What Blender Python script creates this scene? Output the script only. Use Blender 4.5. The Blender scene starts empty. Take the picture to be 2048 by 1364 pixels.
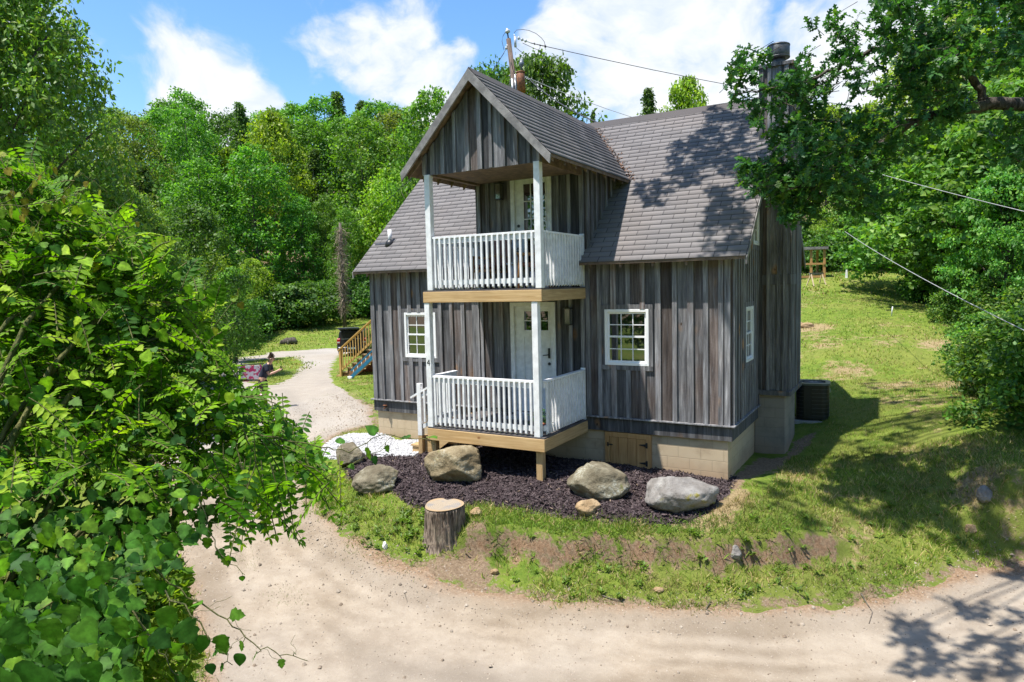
import bpy, bmesh, math, random
import numpy as np
from mathutils import Vector, Matrix
R = math.radians
S = bpy.context.scene
COL = S.collection
rng = np.random.default_rng(7)
random.seed(7)

# ------------------------------------------------------------------ camera
CAM = np.array([10.6166, -12.1138, 2.4987]); YAW, PITCH, ROLL, FPX = .5211, -.0781, -.0240, 1379.25
def cam_axes():
    f = np.array([-math.sin(YAW)*math.cos(PITCH), math.cos(YAW)*math.cos(PITCH), math.sin(PITCH)])
    r = np.array([math.cos(YAW), math.sin(YAW), 0.]); u = np.cross(r, f)
    return r*math.cos(ROLL)+u*math.sin(ROLL), -r*math.sin(ROLL)+u*math.cos(ROLL), f
CR, CU, CF = cam_axes()
cd = bpy.data.cameras.new('camera'); cam = bpy.data.objects.new('camera', cd); COL.objects.link(cam)
cd.sensor_width = 36; cd.lens = FPX/2048*36; cd.clip_start = .05; cd.clip_end = 3000
M = Matrix(((CR[0], CU[0], -CF[0], CAM[0]), (CR[1], CU[1], -CF[1], CAM[1]), (CR[2], CU[2], -CF[2], CAM[2]), (0, 0, 0, 1)))
cam.matrix_world = M; S.camera = cam
def ray(px, py): return CF + CR*(px-1024)/FPX - CU*(py-682)/FPX
def at(px, py, d): return CAM + ray(px, py)*d            # the place d metres in front of the camera along a line of sight
def atz(px, py, z):
    r = ray(px, py); return CAM + r*(z-CAM[2])/r[2]
def aty(px, py, y):
    r = ray(px, py); return CAM + r*(y-CAM[1])/r[1]

# ------------------------------------------------------------------ light
SUN = np.array([-.68, -1., 3.3]); SUN /= np.linalg.norm(SUN)
S.view_settings.view_transform = 'Standard'; S.view_settings.look = 'None'
S.view_settings.gamma = 1; S.view_settings.use_curve_mapping = False
S.view_settings.exposure = .85
sl = bpy.data.lights.new('sun', 'SUN'); sl.energy = 5; sl.angle = R(.6); sl.color = (1, .955, .88)
so = bpy.data.objects.new('sun', sl); COL.objects.link(so)
so.rotation_euler = Vector(SUN).to_track_quat('Z', 'Y').to_euler()
W = bpy.data.worlds.new('World'); S.world = W; W.use_nodes = True
S.cycles.max_bounces = 8; S.cycles.diffuse_bounces = 3; S.cycles.glossy_bounces = 3
S.cycles.transmission_bounces = 4; S.cycles.transparent_max_bounces = 6
S.cycles.caustics_reflective = False; S.cycles.caustics_refractive = False
S.cycles.use_denoising = True

class NT:
    """short-hand for building node trees"""
    def __init__(s, t): s.t = t; t.nodes.clear()
    def n(s, typ, **kw):
        nd = s.t.nodes.new(typ)
        for k, v in kw.items():
            if k == 'ins':
                for a, b in v.items():
                    if isinstance(b, bpy.types.NodeSocket): s.t.links.new(b, nd.inputs[a])
                    elif b is not None: nd.inputs[a].default_value = b
            else: setattr(nd, k, v)
        return nd
    def l(s, a, b): s.t.links.new(a, b)
    def math(s, op, a, b=None, c=None, clamp=False):
        nd = s.n('ShaderNodeMath', operation=op, use_clamp=clamp)
        for i, v in enumerate((a, b, c)):
            if v is None: continue
            if isinstance(v, bpy.types.NodeSocket): s.l(v, nd.inputs[i])
            else: nd.inputs[i].default_value = v
        return nd.outputs[0]
    def vmath(s, op, a, b=None):
        nd = s.n('ShaderNodeVectorMath', operation=op)
        for i, v in enumerate((a, b)):
            if v is None: continue
            if isinstance(v, bpy.types.NodeSocket): s.l(v, nd.inputs[i])
            else: nd.inputs[i].default_value = v
        return nd.outputs['Value'] if op in ('DOT_PRODUCT', 'LENGTH', 'DISTANCE') else nd.outputs['Vector']
    def mix(s, fac, a, b, bt='MIX'):
        nd = s.n('ShaderNodeMix', data_type='RGBA', blend_type=bt)
        for i, v in ((0, fac), (6, a), (7, b)):
            if isinstance(v, bpy.types.NodeSocket): s.l(v, nd.inputs[i])
            elif i == 0: nd.inputs[i].default_value = v
            else: nd.inputs[i].default_value = (*v[:3], 1)
        return nd.outputs[2]
    def ramp(s, fac, stops):
        nd = s.n('ShaderNodeValToRGB'); s.l(fac, nd.inputs[0]); cr = nd.color_ramp
        while len(cr.elements) < len(stops): cr.elements.new(.5)
        for e, (p, c) in zip(cr.elements, stops):
            e.position = p; e.color = (c, c, c, 1) if not hasattr(c, '__len__') else (*c[:3], 1)
        return nd.outputs[0]
    def noise(s, vec, scale, detail=4, rough=.55, dist=0):
        nd = s.n('ShaderNodeTexNoise'); nd.inputs['Scale'].default_value = scale
        nd.inputs['Detail'].default_value = detail; nd.inputs['Roughness'].default_value = rough
        nd.inputs['Distortion'].default_value = dist
        if vec is not None: s.l(vec, nd.inputs['Vector'])
        return nd.outputs[0]
    def maprange(s, v, a, b, c=0., d=1., smooth=True):
        nd = s.n('ShaderNodeMapRange', interpolation_type='SMOOTHSTEP' if smooth else 'LINEAR')
        s.l(v, nd.inputs[0])
        for i, q in enumerate((a, b, c, d)): nd.inputs[i+1].default_value = q
        return nd.outputs[0]
    def scale(s, vec, sc):
        nd = s.n('ShaderNodeMapping'); s.l(vec, nd.inputs[0]); nd.inputs['Scale'].default_value = sc
        return nd.outputs[0]

# sky: Nishita plus cumulus clouds built from noise over the direction of view (the same from everywhere in the scene)
def build_sky():
    n = NT(W.node_tree)
    sky = n.n('ShaderNodeTexSky', sky_type='NISHITA', sun_disc=False, sun_elevation=math.asin(SUN[2]),
              sun_rotation=math.atan2(SUN[0], SUN[1]), air_density=1.0, dust_density=.6, ozone_density=2.2)
    hs = n.n('ShaderNodeHueSaturation'); n.l(sky.outputs[0], hs.inputs['Color'])
    hs.inputs['Saturation'].default_value = 1.22; hs.inputs['Value'].default_value = 1.75
    d = n.n('ShaderNodeTexCoord').outputs['Generated']
    # flatten the direction a little so that clouds stretch sideways
    dv = n.scale(d, (1, 1, 1.35))
    warp = n.n('ShaderNodeTexNoise'); n.l(dv, warp.inputs['Vector']); warp.inputs['Scale'].default_value = 5; warp.inputs['Detail'].default_value = 3
    wv = n.vmath('SCALE', n.vmath('SUBTRACT', warp.outputs['Color'], (.5, .5, .5))); wv.node.inputs['Scale'].default_value = .16
    dw = n.vmath('ADD', dv, wv)
    big = n.noise(dw, 7.5, 7, .58); fine = n.noise(dw, 22, 6, .6)
    shape = n.math('ADD', n.math('MULTIPLY', big, .62), n.math('MULTIPLY', fine, .38))
    # where the day's cloud banks stand: directions and half-widths
    banks = [(370, 150, .062, 1.), (320, 150, .05, .8), (455, 185, .06, 1.), (400, 215, .10, 1.), (320, 215, .08, .9), (500, 215, .05, .9), (700, 60, .085, .85), (760, 110, .085, .9), (660, 110, .05, .6), (860, 150, .085, .8), (900, 120, .06, .7),
             (810, 30, .07, .75), (1180, 60, .09, .85), (1300, 60, .13, 1.0), (1250, 140, .12, 1.0), (1420, 60, .10, .95), (1120, 170, .09, .8), (1350, 180, .15, 1.0), (1450, 130, .10, .95),
             (1620, 30, .08, .9), (1700, 90, .12, 1.), (1560, 160, .10, .95), (1820, 60, .15, .9), (1850, 200, .2, .9),
             (-200, 100, .2, .8), (2500, 100, .3, .9), (-900, -200, .3, .8), (1700, -400, .2, .8), (2100, -1200, .3, .8)]
    acc = None
    for px, py, w, a in banks:
        v = ray(px, py); v = v/np.linalg.norm(v)
        dist = n.vmath('DISTANCE', n.vmath('ADD', d, wv), tuple(v))
        b = n.maprange(dist, 0, w*1.4, a, 0)
        acc = b if acc is None else n.math('MAXIMUM', acc, b)
    for az, el, w in ((185, 20, .4), (40, 40, .45), (350, 20, .4)):
        v = (math.cos(R(az))*math.cos(R(el)), math.sin(R(az))*math.cos(R(el)), math.sin(R(el)))
        acc = n.math('MAXIMUM', acc, n.maprange(n.vmath('DISTANCE', d, v), 0, w, .8, 0))
    den = n.math('ADD', acc, n.math('MULTIPLY', n.math('SUBTRACT', shape, .5), 2.1))
    cov = n.maprange(den, .24, .74)
    core = n.maprange(n.math('ADD', den, n.math('MULTIPLY', n.math('SUBTRACT', fine, .5), .8)), .45, 1.15)
    ccol = n.mix(core, (5.8, 6.4, 7.3), (7.6, 7.7, 7.8))
    out = n.mix(n.math('MULTIPLY', cov, .96), hs.outputs[0], ccol)
    bg = n.n('ShaderNodeBackground'); bg.inputs[1].default_value = .08
    n.l(out, bg.inputs[0]); o = n.n('ShaderNodeOutputWorld'); n.l(bg.outputs[0], o.inputs[0])
build_sky()

# ------------------------------------------------------------------ object helpers
def tag(o, label=None, cat=None, group=None, kind=None):
    if label: o['label'] = label
    if cat: o['category'] = cat
    if group: o['group'] = group
    if kind: o['kind'] = kind
    return o
def empty(name, loc=(0, 0, 0), rz=0, label=None, cat=None, group=None):
    o = bpy.data.objects.new(name, None); COL.objects.link(o); o.location = loc; o.rotation_euler = (0, 0, rz)
    o.empty_display_size = .2
    return tag(o, label, cat, group)
def copy_tree(o, parent=None):
    c = o.copy(); COL.objects.link(c); c.parent = parent
    for ch in list(o.children): copy_tree(ch, c)
    return c

class MB:
    """collects simple shapes; build() links them as one mesh object"""
    def __init__(s): s.v = []; s.f = []; s.c = []; s.m = []; s.col = (1, 1, 1); s.mi = 0; s.smooth = []; s.sm = False
    def face(s, idx): s.f.append(tuple(idx)); s.m.append(s.mi); s.smooth.append(s.sm)
    def add(s, vs, fs):
        b = len(s.v); s.v += [tuple(map(float, v)) for v in vs]; s.c += [s.col]*len(vs)
        for f in fs: s.face([b+i for i in f])
    def box(s, x0, x1, y0, y1, z0, z1, top=None):
        s.add([(x0, y0, z0), (x1, y0, z0), (x1, y1, z0), (x0, y1, z0), (x0, y0, z1), (x1, y0, z1), (x1, y1, z1), (x0, y1, z1)],
              [(0, 3, 2, 1), (4, 5, 6, 7), (0, 1, 5, 4), (1, 2, 6, 5), (2, 3, 7, 6), (3, 0, 4, 7)])
    def prism(s, poly, axis, a, b):
        """poly: list of 2-d points in the two other axes; extruded along axis from a to b"""
        n = len(poly)
        def mk(p, t):
            q = list(p); q.insert(axis, t); return q
        vs = [mk(p, a) for p in poly]+[mk(p, b) for p in poly]
        s.add(vs, [tuple(range(n-1, -1, -1)), tuple(range(n, 2*n))]+[(i, (i+1) % n, n+(i+1) % n, n+i) for i in range(n)])
    def beam(s, p, q, w, h, up=(0, 0, 1)):
        p = np.array(p, float); q = np.array(q, float); d = q-p; d = d/np.linalg.norm(d)
        u = np.array(up, float); sd = np.cross(d, u)
        if np.linalg.norm(sd) < 1e-4: sd = np.cross(d, (1, 0, 0))
        sd = sd/np.linalg.norm(sd); u = np.cross(sd, d)
        c = [(-1, -1), (1, -1), (1, 1), (-1, 1)]
        vs = [p+sd*w/2*a+u*h/2*b for a, b in c]+[q+sd*w/2*a+u*h/2*b for a, b in c]
        s.add(vs, [(3, 2, 1, 0), (4, 5, 6, 7)]+[(i, (i+1) % 4, 4+(i+1) % 4, 4+i) for i in range(4)])
    def tube(s, pts, rad, n=8, cap=True):
        pts = [np.array(p, float) for p in pts]
        if not hasattr(rad, '__len__'): rad = [rad]*len(pts)
        b = len(s.v); ref = np.array((.0, .0, 1.)); rings = []
        for i, p in enumerate(pts):
            t = pts[min(i+1, len(pts)-1)]-pts[max(i-1, 0)]; t = t/(np.linalg.norm(t)+1e-9)
            if abs(t@ref) > .95: r0 = np.array((1., 0, 0))
            else: r0 = ref
            a = np.cross(t, r0); a /= np.linalg.norm(a); c = np.cross(t, a)
            for k in range(n):
                an = 2*math.pi*k/n; s.v.append(tuple(p+rad[i]*(math.cos(an)*a+math.sin(an)*c))); s.c.append(s.col)
        sm = s.sm; s.sm = True
        for i in range(len(pts)-1):
            for k in range(n):
                k2 = (k+1) % n; s.face((b+i*n+k, b+i*n+k2, b+(i+1)*n+k2, b+(i+1)*n+k))
        s.sm = sm
        if cap:
            s.face([b+k for k in range(n-1, -1, -1)]); s.face([b+(len(pts)-1)*n+k for k in range(n)])
    def lathe(s, prof, c=(0, 0, 0), n=16, axis=2):
        """prof: (radius, height) from bottom to top"""
        b = len(s.v)
        for r, h in prof:
            for k in range(n):
                a = 2*math.pi*k/n; p = [r*math.cos(a), r*math.sin(a)]; p.insert(axis, h)
                s.v.append((c[0]+p[0], c[1]+p[1], c[2]+p[2])); s.c.append(s.col)
        sm = s.sm; s.sm = True
        for i in range(len(prof)-1):
            for k in range(n): s.face((b+i*n+k, b+i*n+(k+1) % n, b+(i+1)*n+(k+1) % n, b+(i+1)*n+k))
        s.sm = sm
        s.face([b+k for k in range(n-1, -1, -1)]); s.face([b+(len(prof)-1)*n+k for k in range(n)])
    def build(s, name, mats, parent=None, bevel=0, label=None):
        me = bpy.data.meshes.new(name); me.from_pydata(s.v, [], s.f)
        ats = me.color_attributes.new('col', 'FLOAT_COLOR', 'POINT')
        ats.data.foreach_set('color', np.array([(*c, 1) for c in s.c], dtype=np.float32).ravel())
        for m in (mats if isinstance(mats, (list, tuple)) else [mats]): me.materials.append(m)
        me.polygons.foreach_set('material_index', s.m); me.polygons.foreach_set('use_smooth', s.smooth)
        bm = bmesh.new(); bm.from_mesh(me); bmesh.ops.recalc_face_normals(bm, faces=bm.faces); bm.to_mesh(me); bm.free()
        o = bpy.data.objects.new(name, me); COL.objects.link(o); o.parent = parent
        if bevel:
            bv = o.modifiers.new('bevel', 'BEVEL'); bv.width = bevel; bv.segments = 1; bv.limit_method = 'ANGLE'
        if label: o['label'] = label
        return o

def np_mesh(name, V, F, mat, col=None, smooth=False, uv=None):
    """mesh from arrays; F is (n,k) with one face size"""
    me = bpy.data.meshes.new(name); V = np.ascontiguousarray(V, np.float32); F = np.ascontiguousarray(F, np.int32)
    me.vertices.add(len(V)); me.vertices.foreach_set('co', V.ravel())
    me.loops.add(F.size); me.loops.foreach_set('vertex_index', F.ravel())
    me.polygons.add(len(F)); me.polygons.foreach_set('loop_start', np.arange(0, F.size, F.shape[1], dtype=np.int32))
    if smooth: me.polygons.foreach_set('use_smooth', np.ones(len(F), bool))
    me.update(calc_edges=True)
    if col is not None:
        a = me.color_attributes.new('col', 'FLOAT_COLOR', 'POINT')
        c = np.ones((len(V), 4), np.float32); c[:, :3] = col; a.data.foreach_set('color', c.ravel())
    me.materials.append(mat); me.validate(); return me
def link(name, me, parent=None):
    o = bpy.data.objects.new(name, me); COL.objects.link(o); o.parent = parent; return o
def unit(v): return v/(np.linalg.norm(v, axis=-1, keepdims=True)+1e-9)
def scatter_mesh(name, mat, tv, tf, pos, X, Z, size, col, wid=None, tc=None):
    """one mesh of many small copies of a leaf-like template: X = direction of the midrib, Z = face normal"""
    tv = np.asarray(tv, float); tf = np.asarray(tf, int); N = len(pos)
    X = unit(X); Y = unit(np.cross(Z, X)); Zz = np.cross(X, Y)
    size = np.broadcast_to(size, (N,)).astype(float); wid = size if wid is None else np.broadcast_to(wid, (N,))*size
    V = pos[:, None, :]+size[:, None, None]*tv[None, :, 0:1]*X[:, None, :]+wid[:, None, None]*tv[None, :, 1:2]*Y[:, None, :]+size[:, None, None]*tv[None, :, 2:3]*Zz[:, None, :]
    F = (tf[None]+(np.arange(N)*len(tv))[:, None, None]).reshape(-1, tf.shape[1])
    c = np.repeat(np.broadcast_to(col, (N, 3)), len(tv), axis=0)
    if tc is not None: c = c*np.tile(np.asarray(tc)[:, None], (N, 1))
    return np_mesh(name, V.reshape(-1, 3), F, mat, c)

# value noise for placing and modelling
_perm = rng.random((64, 64, 64))
def vnoise(p, sc=1.):
    p = np.asarray(p, float)*sc
    if p.shape[-1] == 2: p = np.concatenate([p, np.zeros(p.shape[:-1]+(1,))], -1)
    i = np.floor(p).astype(int); f = p-i; f = f*f*(3-2*f); r = 0
    for dx in (0, 1):
        for dy in (0, 1):
            for dz in (0, 1):
                w = (f[..., 0] if dx else 1-f[..., 0])*(f[..., 1] if dy else 1-f[..., 1])*(f[..., 2] if dz else 1-f[..., 2])
                r = r+w*_perm[(i[..., 0]+dx) % 64, (i[..., 1]+dy) % 64, (i[..., 2]+dz) % 64]
    return r
def fbm(p, sc=1., o=4):
    r = 0; a = .5; t = 0
    for k in range(o): r = r+a*vnoise(np.asarray(p)+k*17.3, sc*2**k); t += a; a *= .5
    return r/t
# ------------------------------------------------------------------ materials
def new_mat(name):
    m = bpy.data.materials.new(name); m.use_nodes = True; return m, NT(m.node_tree)
def fin(n, bsdf):
    o = n.n('ShaderNodeOutputMaterial'); n.l(bsdf, o.inputs[0])
def pbsdf(n, col, rough=.6, metal=0, spec=.5, normal=None):
    b = n.n('ShaderNodeBsdfPrincipled')
    for k, v in (('Base Color', col), ('Roughness', rough), ('Metallic', metal), ('Specular IOR Level', spec), ('Normal', normal)):
        if v is None: continue
        if isinstance(v, bpy.types.NodeSocket): n.l(v, b.inputs[k])
        else: b.inputs[k].default_value = (*v, 1) if hasattr(v, '__len__') else v
    return b
def bump(n, h, strength=.4, dist=.02):
    b = n.n('ShaderNodeBump'); b.inputs['Strength'].default_value = strength; b.inputs['Distance'].default_value = dist
    n.l(h, b.inputs['Height']); return b.outputs[0]
def simple(name, col, rough=.55, metal=0, var=.12, scale=8, bstr=.1, bdist=.004, spec=.5):
    m, n = new_mat(name); co = n.n('ShaderNodeTexCoord').outputs['Object']
    ns = n.noise(co, scale, 5)
    f = n.maprange(ns, .3, .7, 1-var, 1+var)
    vc = n.n('ShaderNodeCombineColor'); [n.l(f, vc.inputs[i]) for i in range(3)]
    c = n.mix(1, col, vc.outputs[0], 'MULTIPLY')
    b = pbsdf(n, c, n.maprange(ns, .3, .7, rough*.85, min(1, rough*1.15)), metal, spec, bump(n, n.noise(co, scale*6, 4), bstr, bdist))
    fin(n, b.outputs[0]); return m
def attr(n, name='col'):
    return n.n('ShaderNodeAttribute', attribute_name=name).outputs['Color']

def barn_wood():
    m, n = new_mat('weathered_barn_wood')
    co = n.n('ShaderNodeTexCoord').outputs['Object']; a = n.n('ShaderNodeAttribute', attribute_name='col')
    sep = n.n('ShaderNodeSeparateColor'); n.l(a.outputs['Color'], sep.inputs[0])
    rnd = sep.outputs[0]; tone = sep.outputs[1]; age = sep.outputs[2]      # per board: seed, lightness, brownness
    off = n.n('ShaderNodeCombineXYZ'); n.l(n.math('MULTIPLY', rnd, 37.), off.inputs[0]); n.l(n.math('MULTIPLY', rnd, 91.), off.inputs[2])
    p = n.vmath('ADD', co, off.outputs[0])
    streak = n.noise(n.scale(p, (1, 1, .06)), 17, 7, .7)
    streak2 = n.noise(n.scale(p, (1, 1, .09)), 11, 4, .6, .6)
    blot = n.noise(n.scale(p, (1, 1, .5)), 1.6, 5, .6)
    fine = n.noise(n.scale(p, (1, 1, .15)), 120, 3, .6)
    # circular saw marks: arcs across the board, only on some boards
    w = n.n('ShaderNodeTexWave', wave_type='BANDS', bands_direction='Z'); sa = n.n('ShaderNodeSeparateXYZ'); n.l(p, sa.inputs[0]); tilt = n.n('ShaderNodeCombineXYZ'); n.l(sa.outputs[0], tilt.inputs[0]); n.l(sa.outputs[1], tilt.inputs[1]); n.l(n.math('ADD', sa.outputs[2], n.math('MULTIPLY', n.math('ADD', sa.outputs[0], sa.outputs[1]), n.maprange(tone, .3, .7, -.5, .5))), tilt.inputs[2]); n.l(tilt.outputs[0], w.inputs['Vector'])
    w.inputs['Scale'].default_value = 5.6; w.inputs['Distortion'].default_value = 2.2; w.inputs['Detail'].default_value = 3; w.inputs['Detail Scale'].default_value = 1.3
    saw = n.math('MULTIPLY', n.maprange(w.outputs[1], .1, .9), n.math('MULTIPLY', n.maprange(rnd, .35, .6), n.maprange(blot, .42, .6)))
    grey = n.ramp(streak, [(.26, (.026, .026, .028)), (.43, (.085, .084, .089)), (.57, (.15, .147, .151)), (.74, (.35, .345, .352))])
    brown = n.ramp(streak, [(.26, (.032, .021, .017)), (.48, (.098, .068, .055)), (.72, (.21, .158, .132))])
    c = n.mix(n.math('MULTIPLY', n.maprange(n.math('ADD', blot, n.math('MULTIPLY', n.math('SUBTRACT', age, .5), .5)), .48, .74), .7), grey, brown)
    c = n.mix(n.math('MULTIPLY', n.maprange(streak2, .52, .75), .5), c, (.29, .295, .315))
    c = n.mix(n.math('MULTIPLY', n.maprange(blot, .30, .16), .8), c, (.03, .028, .028))
    # knots and rusty stains
    v = n.n('ShaderNodeTexVoronoi', feature='F1'); n.l(n.scale(p, (1, 1, .55)), v.inputs['Vector']); v.inputs['Scale'].default_value = 2.3
    kn = n.math('ADD', v.outputs['Distance'], n.math('MULTIPLY', n.math('SUBTRACT', fine, .5), .06))
    halo = n.math('MULTIPLY', n.maprange(kn, .21, .06), n.maprange(n.noise(p, 1.1, 2), .44, .58))
    c = n.mix(n.math('MULTIPLY', halo, .75), c, (.36, .19, .075))
    c = n.mix(n.maprange(kn, .05, .03), c, (.05, .028, .016))
    c = n.mix(n.math('MULTIPLY', saw, .025), c, n.mix(.6, c, (.46, .45, .44)))
    tc = n.n('ShaderNodeCombineColor'); f = n.maprange(tone, 0, 1, .38, 1.9, False); [n.l(f, tc.inputs[i]) for i in range(3)]
    c = n.mix(1, c, tc.outputs[0], 'MULTIPLY')
    h = n.math('ADD', n.math('MULTIPLY', streak, .8), n.math('ADD', n.math('MULTIPLY', fine, .35), n.math('MULTIPLY', saw, .0)))
    b = pbsdf(n, c, .82, 0, .25, bump(n, h, .8, .012)); fin(n, b.outputs[0]); return m
def new_lumber(name, c0, c1, axis, knot=(.20, .085, .03)):
    m, n = new_mat(name); co = n.n('ShaderNodeTexCoord').outputs['Object']
    a = attr(n); off = n.vmath('SCALE', a); off.node.inputs['Scale'].default_value = 19.
    p = n.vmath('ADD', co, off)
    sc = [1, 1, 1]; sc[axis] = .05
    g = n.noise(n.scale(p, sc), 26, 5, .6, .8); g2 = n.noise(p, 1.5, 3)
    c = n.mix(n.maprange(g, .3, .7), c0, c1)
    c = n.mix(n.math('MULTIPLY', n.maprange(g2, .5, .75), .3), c, tuple(x*.6 for x in c0))
    sk = [1, 1, 1]; sk[axis] = .7
    v = n.n('ShaderNodeTexVoronoi'); n.l(n.scale(p, sk), v.inputs['Vector']); v.inputs['Scale'].default_value = 2.6
    c = n.mix(n.maprange(v.outputs['Distance'], .11, .05), c, knot)
    fin(n, pbsdf(n, c, .62, 0, .35, bump(n, g, .3, .003)).outputs[0]); return m
def shingles():
    m, n = new_mat('asphalt_shingles'); uv = n.n('ShaderNodeUVMap').outputs[0]; a = attr(n)
    co = n.n('ShaderNodeTexCoord').outputs['Object']
    br = n.n('ShaderNodeTexBrick', offset=.5, squash=1); n.l(uv, br.inputs['Vector'])
    for k, v in (('Color1', (.30, .30, .30, 1)), ('Color2', (.72, .72, .72, 1)), ('Mortar', (0, 0, 0, 1)), ('Scale', 1.), ('Mortar Size', .009), ('Mortar Smooth', .2), ('Brick Width', .42), ('Row Height', .1424), ('Bias', 0)):
        br.inputs[k].default_value = v
    gran = n.noise(co, 260, 2, .7); big = n.noise(co, .55, 4); st = n.noise(n.scale(co, (1, .25, .25)), 4, 4)
    sepc = n.n('ShaderNodeSeparateColor'); n.l(br.outputs['Color'], sepc.inputs[0])
    c = n.mix(n.maprange(sepc.outputs[0], .28, .75), (.140, .130, .132), (.188, .174, .174))
    c = n.mix(n.math('MULTIPLY', n.maprange(gran, .35, .7), .35), c, (.31, .295, .29))
    c = n.mix(n.math('MULTIPLY', n.maprange(big, .42, .68), .35), c, (.235, .20, .185))
    c = n.mix(n.math('MULTIPLY', n.maprange(st, .6, .8), .3), c, (.07, .065, .07))
    c = n.mix(n.math('MULTIPLY', br.outputs['Fac'], .6), c, (.018, .016, .018))
    h = n.math('SUBTRACT', n.math('MULTIPLY', gran, .25), br.outputs['Fac'])
    fin(n, pbsdf(n, c, .9, 0, .25, bump(n, h, .5, .006)).outputs[0]); return m
def blocks(name, tint=(.50, .40, .27), dark=(.24, .165, .10)):
    m, n = new_mat(name); co = n.n('ShaderNodeTexCoord').outputs['Object']
    sx = n.n('ShaderNodeSeparateXYZ'); n.l(co, sx.inputs[0])
    u = n.math('ADD', sx.outputs[0], sx.outputs[1])
    cv = n.n('ShaderNodeCombineXYZ'); n.l(u, cv.inputs[0]); n.l(n.math('ADD', sx.outputs[2], 2.25), cv.inputs[1])
    br = n.n('ShaderNodeTexBrick', offset=.5); n.l(cv.outputs[0], br.inputs['Vector'])
    for k, v in (('Color1', (0, 0, 0, 1)), ('Color2', (1, 1, 1, 1)), ('Mortar', (0, 0, 0, 1)), ('Scale', 1.), ('Mortar Size', .006), ('Mortar Smooth', .4), ('Brick Width', .405), ('Row Height', .2), ('Bias', 0)):
        br.inputs[k].default_value = v
    s2 = n.n('ShaderNodeSeparateColor'); n.l(br.outputs['Color'], s2.inputs[0])
    g = n.noise(co, 2.2, 6, .6); f = n.noise(co, 150, 3, .7)
    c = n.mix(n.math('MULTIPLY', s2.outputs[0], .25), tint, tuple(x*.8 for x in tint))
    c = n.mix(n.math('MULTIPLY', n.maprange(g, .45, .72), .5), c, dark)
    # splashed red clay along the foot
    low = n.math('MULTIPLY', n.maprange(n.math('ADD', sx.outputs[2], n.math('MULTIPLY', g, .5)), -.35, -.75), .45)
    c = n.mix(low, c, (.36, .20, .10))
    c = n.mix(n.math('MULTIPLY', n.maprange(f, .55, .8), .3), c, (.55, .47, .36))
    c = n.mix(n.math('MULTIPLY', br.outputs['Fac'], .45), c, tuple(x*.55 for x in tint))
    h = n.math('SUBTRACT', n.math('MULTIPLY', f, .3), br.outputs['Fac'])
    fin(n, pbsdf(n, c, .88, 0, .25, bump(n, h, .6, .006)).outputs[0]); return m
def leaf_mat(name, trans=.38, rough=.42, spec=.45, hue=.015, tint=(1.35, 1.5, .45)):
    m, n = new_mat(name); c = attr(n); oi = n.n('ShaderNodeObjectInfo')
    hs = n.n('ShaderNodeHueSaturation'); n.l(c, hs.inputs['Color'])
    n.l(n.maprange(oi.outputs['Random'], 0, 1, .5-hue, .5+hue, False), hs.inputs['Hue'])
    n.l(n.maprange(oi.outputs['Random'], 0, 1, .86, 1.14, False), hs.inputs['Value'])
    lv = n.maprange(n.noise(n.n('ShaderNodeTexCoord').outputs['Object'], 42, 3, .6), .3, .7, .72, 1.25); vc = n.n('ShaderNodeCombineColor'); [n.l(lv, vc.inputs[q]) for q in range(3)]
    lc = n.mix(1, hs.outputs[0], vc.outputs[0], 'MULTIPLY')
    b = pbsdf(n, lc, rough, 0, spec)
    t = n.n('ShaderNodeBsdfTranslucent'); n.l(n.mix(1, lc, tint, 'MULTIPLY'), t.inputs[0])
    mx = n.n('ShaderNodeMixShader'); mx.inputs[0].default_value = trans
    n.l(b.outputs[0], mx.inputs[1]); n.l(t.outputs[0], mx.inputs[2]); fin(n, mx.outputs[0]); return m
def bark(name, c0=(.045, .036, .03), c1=(.17, .145, .12), zs=.25, sc=22):
    m, n = new_mat(name); co = n.n('ShaderNodeTexCoord').outputs['Object']
    g = n.noise(n.scale(co, (1, 1, zs)), sc, 5, .65, .5); g2 = n.noise(co, 3, 4)
    c = n.mix(n.maprange(g, .35, .65), c0, c1); c = n.mix(n.math('MULTIPLY', n.maprange(g2, .5, .7), .4), c, (.12, .13, .085))
    fin(n, pbsdf(n, c, .9, 0, .2, bump(n, g, .9, .03)).outputs[0]); return m
def rock_mat(name, base, light, moss, mossamt, lich=.5):
    m, n = new_mat(name); co = n.n('ShaderNodeTexCoord').outputs['Object']
    g = n.noise(co, 3.2, 7, .62); f = n.noise(co, 26, 5, .65); v = n.noise(co, 60, 3, .7)
    c = n.mix(n.maprange(g, .35, .65), base, light)
    c = n.mix(n.math('MULTIPLY', n.maprange(f, .5, .72), .5), c, tuple(x*.42 for x in base))
    c = n.mix(n.math('MULTIPLY', n.math('MULTIPLY', n.maprange(f, .50, .40), n.maprange(g, .48, .62)), lich), c, (.40, .41, .36))
    gm = n.n('ShaderNodeNewGeometry'); sx = n.n('ShaderNodeSeparateXYZ'); n.l(gm.outputs['Normal'], sx.inputs[0])
    mn = n.noise(co, 2.6, 4)
    c = n.mix(n.math('MULTIPLY', n.maprange(n.math('ADD', mn, n.math('MULTIPLY', v, .15)), 1-mossamt, 1-mossamt+.08), .9), c, moss)
    h = n.math('ADD', n.math('MULTIPLY', g, 1.), n.math('ADD', n.math('MULTIPLY', f, .5), n.math('MULTIPLY', v, .15)))
    fin(n, pbsdf(n, c, .88, 0, .25, bump(n, h, .8, .035)).outputs[0]); return m
def glass_mat(name, col=(.008, .010, .010), rough=.02):
    m, n = new_mat(name); co = n.n('ShaderNodeTexCoord').outputs['Object']
    b = pbsdf(n, col, rough, 0, 1.0, bump(n, n.noise(co, 3, 2), .02, .01)); b.inputs['IOR'].default_value = 1.9
    fin(n, b.outputs[0]); return m
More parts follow.
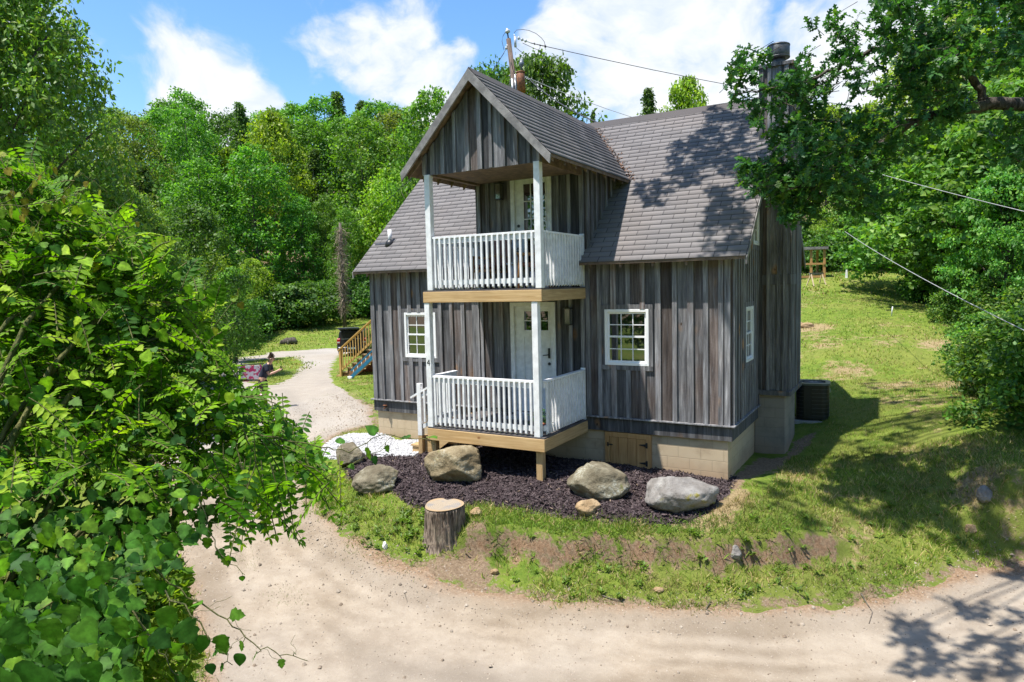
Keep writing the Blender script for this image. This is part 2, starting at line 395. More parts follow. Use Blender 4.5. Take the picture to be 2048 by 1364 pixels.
def ground_mat():
    m, n = new_mat('lawn_soil'); co = n.n('ShaderNodeTexCoord').outputs['Object']; a = n.n('ShaderNodeAttribute', attribute_name='col')
    sp = n.n('ShaderNodeSeparateColor'); n.l(a.outputs['Color'], sp.inputs[0])     # r: bare soil, g: red clay, b: dry straw
    big = n.noise(co, .5, 5); mid = n.noise(co, 3.5, 6, .65); fine = n.noise(co, 26, 6, .75); brk = n.math('ADD', n.math('MULTIPLY', mid, .6), n.math('MULTIPLY', n.noise(co, 11, 5, .7), .4)); st = n.noise(n.scale(co, (1, 1, 2)), 110, 3, .7)
    gr = n.mix(n.maprange(mid, .35, .65), (.090, .150, .018), (.170, .225, .032))
    gr = n.mix(n.math('MULTIPLY', n.maprange(fine, .5, .75), .6), gr, (.25, .275, .062))
    gr = n.mix(n.math('MULTIPLY', n.maprange(big, .46, .62), .45), gr, (.215, .215, .055))
    straw = n.mix(n.maprange(fine, .3, .7), (.20, .145, .075), (.40, .31, .17))
    c = n.mix(n.maprange(n.math('ADD', sp.outputs[2], n.math('MULTIPLY', n.math('SUBTRACT', brk, .5), 1.9)), .35, .62), gr, straw)
    soil = n.mix(n.maprange(fine, .3, .7), (.15, .10, .064), (.31, .23, .15))
    c = n.mix(n.maprange(n.math('ADD', sp.outputs[0], n.math('MULTIPLY', n.math('SUBTRACT', brk, .5), 1.9)), .42, .6), c, soil)
    clay = n.mix(n.maprange(fine, .3, .7), (.16, .095, .055), (.34, .225, .14))
    c = n.mix(n.maprange(n.math('ADD', sp.outputs[1], n.math('MULTIPLY', n.math('SUBTRACT', brk, .5), 2.1)), .46, .62), c, clay)
    h = n.math('ADD', n.math('MULTIPLY', fine, .7), n.math('MULTIPLY', st, .5))
    fin(n, pbsdf(n, c, .95, 0, .15, bump(n, h, .9, .04)).outputs[0]); return m
def road_mat():
    m, n = new_mat('dirt_gravel'); co = n.n('ShaderNodeTexCoord').outputs['Object']; a = n.n('ShaderNodeAttribute', attribute_name='col')
    sp = n.n('ShaderNodeSeparateColor'); n.l(a.outputs['Color'], sp.inputs[0])     # r: worn edge, g: along-track bands, b: gravelly part
    big = n.noise(co, .45, 5, .6); mid = n.noise(co, 2.6, 7, .75); fine = n.noise(co, 24, 6, .8); gr = n.noise(co, 75, 4, .8)
    c = n.mix(n.maprange(mid, .3, .7), (0.252, 0.199, 0.143), (0.350, 0.290, 0.220))
    c = n.mix(n.math('MULTIPLY', n.maprange(big, .42, .66), .35), c, (0.350, 0.308, 0.256))
    c = n.mix(n.math('MULTIPLY', sp.outputs[1], .75), c, (0.143, 0.107, 0.071))
    c = n.mix(n.math('MULTIPLY', sp.outputs[2], .6), c, n.mix(n.maprange(gr, .35, .65), (0.245, 0.227, 0.210), (0.420, 0.399, 0.371)))
    c = n.mix(n.maprange(n.math('ADD', sp.outputs[0], n.math('MULTIPLY', n.math('SUBTRACT', mid, .5), .9)), .35, .85), c, n.mix(n.maprange(fine, .35, .65), (0.154, 0.095, 0.056), (0.280, 0.193, 0.122)))
    c = n.mix(n.math('MULTIPLY', n.maprange(gr, .56, .70), .6), c, (0.112, 0.087, 0.063))
    c = n.mix(n.math('MULTIPLY', n.maprange(fine, .56, .70), .4), c, (0.448, 0.406, 0.343))
    h = n.math('ADD', n.math('MULTIPLY', fine, .6), n.math('ADD', n.math('MULTIPLY', gr, .5), mid))
    fin(n, pbsdf(n, c, .93, 0, .2, bump(n, h, .7, .02)).outputs[0]); return m
def attr_mat(name, rough=.8, var=.25, scale=30, spec=.3, metal=0):
    m, n = new_mat(name); co = n.n('ShaderNodeTexCoord').outputs['Object']; ns = n.noise(co, scale, 4)
    f = n.maprange(ns, .3, .7, 1-var, 1+var); vc = n.n('ShaderNodeCombineColor'); [n.l(f, vc.inputs[i]) for i in range(3)]
    fin(n, pbsdf(n, n.mix(1, attr(n), vc.outputs[0], 'MULTIPLY'), rough, metal, spec, bump(n, ns, .3, .01)).outputs[0]); return m

M_BARN = barn_wood()
M_BEAM = new_lumber('new_pine_beam', (.42, .262, .112), (.58, .40, .20), 0)
M_POSTL = new_lumber('new_pine_post', (.36, .23, .10), (.54, .37, .19), 2)
M_CEDAR = new_lumber('orange_pine_board', (.40, .21, .075), (.55, .33, .14), 2)
M_STAIR = new_lumber('yellow_stained_pine', (.42, .25, .075), (.55, .36, .13), 2)
M_SHING = shingles(); M_BLOCK = blocks('painted_block'); M_BLOCKG = blocks('sooty_block', (.30, .26, .215), (.12, .11, .105))
M_WHITE = simple('white_paint', (.74, .74, .745), .5, 0, .10, 9, .12, .003)
M_VINYL = simple('white_vinyl', (.82, .82, .83), .35, 0, .03, 5, .03, .002)
M_DECK = simple('brown_deck_paint', (.085, .075, .075), .6, 0, .3, 7, .3, .004)
M_BLACK = simple('black_metal', (.02, .02, .021), .4, 0, .2, 10, .05, .002)
M_FASCIA = simple('grey_fascia_wood', (.20, .19, .185), .8, 0, .35, 6, .5, .006)
M_RAFT = simple('old_rafter_wood', (.16, .11, .075), .85, 0, .4, 9, .5, .006)
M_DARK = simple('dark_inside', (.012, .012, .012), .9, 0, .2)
M_GLASS = glass_mat('window_glass')
M_METAL = simple('dull_steel', (.30, .31, .32), .45, .85, .3, 14, .15, .003)
M_RUST = simple('rusty_tank', (.20, .075, .03), .7, .1, .45, 9, .4, .004)
M_POLE = bark('weathered_pole', (.06, .042, .034), (.18, .13, .105), .06, 26)
M_CABLE = simple('cable_black', (.03, .03, .032), .6, 0, .1)
M_CABLEL = simple('cable_grey', (.42, .42, .42), .5, .3, .1)
M_PORC = simple('grey_porcelain', (.42, .44, .47), .25, 0, .15)
M_LEAF = leaf_mat('tree_leaves', .42, .5, .3); M_LEAFV = leaf_mat('vine_leaves', .46, .55, .14, .012)
M_LEAFO = leaf_mat('oak_leaves', .40, .45, .35, .01, (1.2, 1.4, .5))
M_GRASSB = leaf_mat('grass_blades', .35, .55, .3, 0, (1.2, 1.25, .6))
M_BARK = bark('grey_bark'); M_BARKD = bark('dark_bark', (.03, .025, .02), (.12, .10, .085)); M_STEM = bark('green_stem', (.06, .075, .02), (.16, .15, .06), .4, 30)
M_STUMPB = bark('stump_bark', (.05, .038, .03), (.30, .235, .18), .16, 26)
M_GROUND = ground_mat(); M_ROAD = road_mat()
M_ATTR = attr_mat('chips'); M_ATTRS = attr_mat('smooth_tint', .5, .1, 12)
M_CARP = simple('car_paint', (.045, .052, .070), .22, .3, .1, 4, .0, .001)
M_TYRE = simple('tyre_rubber', (.02, .02, .02), .85)
M_SKIN = simple('skin', (.56, .33, .235), .55, 0, .08); M_HAIR = simple('brown_hair', (.045, .026, .017), .5, 0, .3, 40, .4, .004)
# ------------------------------------------------------------------ terrain
ctrl = []
def cz(l):
    for px, py, z in l: ctrl.append(atz(px, py, z))
def cdp(l):
    for px, py, d in l: ctrl.append(at(px, py, d))
def cw(l):
    for p in l: ctrl.append(np.array(p, float))
cw([(0, 0, -.86), (2.5, 0, -.88), (5, 0, -.94), (6.5, 0, -.97), (8, 0, -.985), (8.2, 2.4, -1.0), (8.6, 3.8, -.86), (8.2, 7, -.35), (0, 3.5, -.78), (0, 7, -.85), (4, 3.5, -.95), (4, 7, -.8),
    (2.9, -1.9, -.9), (5.2, -1.9, -.9), (4, -2.3, -.95), (1.2, -.7, -.88), (-1.5, 3, -.8)])
cz([(1450, 990, -1.02), (1310, 1035, -1.07), (1180, 1040, -1.09), (1050, 1022, -1.07), (950, 1008, -1.05), (840, 1000, -1.05),
    (1560, 1060, -1.08), (1480, 1068, -1.10), (1400, 1066, -1.12), (1300, 1062, -1.14), (1200, 1058, -1.14), (1100, 1050, -1.14), (1000, 1042, -1.13), (940, 1038, -1.14),
    (990, 1128, -1.64), (1100, 1148, -1.66), (1200, 1150, -1.66), (1300, 1150, -1.66), (1400, 1150, -1.66), (1500, 1146, -1.65), (1600, 1140, -1.62), (1700, 1120, -1.54),
    (885, 1092, -1.42), (800, 1050, -1.30), (740, 1010, -1.18), (690, 970, -1.10), (820, 1100, -1.52), (720, 1060, -1.43), (650, 1000, -1.27), (600, 960, -1.2),
    (600, 990, -1.28), (650, 1038, -1.42), (720, 1104, -1.58), (850, 1164, -1.74), (1000, 1198, -1.82), (1200, 1218, -1.85), (1400, 1224, -1.87), (1600, 1216, -1.87), (1750, 1192, -1.85), (1850, 1157, -1.8), (1960, 1132, -1.76), (2048, 1122, -1.74),
    (1024, 1364, -1.97), (700, 1364, -1.97), (520, 1200, -1.83), (450, 1050, -1.58), (1500, 1364, -1.98), (2048, 1364, -1.98), (2048, 1220, -1.88), (400, 1364, -1.95), (480, 950, -1.35), (560, 900, -1.17), (250, 1364, -1.9),
    (600, 830, -1.08), (560, 780, -1.12), (640, 740, -1.14), (600, 712, -1.28), (680, 705, -1.36), (500, 722, -1.3), (730, 880, -.86), (690, 752, -1.02), (745, 775, -.88), (720, 835, -.9), (680, 790, -1.0),
    (500, 690, -1.25), (600, 677, -.9), (560, 662, -.5), (700, 655, -.45),
    (1530, 908, -1.0), (1600, 862, -.78), (1650, 845, -.68), (1800, 900, -.78), (1700, 1000, -1.08), (1850, 1080, -1.5), (1900, 1000, -1.12), (2000, 1060, -1.38), (2048, 1000, -1.0), (1950, 900, -.5), (2048, 850, .2),
    (1700, 760, -.25), (1850, 800, -.2)])
cdp([(1640, 549, 37), (1760, 551, 38), (1700, 600, 30), (1850, 610, 30), (1600, 600, 30), (1700, 690, 21.5), (1850, 740, 19), (1960, 710, 20), (1835, 590, 33)])
for px, d, z in ((-700, 60, 2), (-300, 60, 1), (0, 62, .5), (200, 62, 0), (400, 62, -.2), (600, 66, .6), (800, 66, .8), (-500, 90, 12), (0, 90, 9), (300, 90, 7), (600, 90, 6), (900, 85, 4), (0, 150, 28), (400, 150, 26), (800, 150, 20),
                 (1100, 60, 2), (1300, 60, 3), (1500, 60, 3.6), (1700, 60, 6.5), (1900, 55, 8), (2200, 45, 7), (1200, 110, 8), (1500, 110, 10), (1800, 90, 17), (2200, 80, 17), (2600, 50, 9), (1300, 160, 16), (1800, 150, 34), (2300, 150, 34)):
    p = at(px, 560, d); ctrl.append(np.array([p[0], p[1], z]))
cw([(10, -20, -2.2), (0, -20, -2.1), (25, -20, -1.9), (10, -45, -2.5), (-25, -20, -1.6), (45, -15, -1), (-25, 10, -1), (-50, 0, 1), (-60, 40, 8), (17, -2, -.7), (19, 3, .3), (24, 0, .6), (24, 12, 1.8), (30, 25, 4),
    (-120, -60, 4), (120, -60, 4), (0, -150, 0), (160, 120, 40), (-200, 100, 40), (250, 0, 20), (-300, -100, 10), (0, 320, 45), (-250, 300, 55), (250, 300, 55), (0, -400, 10), (400, -200, 20), (-400, 100, 50), (4, -9, -1.93), (7, -9.5, -1.97), (2, -13, -1.9), (-3, -8, -1.6), (-4, -3, -1.2)])
ctrl = np.array(ctrl)
_c2 = .25**2
def _ker(a, b): return np.sqrt(((a[:, None, :]-b[None, :, :])**2).sum(-1)+_c2)
_A = _ker(ctrl[:, :2], ctrl[:, :2])+np.eye(len(ctrl))*.0
_P = np.c_[np.ones(len(ctrl)), ctrl[:, :2]]
_A = _A-np.eye(len(ctrl))*.10                       # a little smoothing
_K = np.block([[_A, _P], [_P.T, np.zeros((3, 3))]])
_w = np.linalg.solve(_K, np.r_[ctrl[:, 2], 0, 0, 0])
def T0(x, y):
    q = np.c_[np.ravel(x), np.ravel(y)].astype(float); out = np.empty(len(q))
    for i in range(0, len(q), 20000):
        s = q[i:i+20000]; out[i:i+20000] = _ker(s, ctrl[:, :2])@_w[:-3]+_w[-3]+s@_w[-2:]
    return out.reshape(np.shape(x))
def ground_hit(px, py, zmax=None):
    r = ray(px, py); t = .5
    for _ in range(400):
        p = CAM+r*t; h = p[2]-float(T0(p[0], p[1]))
        if h < .01: break
        t += max(h*.35, .02)/max(np.linalg.norm(r), 1)
        if t > 120: break
    return CAM+r*t
def poly(l): return np.array([ground_hit(*p)[:2] for p in l])
def sdf(poly_, q):
    """signed distance to a closed polygon, positive inside"""
    q = np.asarray(q, float); d = np.full(len(q), 1e9); ins = np.zeros(len(q), bool); n = len(poly_)
    for i in range(n):
        a = poly_[i]; b = poly_[(i+1) % n]; e = b-a; w = q-a
        t = np.clip((w@e)/(e@e+1e-12), 0, 1); d = np.minimum(d, np.hypot(*(w-t[:, None]*e).T))
        c = ((a[1] > q[:, 1]) != (b[1] > q[:, 1])) & (q[:, 0] < (b[0]-a[0])*(q[:, 1]-a[1])/(b[1]-a[1]+1e-12)+a[0]); ins ^= c
    return np.where(ins, d, -d)
P_ROAD = poly([(2350, 1118), (2048, 1122), (1960, 1134), (1880, 1156), (1790, 1190), (1700, 1208), (1500, 1220), (1300, 1214), (1150, 1204), (1000, 1190), (880, 1160), (780, 1122), (700, 1075), (650, 1032), (612, 985), (600, 945), (628, 900), (655, 880), (700, 858), (748, 850),
               (742, 812), (700, 790), (668, 765), (660, 745), (672, 725), (690, 706), (735, 706), (735, 690), (640, 697), (545, 703), (480, 715), (330, 745), (250, 800), (300, 900), (345, 1000), (350, 1100), (375, 1200), (400, 1300), (420, 1400), (350, 1700), (1100, 2300), (2600, 2000)])
P_MULCH = poly([(690, 930), (735, 908), (765, 918), (835, 912), (880, 880)])
P_MULCH = np.vstack([P_MULCH, [(3.0, .3), (8.02, .3), (8.04, -.15)], poly([(1450, 990), (1425, 1020), (1385, 1040), (1310, 1047), (1240, 1044), (1180, 1040), (1100, 1026), (1010, 1012), (930, 1012), (870, 1022), (825, 1008), (800, 985), (760, 975), (720, 968), (700, 955)])])
P_WHITE = poly([(640, 905), (665, 882), (705, 868), (760, 868), (790, 880), (850, 880), (852, 908), (800, 920), (745, 912), (700, 918), (660, 918)])
P_DIRTR = poly([(1455, 965), (1520, 915), (1570, 912), (1590, 880), (1640, 860), (1600, 905), (1560, 935), (1500, 955), (1470, 985)])
P_DRY = poly([(1330, 1045), (1440, 1000), (1470, 970), (1500, 985), (1480, 1030), (1440, 1065), (1350, 1060)])
P_STUMP = poly([(900, 1100), (940, 1030), (985, 1040), (970, 1100), (1010, 1150), (960, 1180), (890, 1165), (820, 1130)])
P_BANK = poly([(960, 1060), (1100, 1072), (1250, 1078), (1400, 1085), (1500, 1090), (1640, 1095), (1700, 1120), (1600, 1150), (1450, 1160), (1300, 1160), (1150, 1155), (1020, 1140), (940, 1120)])
P_CLAY = poly([(1010, 1075), (1090, 1080), (1080, 1130), (1140, 1150), (1090, 1160), (1000, 1140), (970, 1100)])

# one grid: fine around the cabin, growing towards the horizon
def axis(a, b, h, lim, g=1.045):
    c = list(np.arange(a, b, h)); s = h
    lo = [a]; 
    while lo[-1] > -lim: s *= g; lo.append(lo[-1]-s)
    s = h; hi = [b]
    while hi[-1] < lim: s *= g; hi.append(hi[-1]+s)
    return np.array(lo[:0:-1]+c+hi)
GX = axis(-2.0, 16.5, .075, 500); GY = axis(-10.2, 4.0, .075, 500)
XX, YY = np.meshgrid(GX, GY); Q = np.c_[XX.ravel(), YY.ravel()]
ZZ = T0(XX, YY).ravel()
near = np.exp(-np.maximum(0, np.hypot(Q[:, 0]-8, Q[:, 1]+4)-14)/12)
P_ISL = poly([(545, 716), (578, 712), (604, 728), (580, 755), (545, 772), (500, 765), (480, 735), (505, 720)])
sd_road = np.minimum(sdf(P_ROAD, Q), -sdf(P_ISL, Q)); sd_mul = sdf(P_MULCH, Q); sd_wh = sdf(P_WHITE, Q); sd_bank = sdf(P_BANK, Q)
Q3 = np.c_[Q, ZZ]
rough = fbm(Q, 1.3, 4)-.5; rough2 = fbm(Q, 5, 3)-.5
bank = np.clip(sd_bank/.25+.6, 0, 1)
flat = np.clip(sd_road/.3+.3, 0, 1)
# the road cuts into the bank: a steep earth face between lip and toe
bw_ = np.clip(sd_bank/.35+1.2, 0, 1); tt = np.clip((ZZ+1.66)/.52, 0, 1); th = .5+(fbm(Q+3, 1.1, 3)-.5)*.7
ss = np.clip((tt-th+.16)/.32, 0, 1); ss = ss*ss*(3-2*ss); ZZ = ZZ+bw_*np.where((ZZ > -1.66) & (ZZ < -1.14), (-1.66+.52*(ss*.85+tt*.15)-ZZ), 0)
face = bw_*np.clip(1-np.abs(tt-th)/.28, 0, 1)
ZZ = ZZ+near*(rough*.10*(1-flat*.8)+rough2*.045*(1-flat*.75)+bank*((fbm(Q, 3.2, 4)-.5)*.22+(fbm(Q+9, 8, 2)-.5)*.12))
# two faint wheel tracks worn along the road
tr = np.exp(-((sd_road-.95)/.28)**2)+np.exp(-((sd_road-2.55)/.3)**2)
ZZ = ZZ-near*flat*tr*.02
# under the cabin the sheet dips slightly so that nothing pokes through
NXg = len(GX)
def TG(x, y):
    """height of the finished sheet at a point"""
    x = np.asarray(x, float); y = np.asarray(y, float); Z = ZZ.reshape(XX.shape)
    i = np.clip(np.searchsorted(GX, x)-1, 0, len(GX)-2); j = np.clip(np.searchsorted(GY, y)-1, 0, len(GY)-2)
    u = (x-GX[i])/(GX[i+1]-GX[i]); v = (y-GY[j])/(GY[j+1]-GY[j])
    return Z[j, i]*(1-u)*(1-v)+Z[j, i+1]*u*(1-v)+Z[j+1, i]*(1-u)*v+Z[j+1, i+1]*u*v
def gp(px, py):
    p = ground_hit(px, py); return np.array([p[0], p[1], float(TG(p[0], p[1]))])
def fade(p, w): return np.clip(sdf(p, Q)/w+.5, 0, 1)
n_patch = fbm(Q, .9, 4)
soil = np.maximum(fade(P_DIRTR, .3), fade(P_STUMP, .4)*.75)
soil = np.maximum(soil, np.clip(1-np.abs(sd_road+.05)/.35, 0, 1)*.62*near)
soil = np.maximum(soil, np.maximum(bank*.42, face*.75)); soil = np.maximum(soil, np.clip(sd_mul/.2+1, 0, 1)*.6)
clay = np.maximum(fade(P_CLAY, .5)*.55, np.maximum(bank*.30, face*.60))
straw = np.maximum(fade(P_DRY, .4), np.clip((n_patch-.56)*3.5, 0, .45))
straw = np.maximum(straw, np.clip(1-np.abs(sd_bank)/.45, 0, 1)*.3)
for px, py, r_, k in ((1625, 655, .9, .9), (1650, 690, .8, .6), (1600, 610, .6, .6), (1880, 690, .8, .8), (1700, 740, 1.0, .6), (1790, 770, 1., .6), (1900, 770, .9, .7), (1850, 905, .5, .5), (1960, 960, .5, .8)):
    c = gp(px, py); straw = np.maximum(straw, k*np.exp(-((Q[:, 0]-c[0])**2+(Q[:, 1]-c[1])**2)/r_**2))
forest = np.clip((np.hypot(Q[:, 0]-5, Q[:, 1]-5)-62)/6, 0, 1); soil = np.maximum(soil, forest*.7)
idx = np.arange(len(Q)).reshape(XX.shape)
FQ = np.stack([idx[:-1, :-1], idx[:-1, 1:], idx[1:, 1:], idx[1:, :-1]], -1).reshape(-1, 4)
g_me = np_mesh('ground', np.c_[Q, ZZ], FQ, M_GROUND, np.c_[soil, clay, straw], True)
tag(link('ground', g_me), kind='structure')
def sheet(name, sd, margin, lift, mat, col, slope=.25, wob=.12, kind='structure', extra=None):
    """a layer lying on the ground: the same grid lines, thinning out towards a ragged edge where it slips under the soil"""
    e = sd+(fbm(Q+31, 2.2, 4)-.5)*2*wob+(fbm(Q+5, 9, 2)-.5)*wob*.8
    z = ZZ+np.clip(e*slope, -.12, lift)
    if extra is not None: z = z+extra*np.clip(e/.15, 0, 1)
    keep = (sd[FQ] > -margin).any(1); f = FQ[keep]; used = np.unique(f); remap = np.zeros(len(Q), int); remap[used] = np.arange(len(used))
    me = np_mesh(name, np.c_[Q, z][used], remap[f], mat, col[used], True)
    return link(name, me), z, e
edge = np.clip(1-sd_road/.55, 0, 1)*near*(.75+.5*(fbm(Q, .35, 2)-.5))
dist_c = np.hypot(Q[:, 0]-CAM[0], Q[:, 1]-CAM[1])
gravelly = np.clip((dist_c-12.5)/6, 0, 1)*.85+np.clip(.3*(fbm(Q, .3, 3)-.45)*4, 0, .4)
bands = np.clip(.9*np.exp(-((sd_road-1.85)/.30)**2)+.5*np.exp(-((sd_road-.35)/.25)**2)+.8*np.exp(-((sd_road-3.3)/.35)**2)+.35*np.sin(sd_road*19+fbm(Q, .5, 2)*7)*np.exp(-((sd_road-1.0)/.5)**2)+(fbm(Q, 1.3, 4)-.5)*1.2, 0, 1)
road, z_road, e_road = sheet('road', sd_road, .5, .022, M_ROAD, np.c_[edge, bands, gravelly], .2, .16)
tag(road, kind='structure')
M_MULCH = attr_mat('bark_mulch', .92, .55, 45, .15); M_WGRAV = attr_mat('white_stone', .75, .2, 60, .3)
lump = (fbm(Q, 14, 3)-.5)*.06
mul, z_mul, e_mul = sheet('mulch_bed', sd_mul, .45, .05, M_MULCH, np.full((len(Q), 3), (.034, .024, .026)), .35, .07, extra=lump)
tag(mul, kind='structure')
wg, z_wh, e_wh = sheet('white_gravel', sd_wh, .4, .045, M_WGRAV, np.full((len(Q), 3), (.36, .365, .375)), .35, .07, extra=(fbm(Q, 20, 2)-.5)*.03)
tag(wg, kind='structure')

# bark chips, white pebbles and loose stones
ROCK_V = [(-.5, -.4, 0), (.5, -.35, 0), (.45, .4, 0), (-.4, .42, 0), (-.25, -.2, .5), (.3, -.22, .42), (.22, .25, .55), (-.2, .2, .4)]
ROCK_F = [(0, 1, 5, 4), (1, 2, 6, 5), (2, 3, 7, 6), (3, 0, 4, 7), (4, 5, 6, 7)]
def in_sheet(polygon, n, sd_min=.0):
    lo = polygon.min(0); hi = polygon.max(0); q = rng.uniform(lo, hi, (n*3, 2)); q = q[sdf(polygon, q) > sd_min][:n]; return q
def zlayer(q, z):
    i = np.clip(np.searchsorted(GX, q[:, 0])-1, 0, len(GX)-2); j = np.clip(np.searchsorted(GY, q[:, 1])-1, 0, len(GY)-2); Z = z.reshape(XX.shape)
    return np.maximum(np.maximum(Z[j, i], Z[j+1, i+1]), TG(q[:, 0], q[:, 1]))
def rand_unit(n):
    v = rng.normal(size=(n, 3)); return unit(v)
q = in_sheet(P_MULCH, 26000, -.06); p3 = np.c_[q, zlayer(q, z_mul)+.002]
X = rand_unit(len(q))*[1, 1, .55]; Zn = unit(rand_unit(len(q))*.8+[0, 0, 1])
v = rng.random(len(q))[:, None]
chipc = np.array([.030, .021, .023])*(1-v)+np.array([.105, .078, .078])*v; chipc[rng.random(len(q)) < .02] = (.22, .16, .11)
me = scatter_mesh('bark_chips', M_ATTR, [(-.5, -.14, 0), (.5, -.1, 0), (.45, .13, .0), (-.45, .1, .0)], [(0, 1, 2, 3)], p3, X, Zn, rng.uniform(.03, .085, len(q)), chipc)
tag(link('bark_chips', me), 'dark shredded bark mulch spread in the bed before the cabin', 'mulch', kind='stuff')
q = in_sheet(P_WHITE, 9000, -.05); p3 = np.c_[q, zlayer(q, z_wh)-.004]
v = rng.uniform(.26, .52, (len(q), 1))
me = scatter_mesh('white_pebbles', M_ATTR, ROCK_V, ROCK_F, p3, rand_unit(len(q))*[1, 1, .3], unit(rand_unit(len(q))*.5+[0, 0, 1]), rng.uniform(.02, .045, len(q)), np.repeat(v, 3, 1)*[1, 1, 1.02])
tag(link('white_pebbles', me), 'bright white pebbles at the foot of the porch steps', 'pebbles', kind='stuff')
lo = np.array([-6, -10.]); hi = np.array([16, 6.]); q = rng.uniform(lo, hi, (90000, 2)); s_ = sdf(P_ROAD, q)
q = q[(s_ > -.35) & (rng.random(len(q)) < np.where(s_ < .6, .9, .33))][:24000]
p3 = np.c_[q, zlayer(q, z_road)-.003]; v = rng.random((len(q), 1))
me = scatter_mesh('road_stones', M_ATTR, ROCK_V, ROCK_F, p3, rand_unit(len(q))*[1, 1, .3], unit(rand_unit(len(q))*.4+[0, 0, 1]), rng.uniform(.007, .022, len(q))*(1+1.8*(rng.random(len(q)) < .03)), np.array([.16, .12, .085])*(1-v)+np.array([.34, .29, .235])*v)
tag(link('road_stones', me), 'loose stones lying over the pale dirt road', 'stones', kind='stuff')
# ------------------------------------------------------------------ the cabin
HW, HD = 8.0, 7.0234; OV, OY, ZE, ZR, YR = .297, .2846, 2.918, 6.338, 3.5117
SLP = (ZR-ZE)/(YR+OY)
DX0, DX1, DY = 2.90, 5.307, -1.874; ZD, ZU = -.094, 2.446
XM, HWD, ZP, ZDE, DFR = 4.13, 1.512, 6.19, 4.613, -2.068
DSL = (ZP-ZDE)/HWD
cabin = empty('cabin', (4, 0, -.95), 0, 'weathered grey board and batten cabin with shingled roof and front dormer', 'house')
CP = []                                             # everything hung on the cabin; parented at the end of this block
def part(mb, name, mat, parent=None, bevel=0, label=None):
    o = mb.build(name, mat, parent, bevel, label)
    if parent is None: CP.append(o)
    return o
def zmain(y): return ZE+(y+OY)*SLP
def zback(y): return ZE+(HD+OY-y)*SLP
def zdorm(x): return ZP-abs(x-XM)*DSL

def siding(mb, plane, off, sgn, u0, u1, zlo, zhi, holes=(), bw=(.25, .31), batw=(.08, .11), first=0):
    """boards with battens over their joints; plane 'y': u is x and boards face sgn*y"""
    def emit(ua, ub, d0, d1, col, fl=0):
        cuts = sorted({ua, ub}|{h for o in holes for h in (o[0], o[1]) if ua < h < ub})
        mb.col = col
        for a, b in zip(cuts[:-1], cuts[1:]):
            m = (a+b)/2; iv = [(None, None)]
            segs = [[None, None]]
            hs = sorted([(o[2], o[3]) for o in holes if o[0] < m < o[1]])
            lo = 'lo'; segs = []
            for h0, h1 in hs: segs.append((lo, h0)); lo = h1
            segs.append((lo, 'hi'))
            for s0, s1 in segs:
                za0, zb0 = (zlo(a)+fl, zlo(b)+fl) if s0 == 'lo' else (s0, s0)
                za1, zb1 = (zhi(a), zhi(b)) if s1 == 'hi' else (s1, s1)
                if min(za1-za0, zb1-zb0) < .01:
                    if max(za1-za0, zb1-zb0) < .02: continue
                    za1 = max(za1, za0+.004); zb1 = max(zb1, zb0+.004)
                vs = []
                for u, zz0, zz1 in ((a, za0, za1), (b, zb0, zb1)):
                    for d in (d0, d1):
                        for z in (zz0, zz1):
                            vs.append((u, off+sgn*d, z) if plane == 'y' else (off+sgn*d, u, z))
                mb.add(vs, [(0, 1, 5, 4), (2, 6, 7, 3), (0, 2, 3, 1), (4, 5, 7, 6), (1, 3, 7, 5), (0, 4, 6, 2)])
    u = u0; k = 0; joints = []
    while u < u1-.02:
        w = random.uniform(*bw); e = min(u+w, u1)
        if u1-e < .1: e = u1
        emit(u+.002, e-.002, 0, .020+random.uniform(0, .004), (random.random(), min(1, max(0, random.gauss(.36, .2))), random.random()), random.uniform(-.004, .004))
        joints.append(e); u = e
    for j in ([u0+.05]+joints[:-1]+[u1-.05]):
        w = random.uniform(*batw)
        emit(j-w/2, j+w/2, .026, .056+random.uniform(-.004, .004), (random.random(), min(1, max(0, random.gauss(.72, .22))), random.random()*.75), random.uniform(-.006, .006))
zc = lambda v: (lambda u: v)
# openings on the front: u0,u1,z0,z1
WR = (5.70, 6.555, 1.0, 2.04); WL = (.95, 1.80, 1.0, 1.99); DL = (3.66, 4.67, -.05, 2.19); DU = (3.73, 4.63, 2.50, 4.76); HT = (5.67, 6.57, -.95, -.28)
mb = MB()
fz = lambda u: 3.10 if not (2.925 < u < 5.315) else zdorm(u)-.10
siding(mb, 'y', 0, -1, 0, 2.925, zc(.01), zc(3.10), [WL]); siding(mb, 'y', 0, -1, 2.93, 5.31, zc(.01), lambda u: min(zdorm(u)-.10, 4.9), [DL, DU], (.24, .29), (.06, .09)); siding(mb, 'y', 0, -1, 5.315, 8, zc(.01), zc(3.10), [WR])
part(mb, 'front_wall', M_BARN)
mb = MB(); mb.col = (.3, .3, .5)
for a, b, z1 in ((0.01, 2.93, 3.05), (2.93, 5.31, 4.85), (5.31, 7.99, 3.05)):   # dark backing added behind the boards to block light
    hs = [h for h in (WL, WR, DL, DU) if a < (h[0]+h[1])/2 < b]
    us = sorted({a, b}|{h[0] for h in hs}|{h[1] for h in hs})
    for p, q in zip(us[:-1], us[1:]):
        z = -.25
        for h in sorted([h for h in hs if h[0] < (p+q)/2 < h[1]], key=lambda h: h[2]):
            if h[2] > z: mb.box(p, q, .004, .12, z, h[2])
            z = h[3]
        mb.box(p, q, .004, .12, z, z1)
part(mb, 'wall_light_block', M_DARK)
SW = (1.02, 1.73, 1.0, 2.03); GW = (1.72, 2.28, 3.2, 4.22)
gz = lambda y: min(zmain(y), zback(y))-.09
mb = MB(); siding(mb, 'x', HW, 1, 0, HD, zc(.01), gz, [SW, GW], (.17, .22), (.06, .09)); part(mb, 'gable_wall', M_BARN)
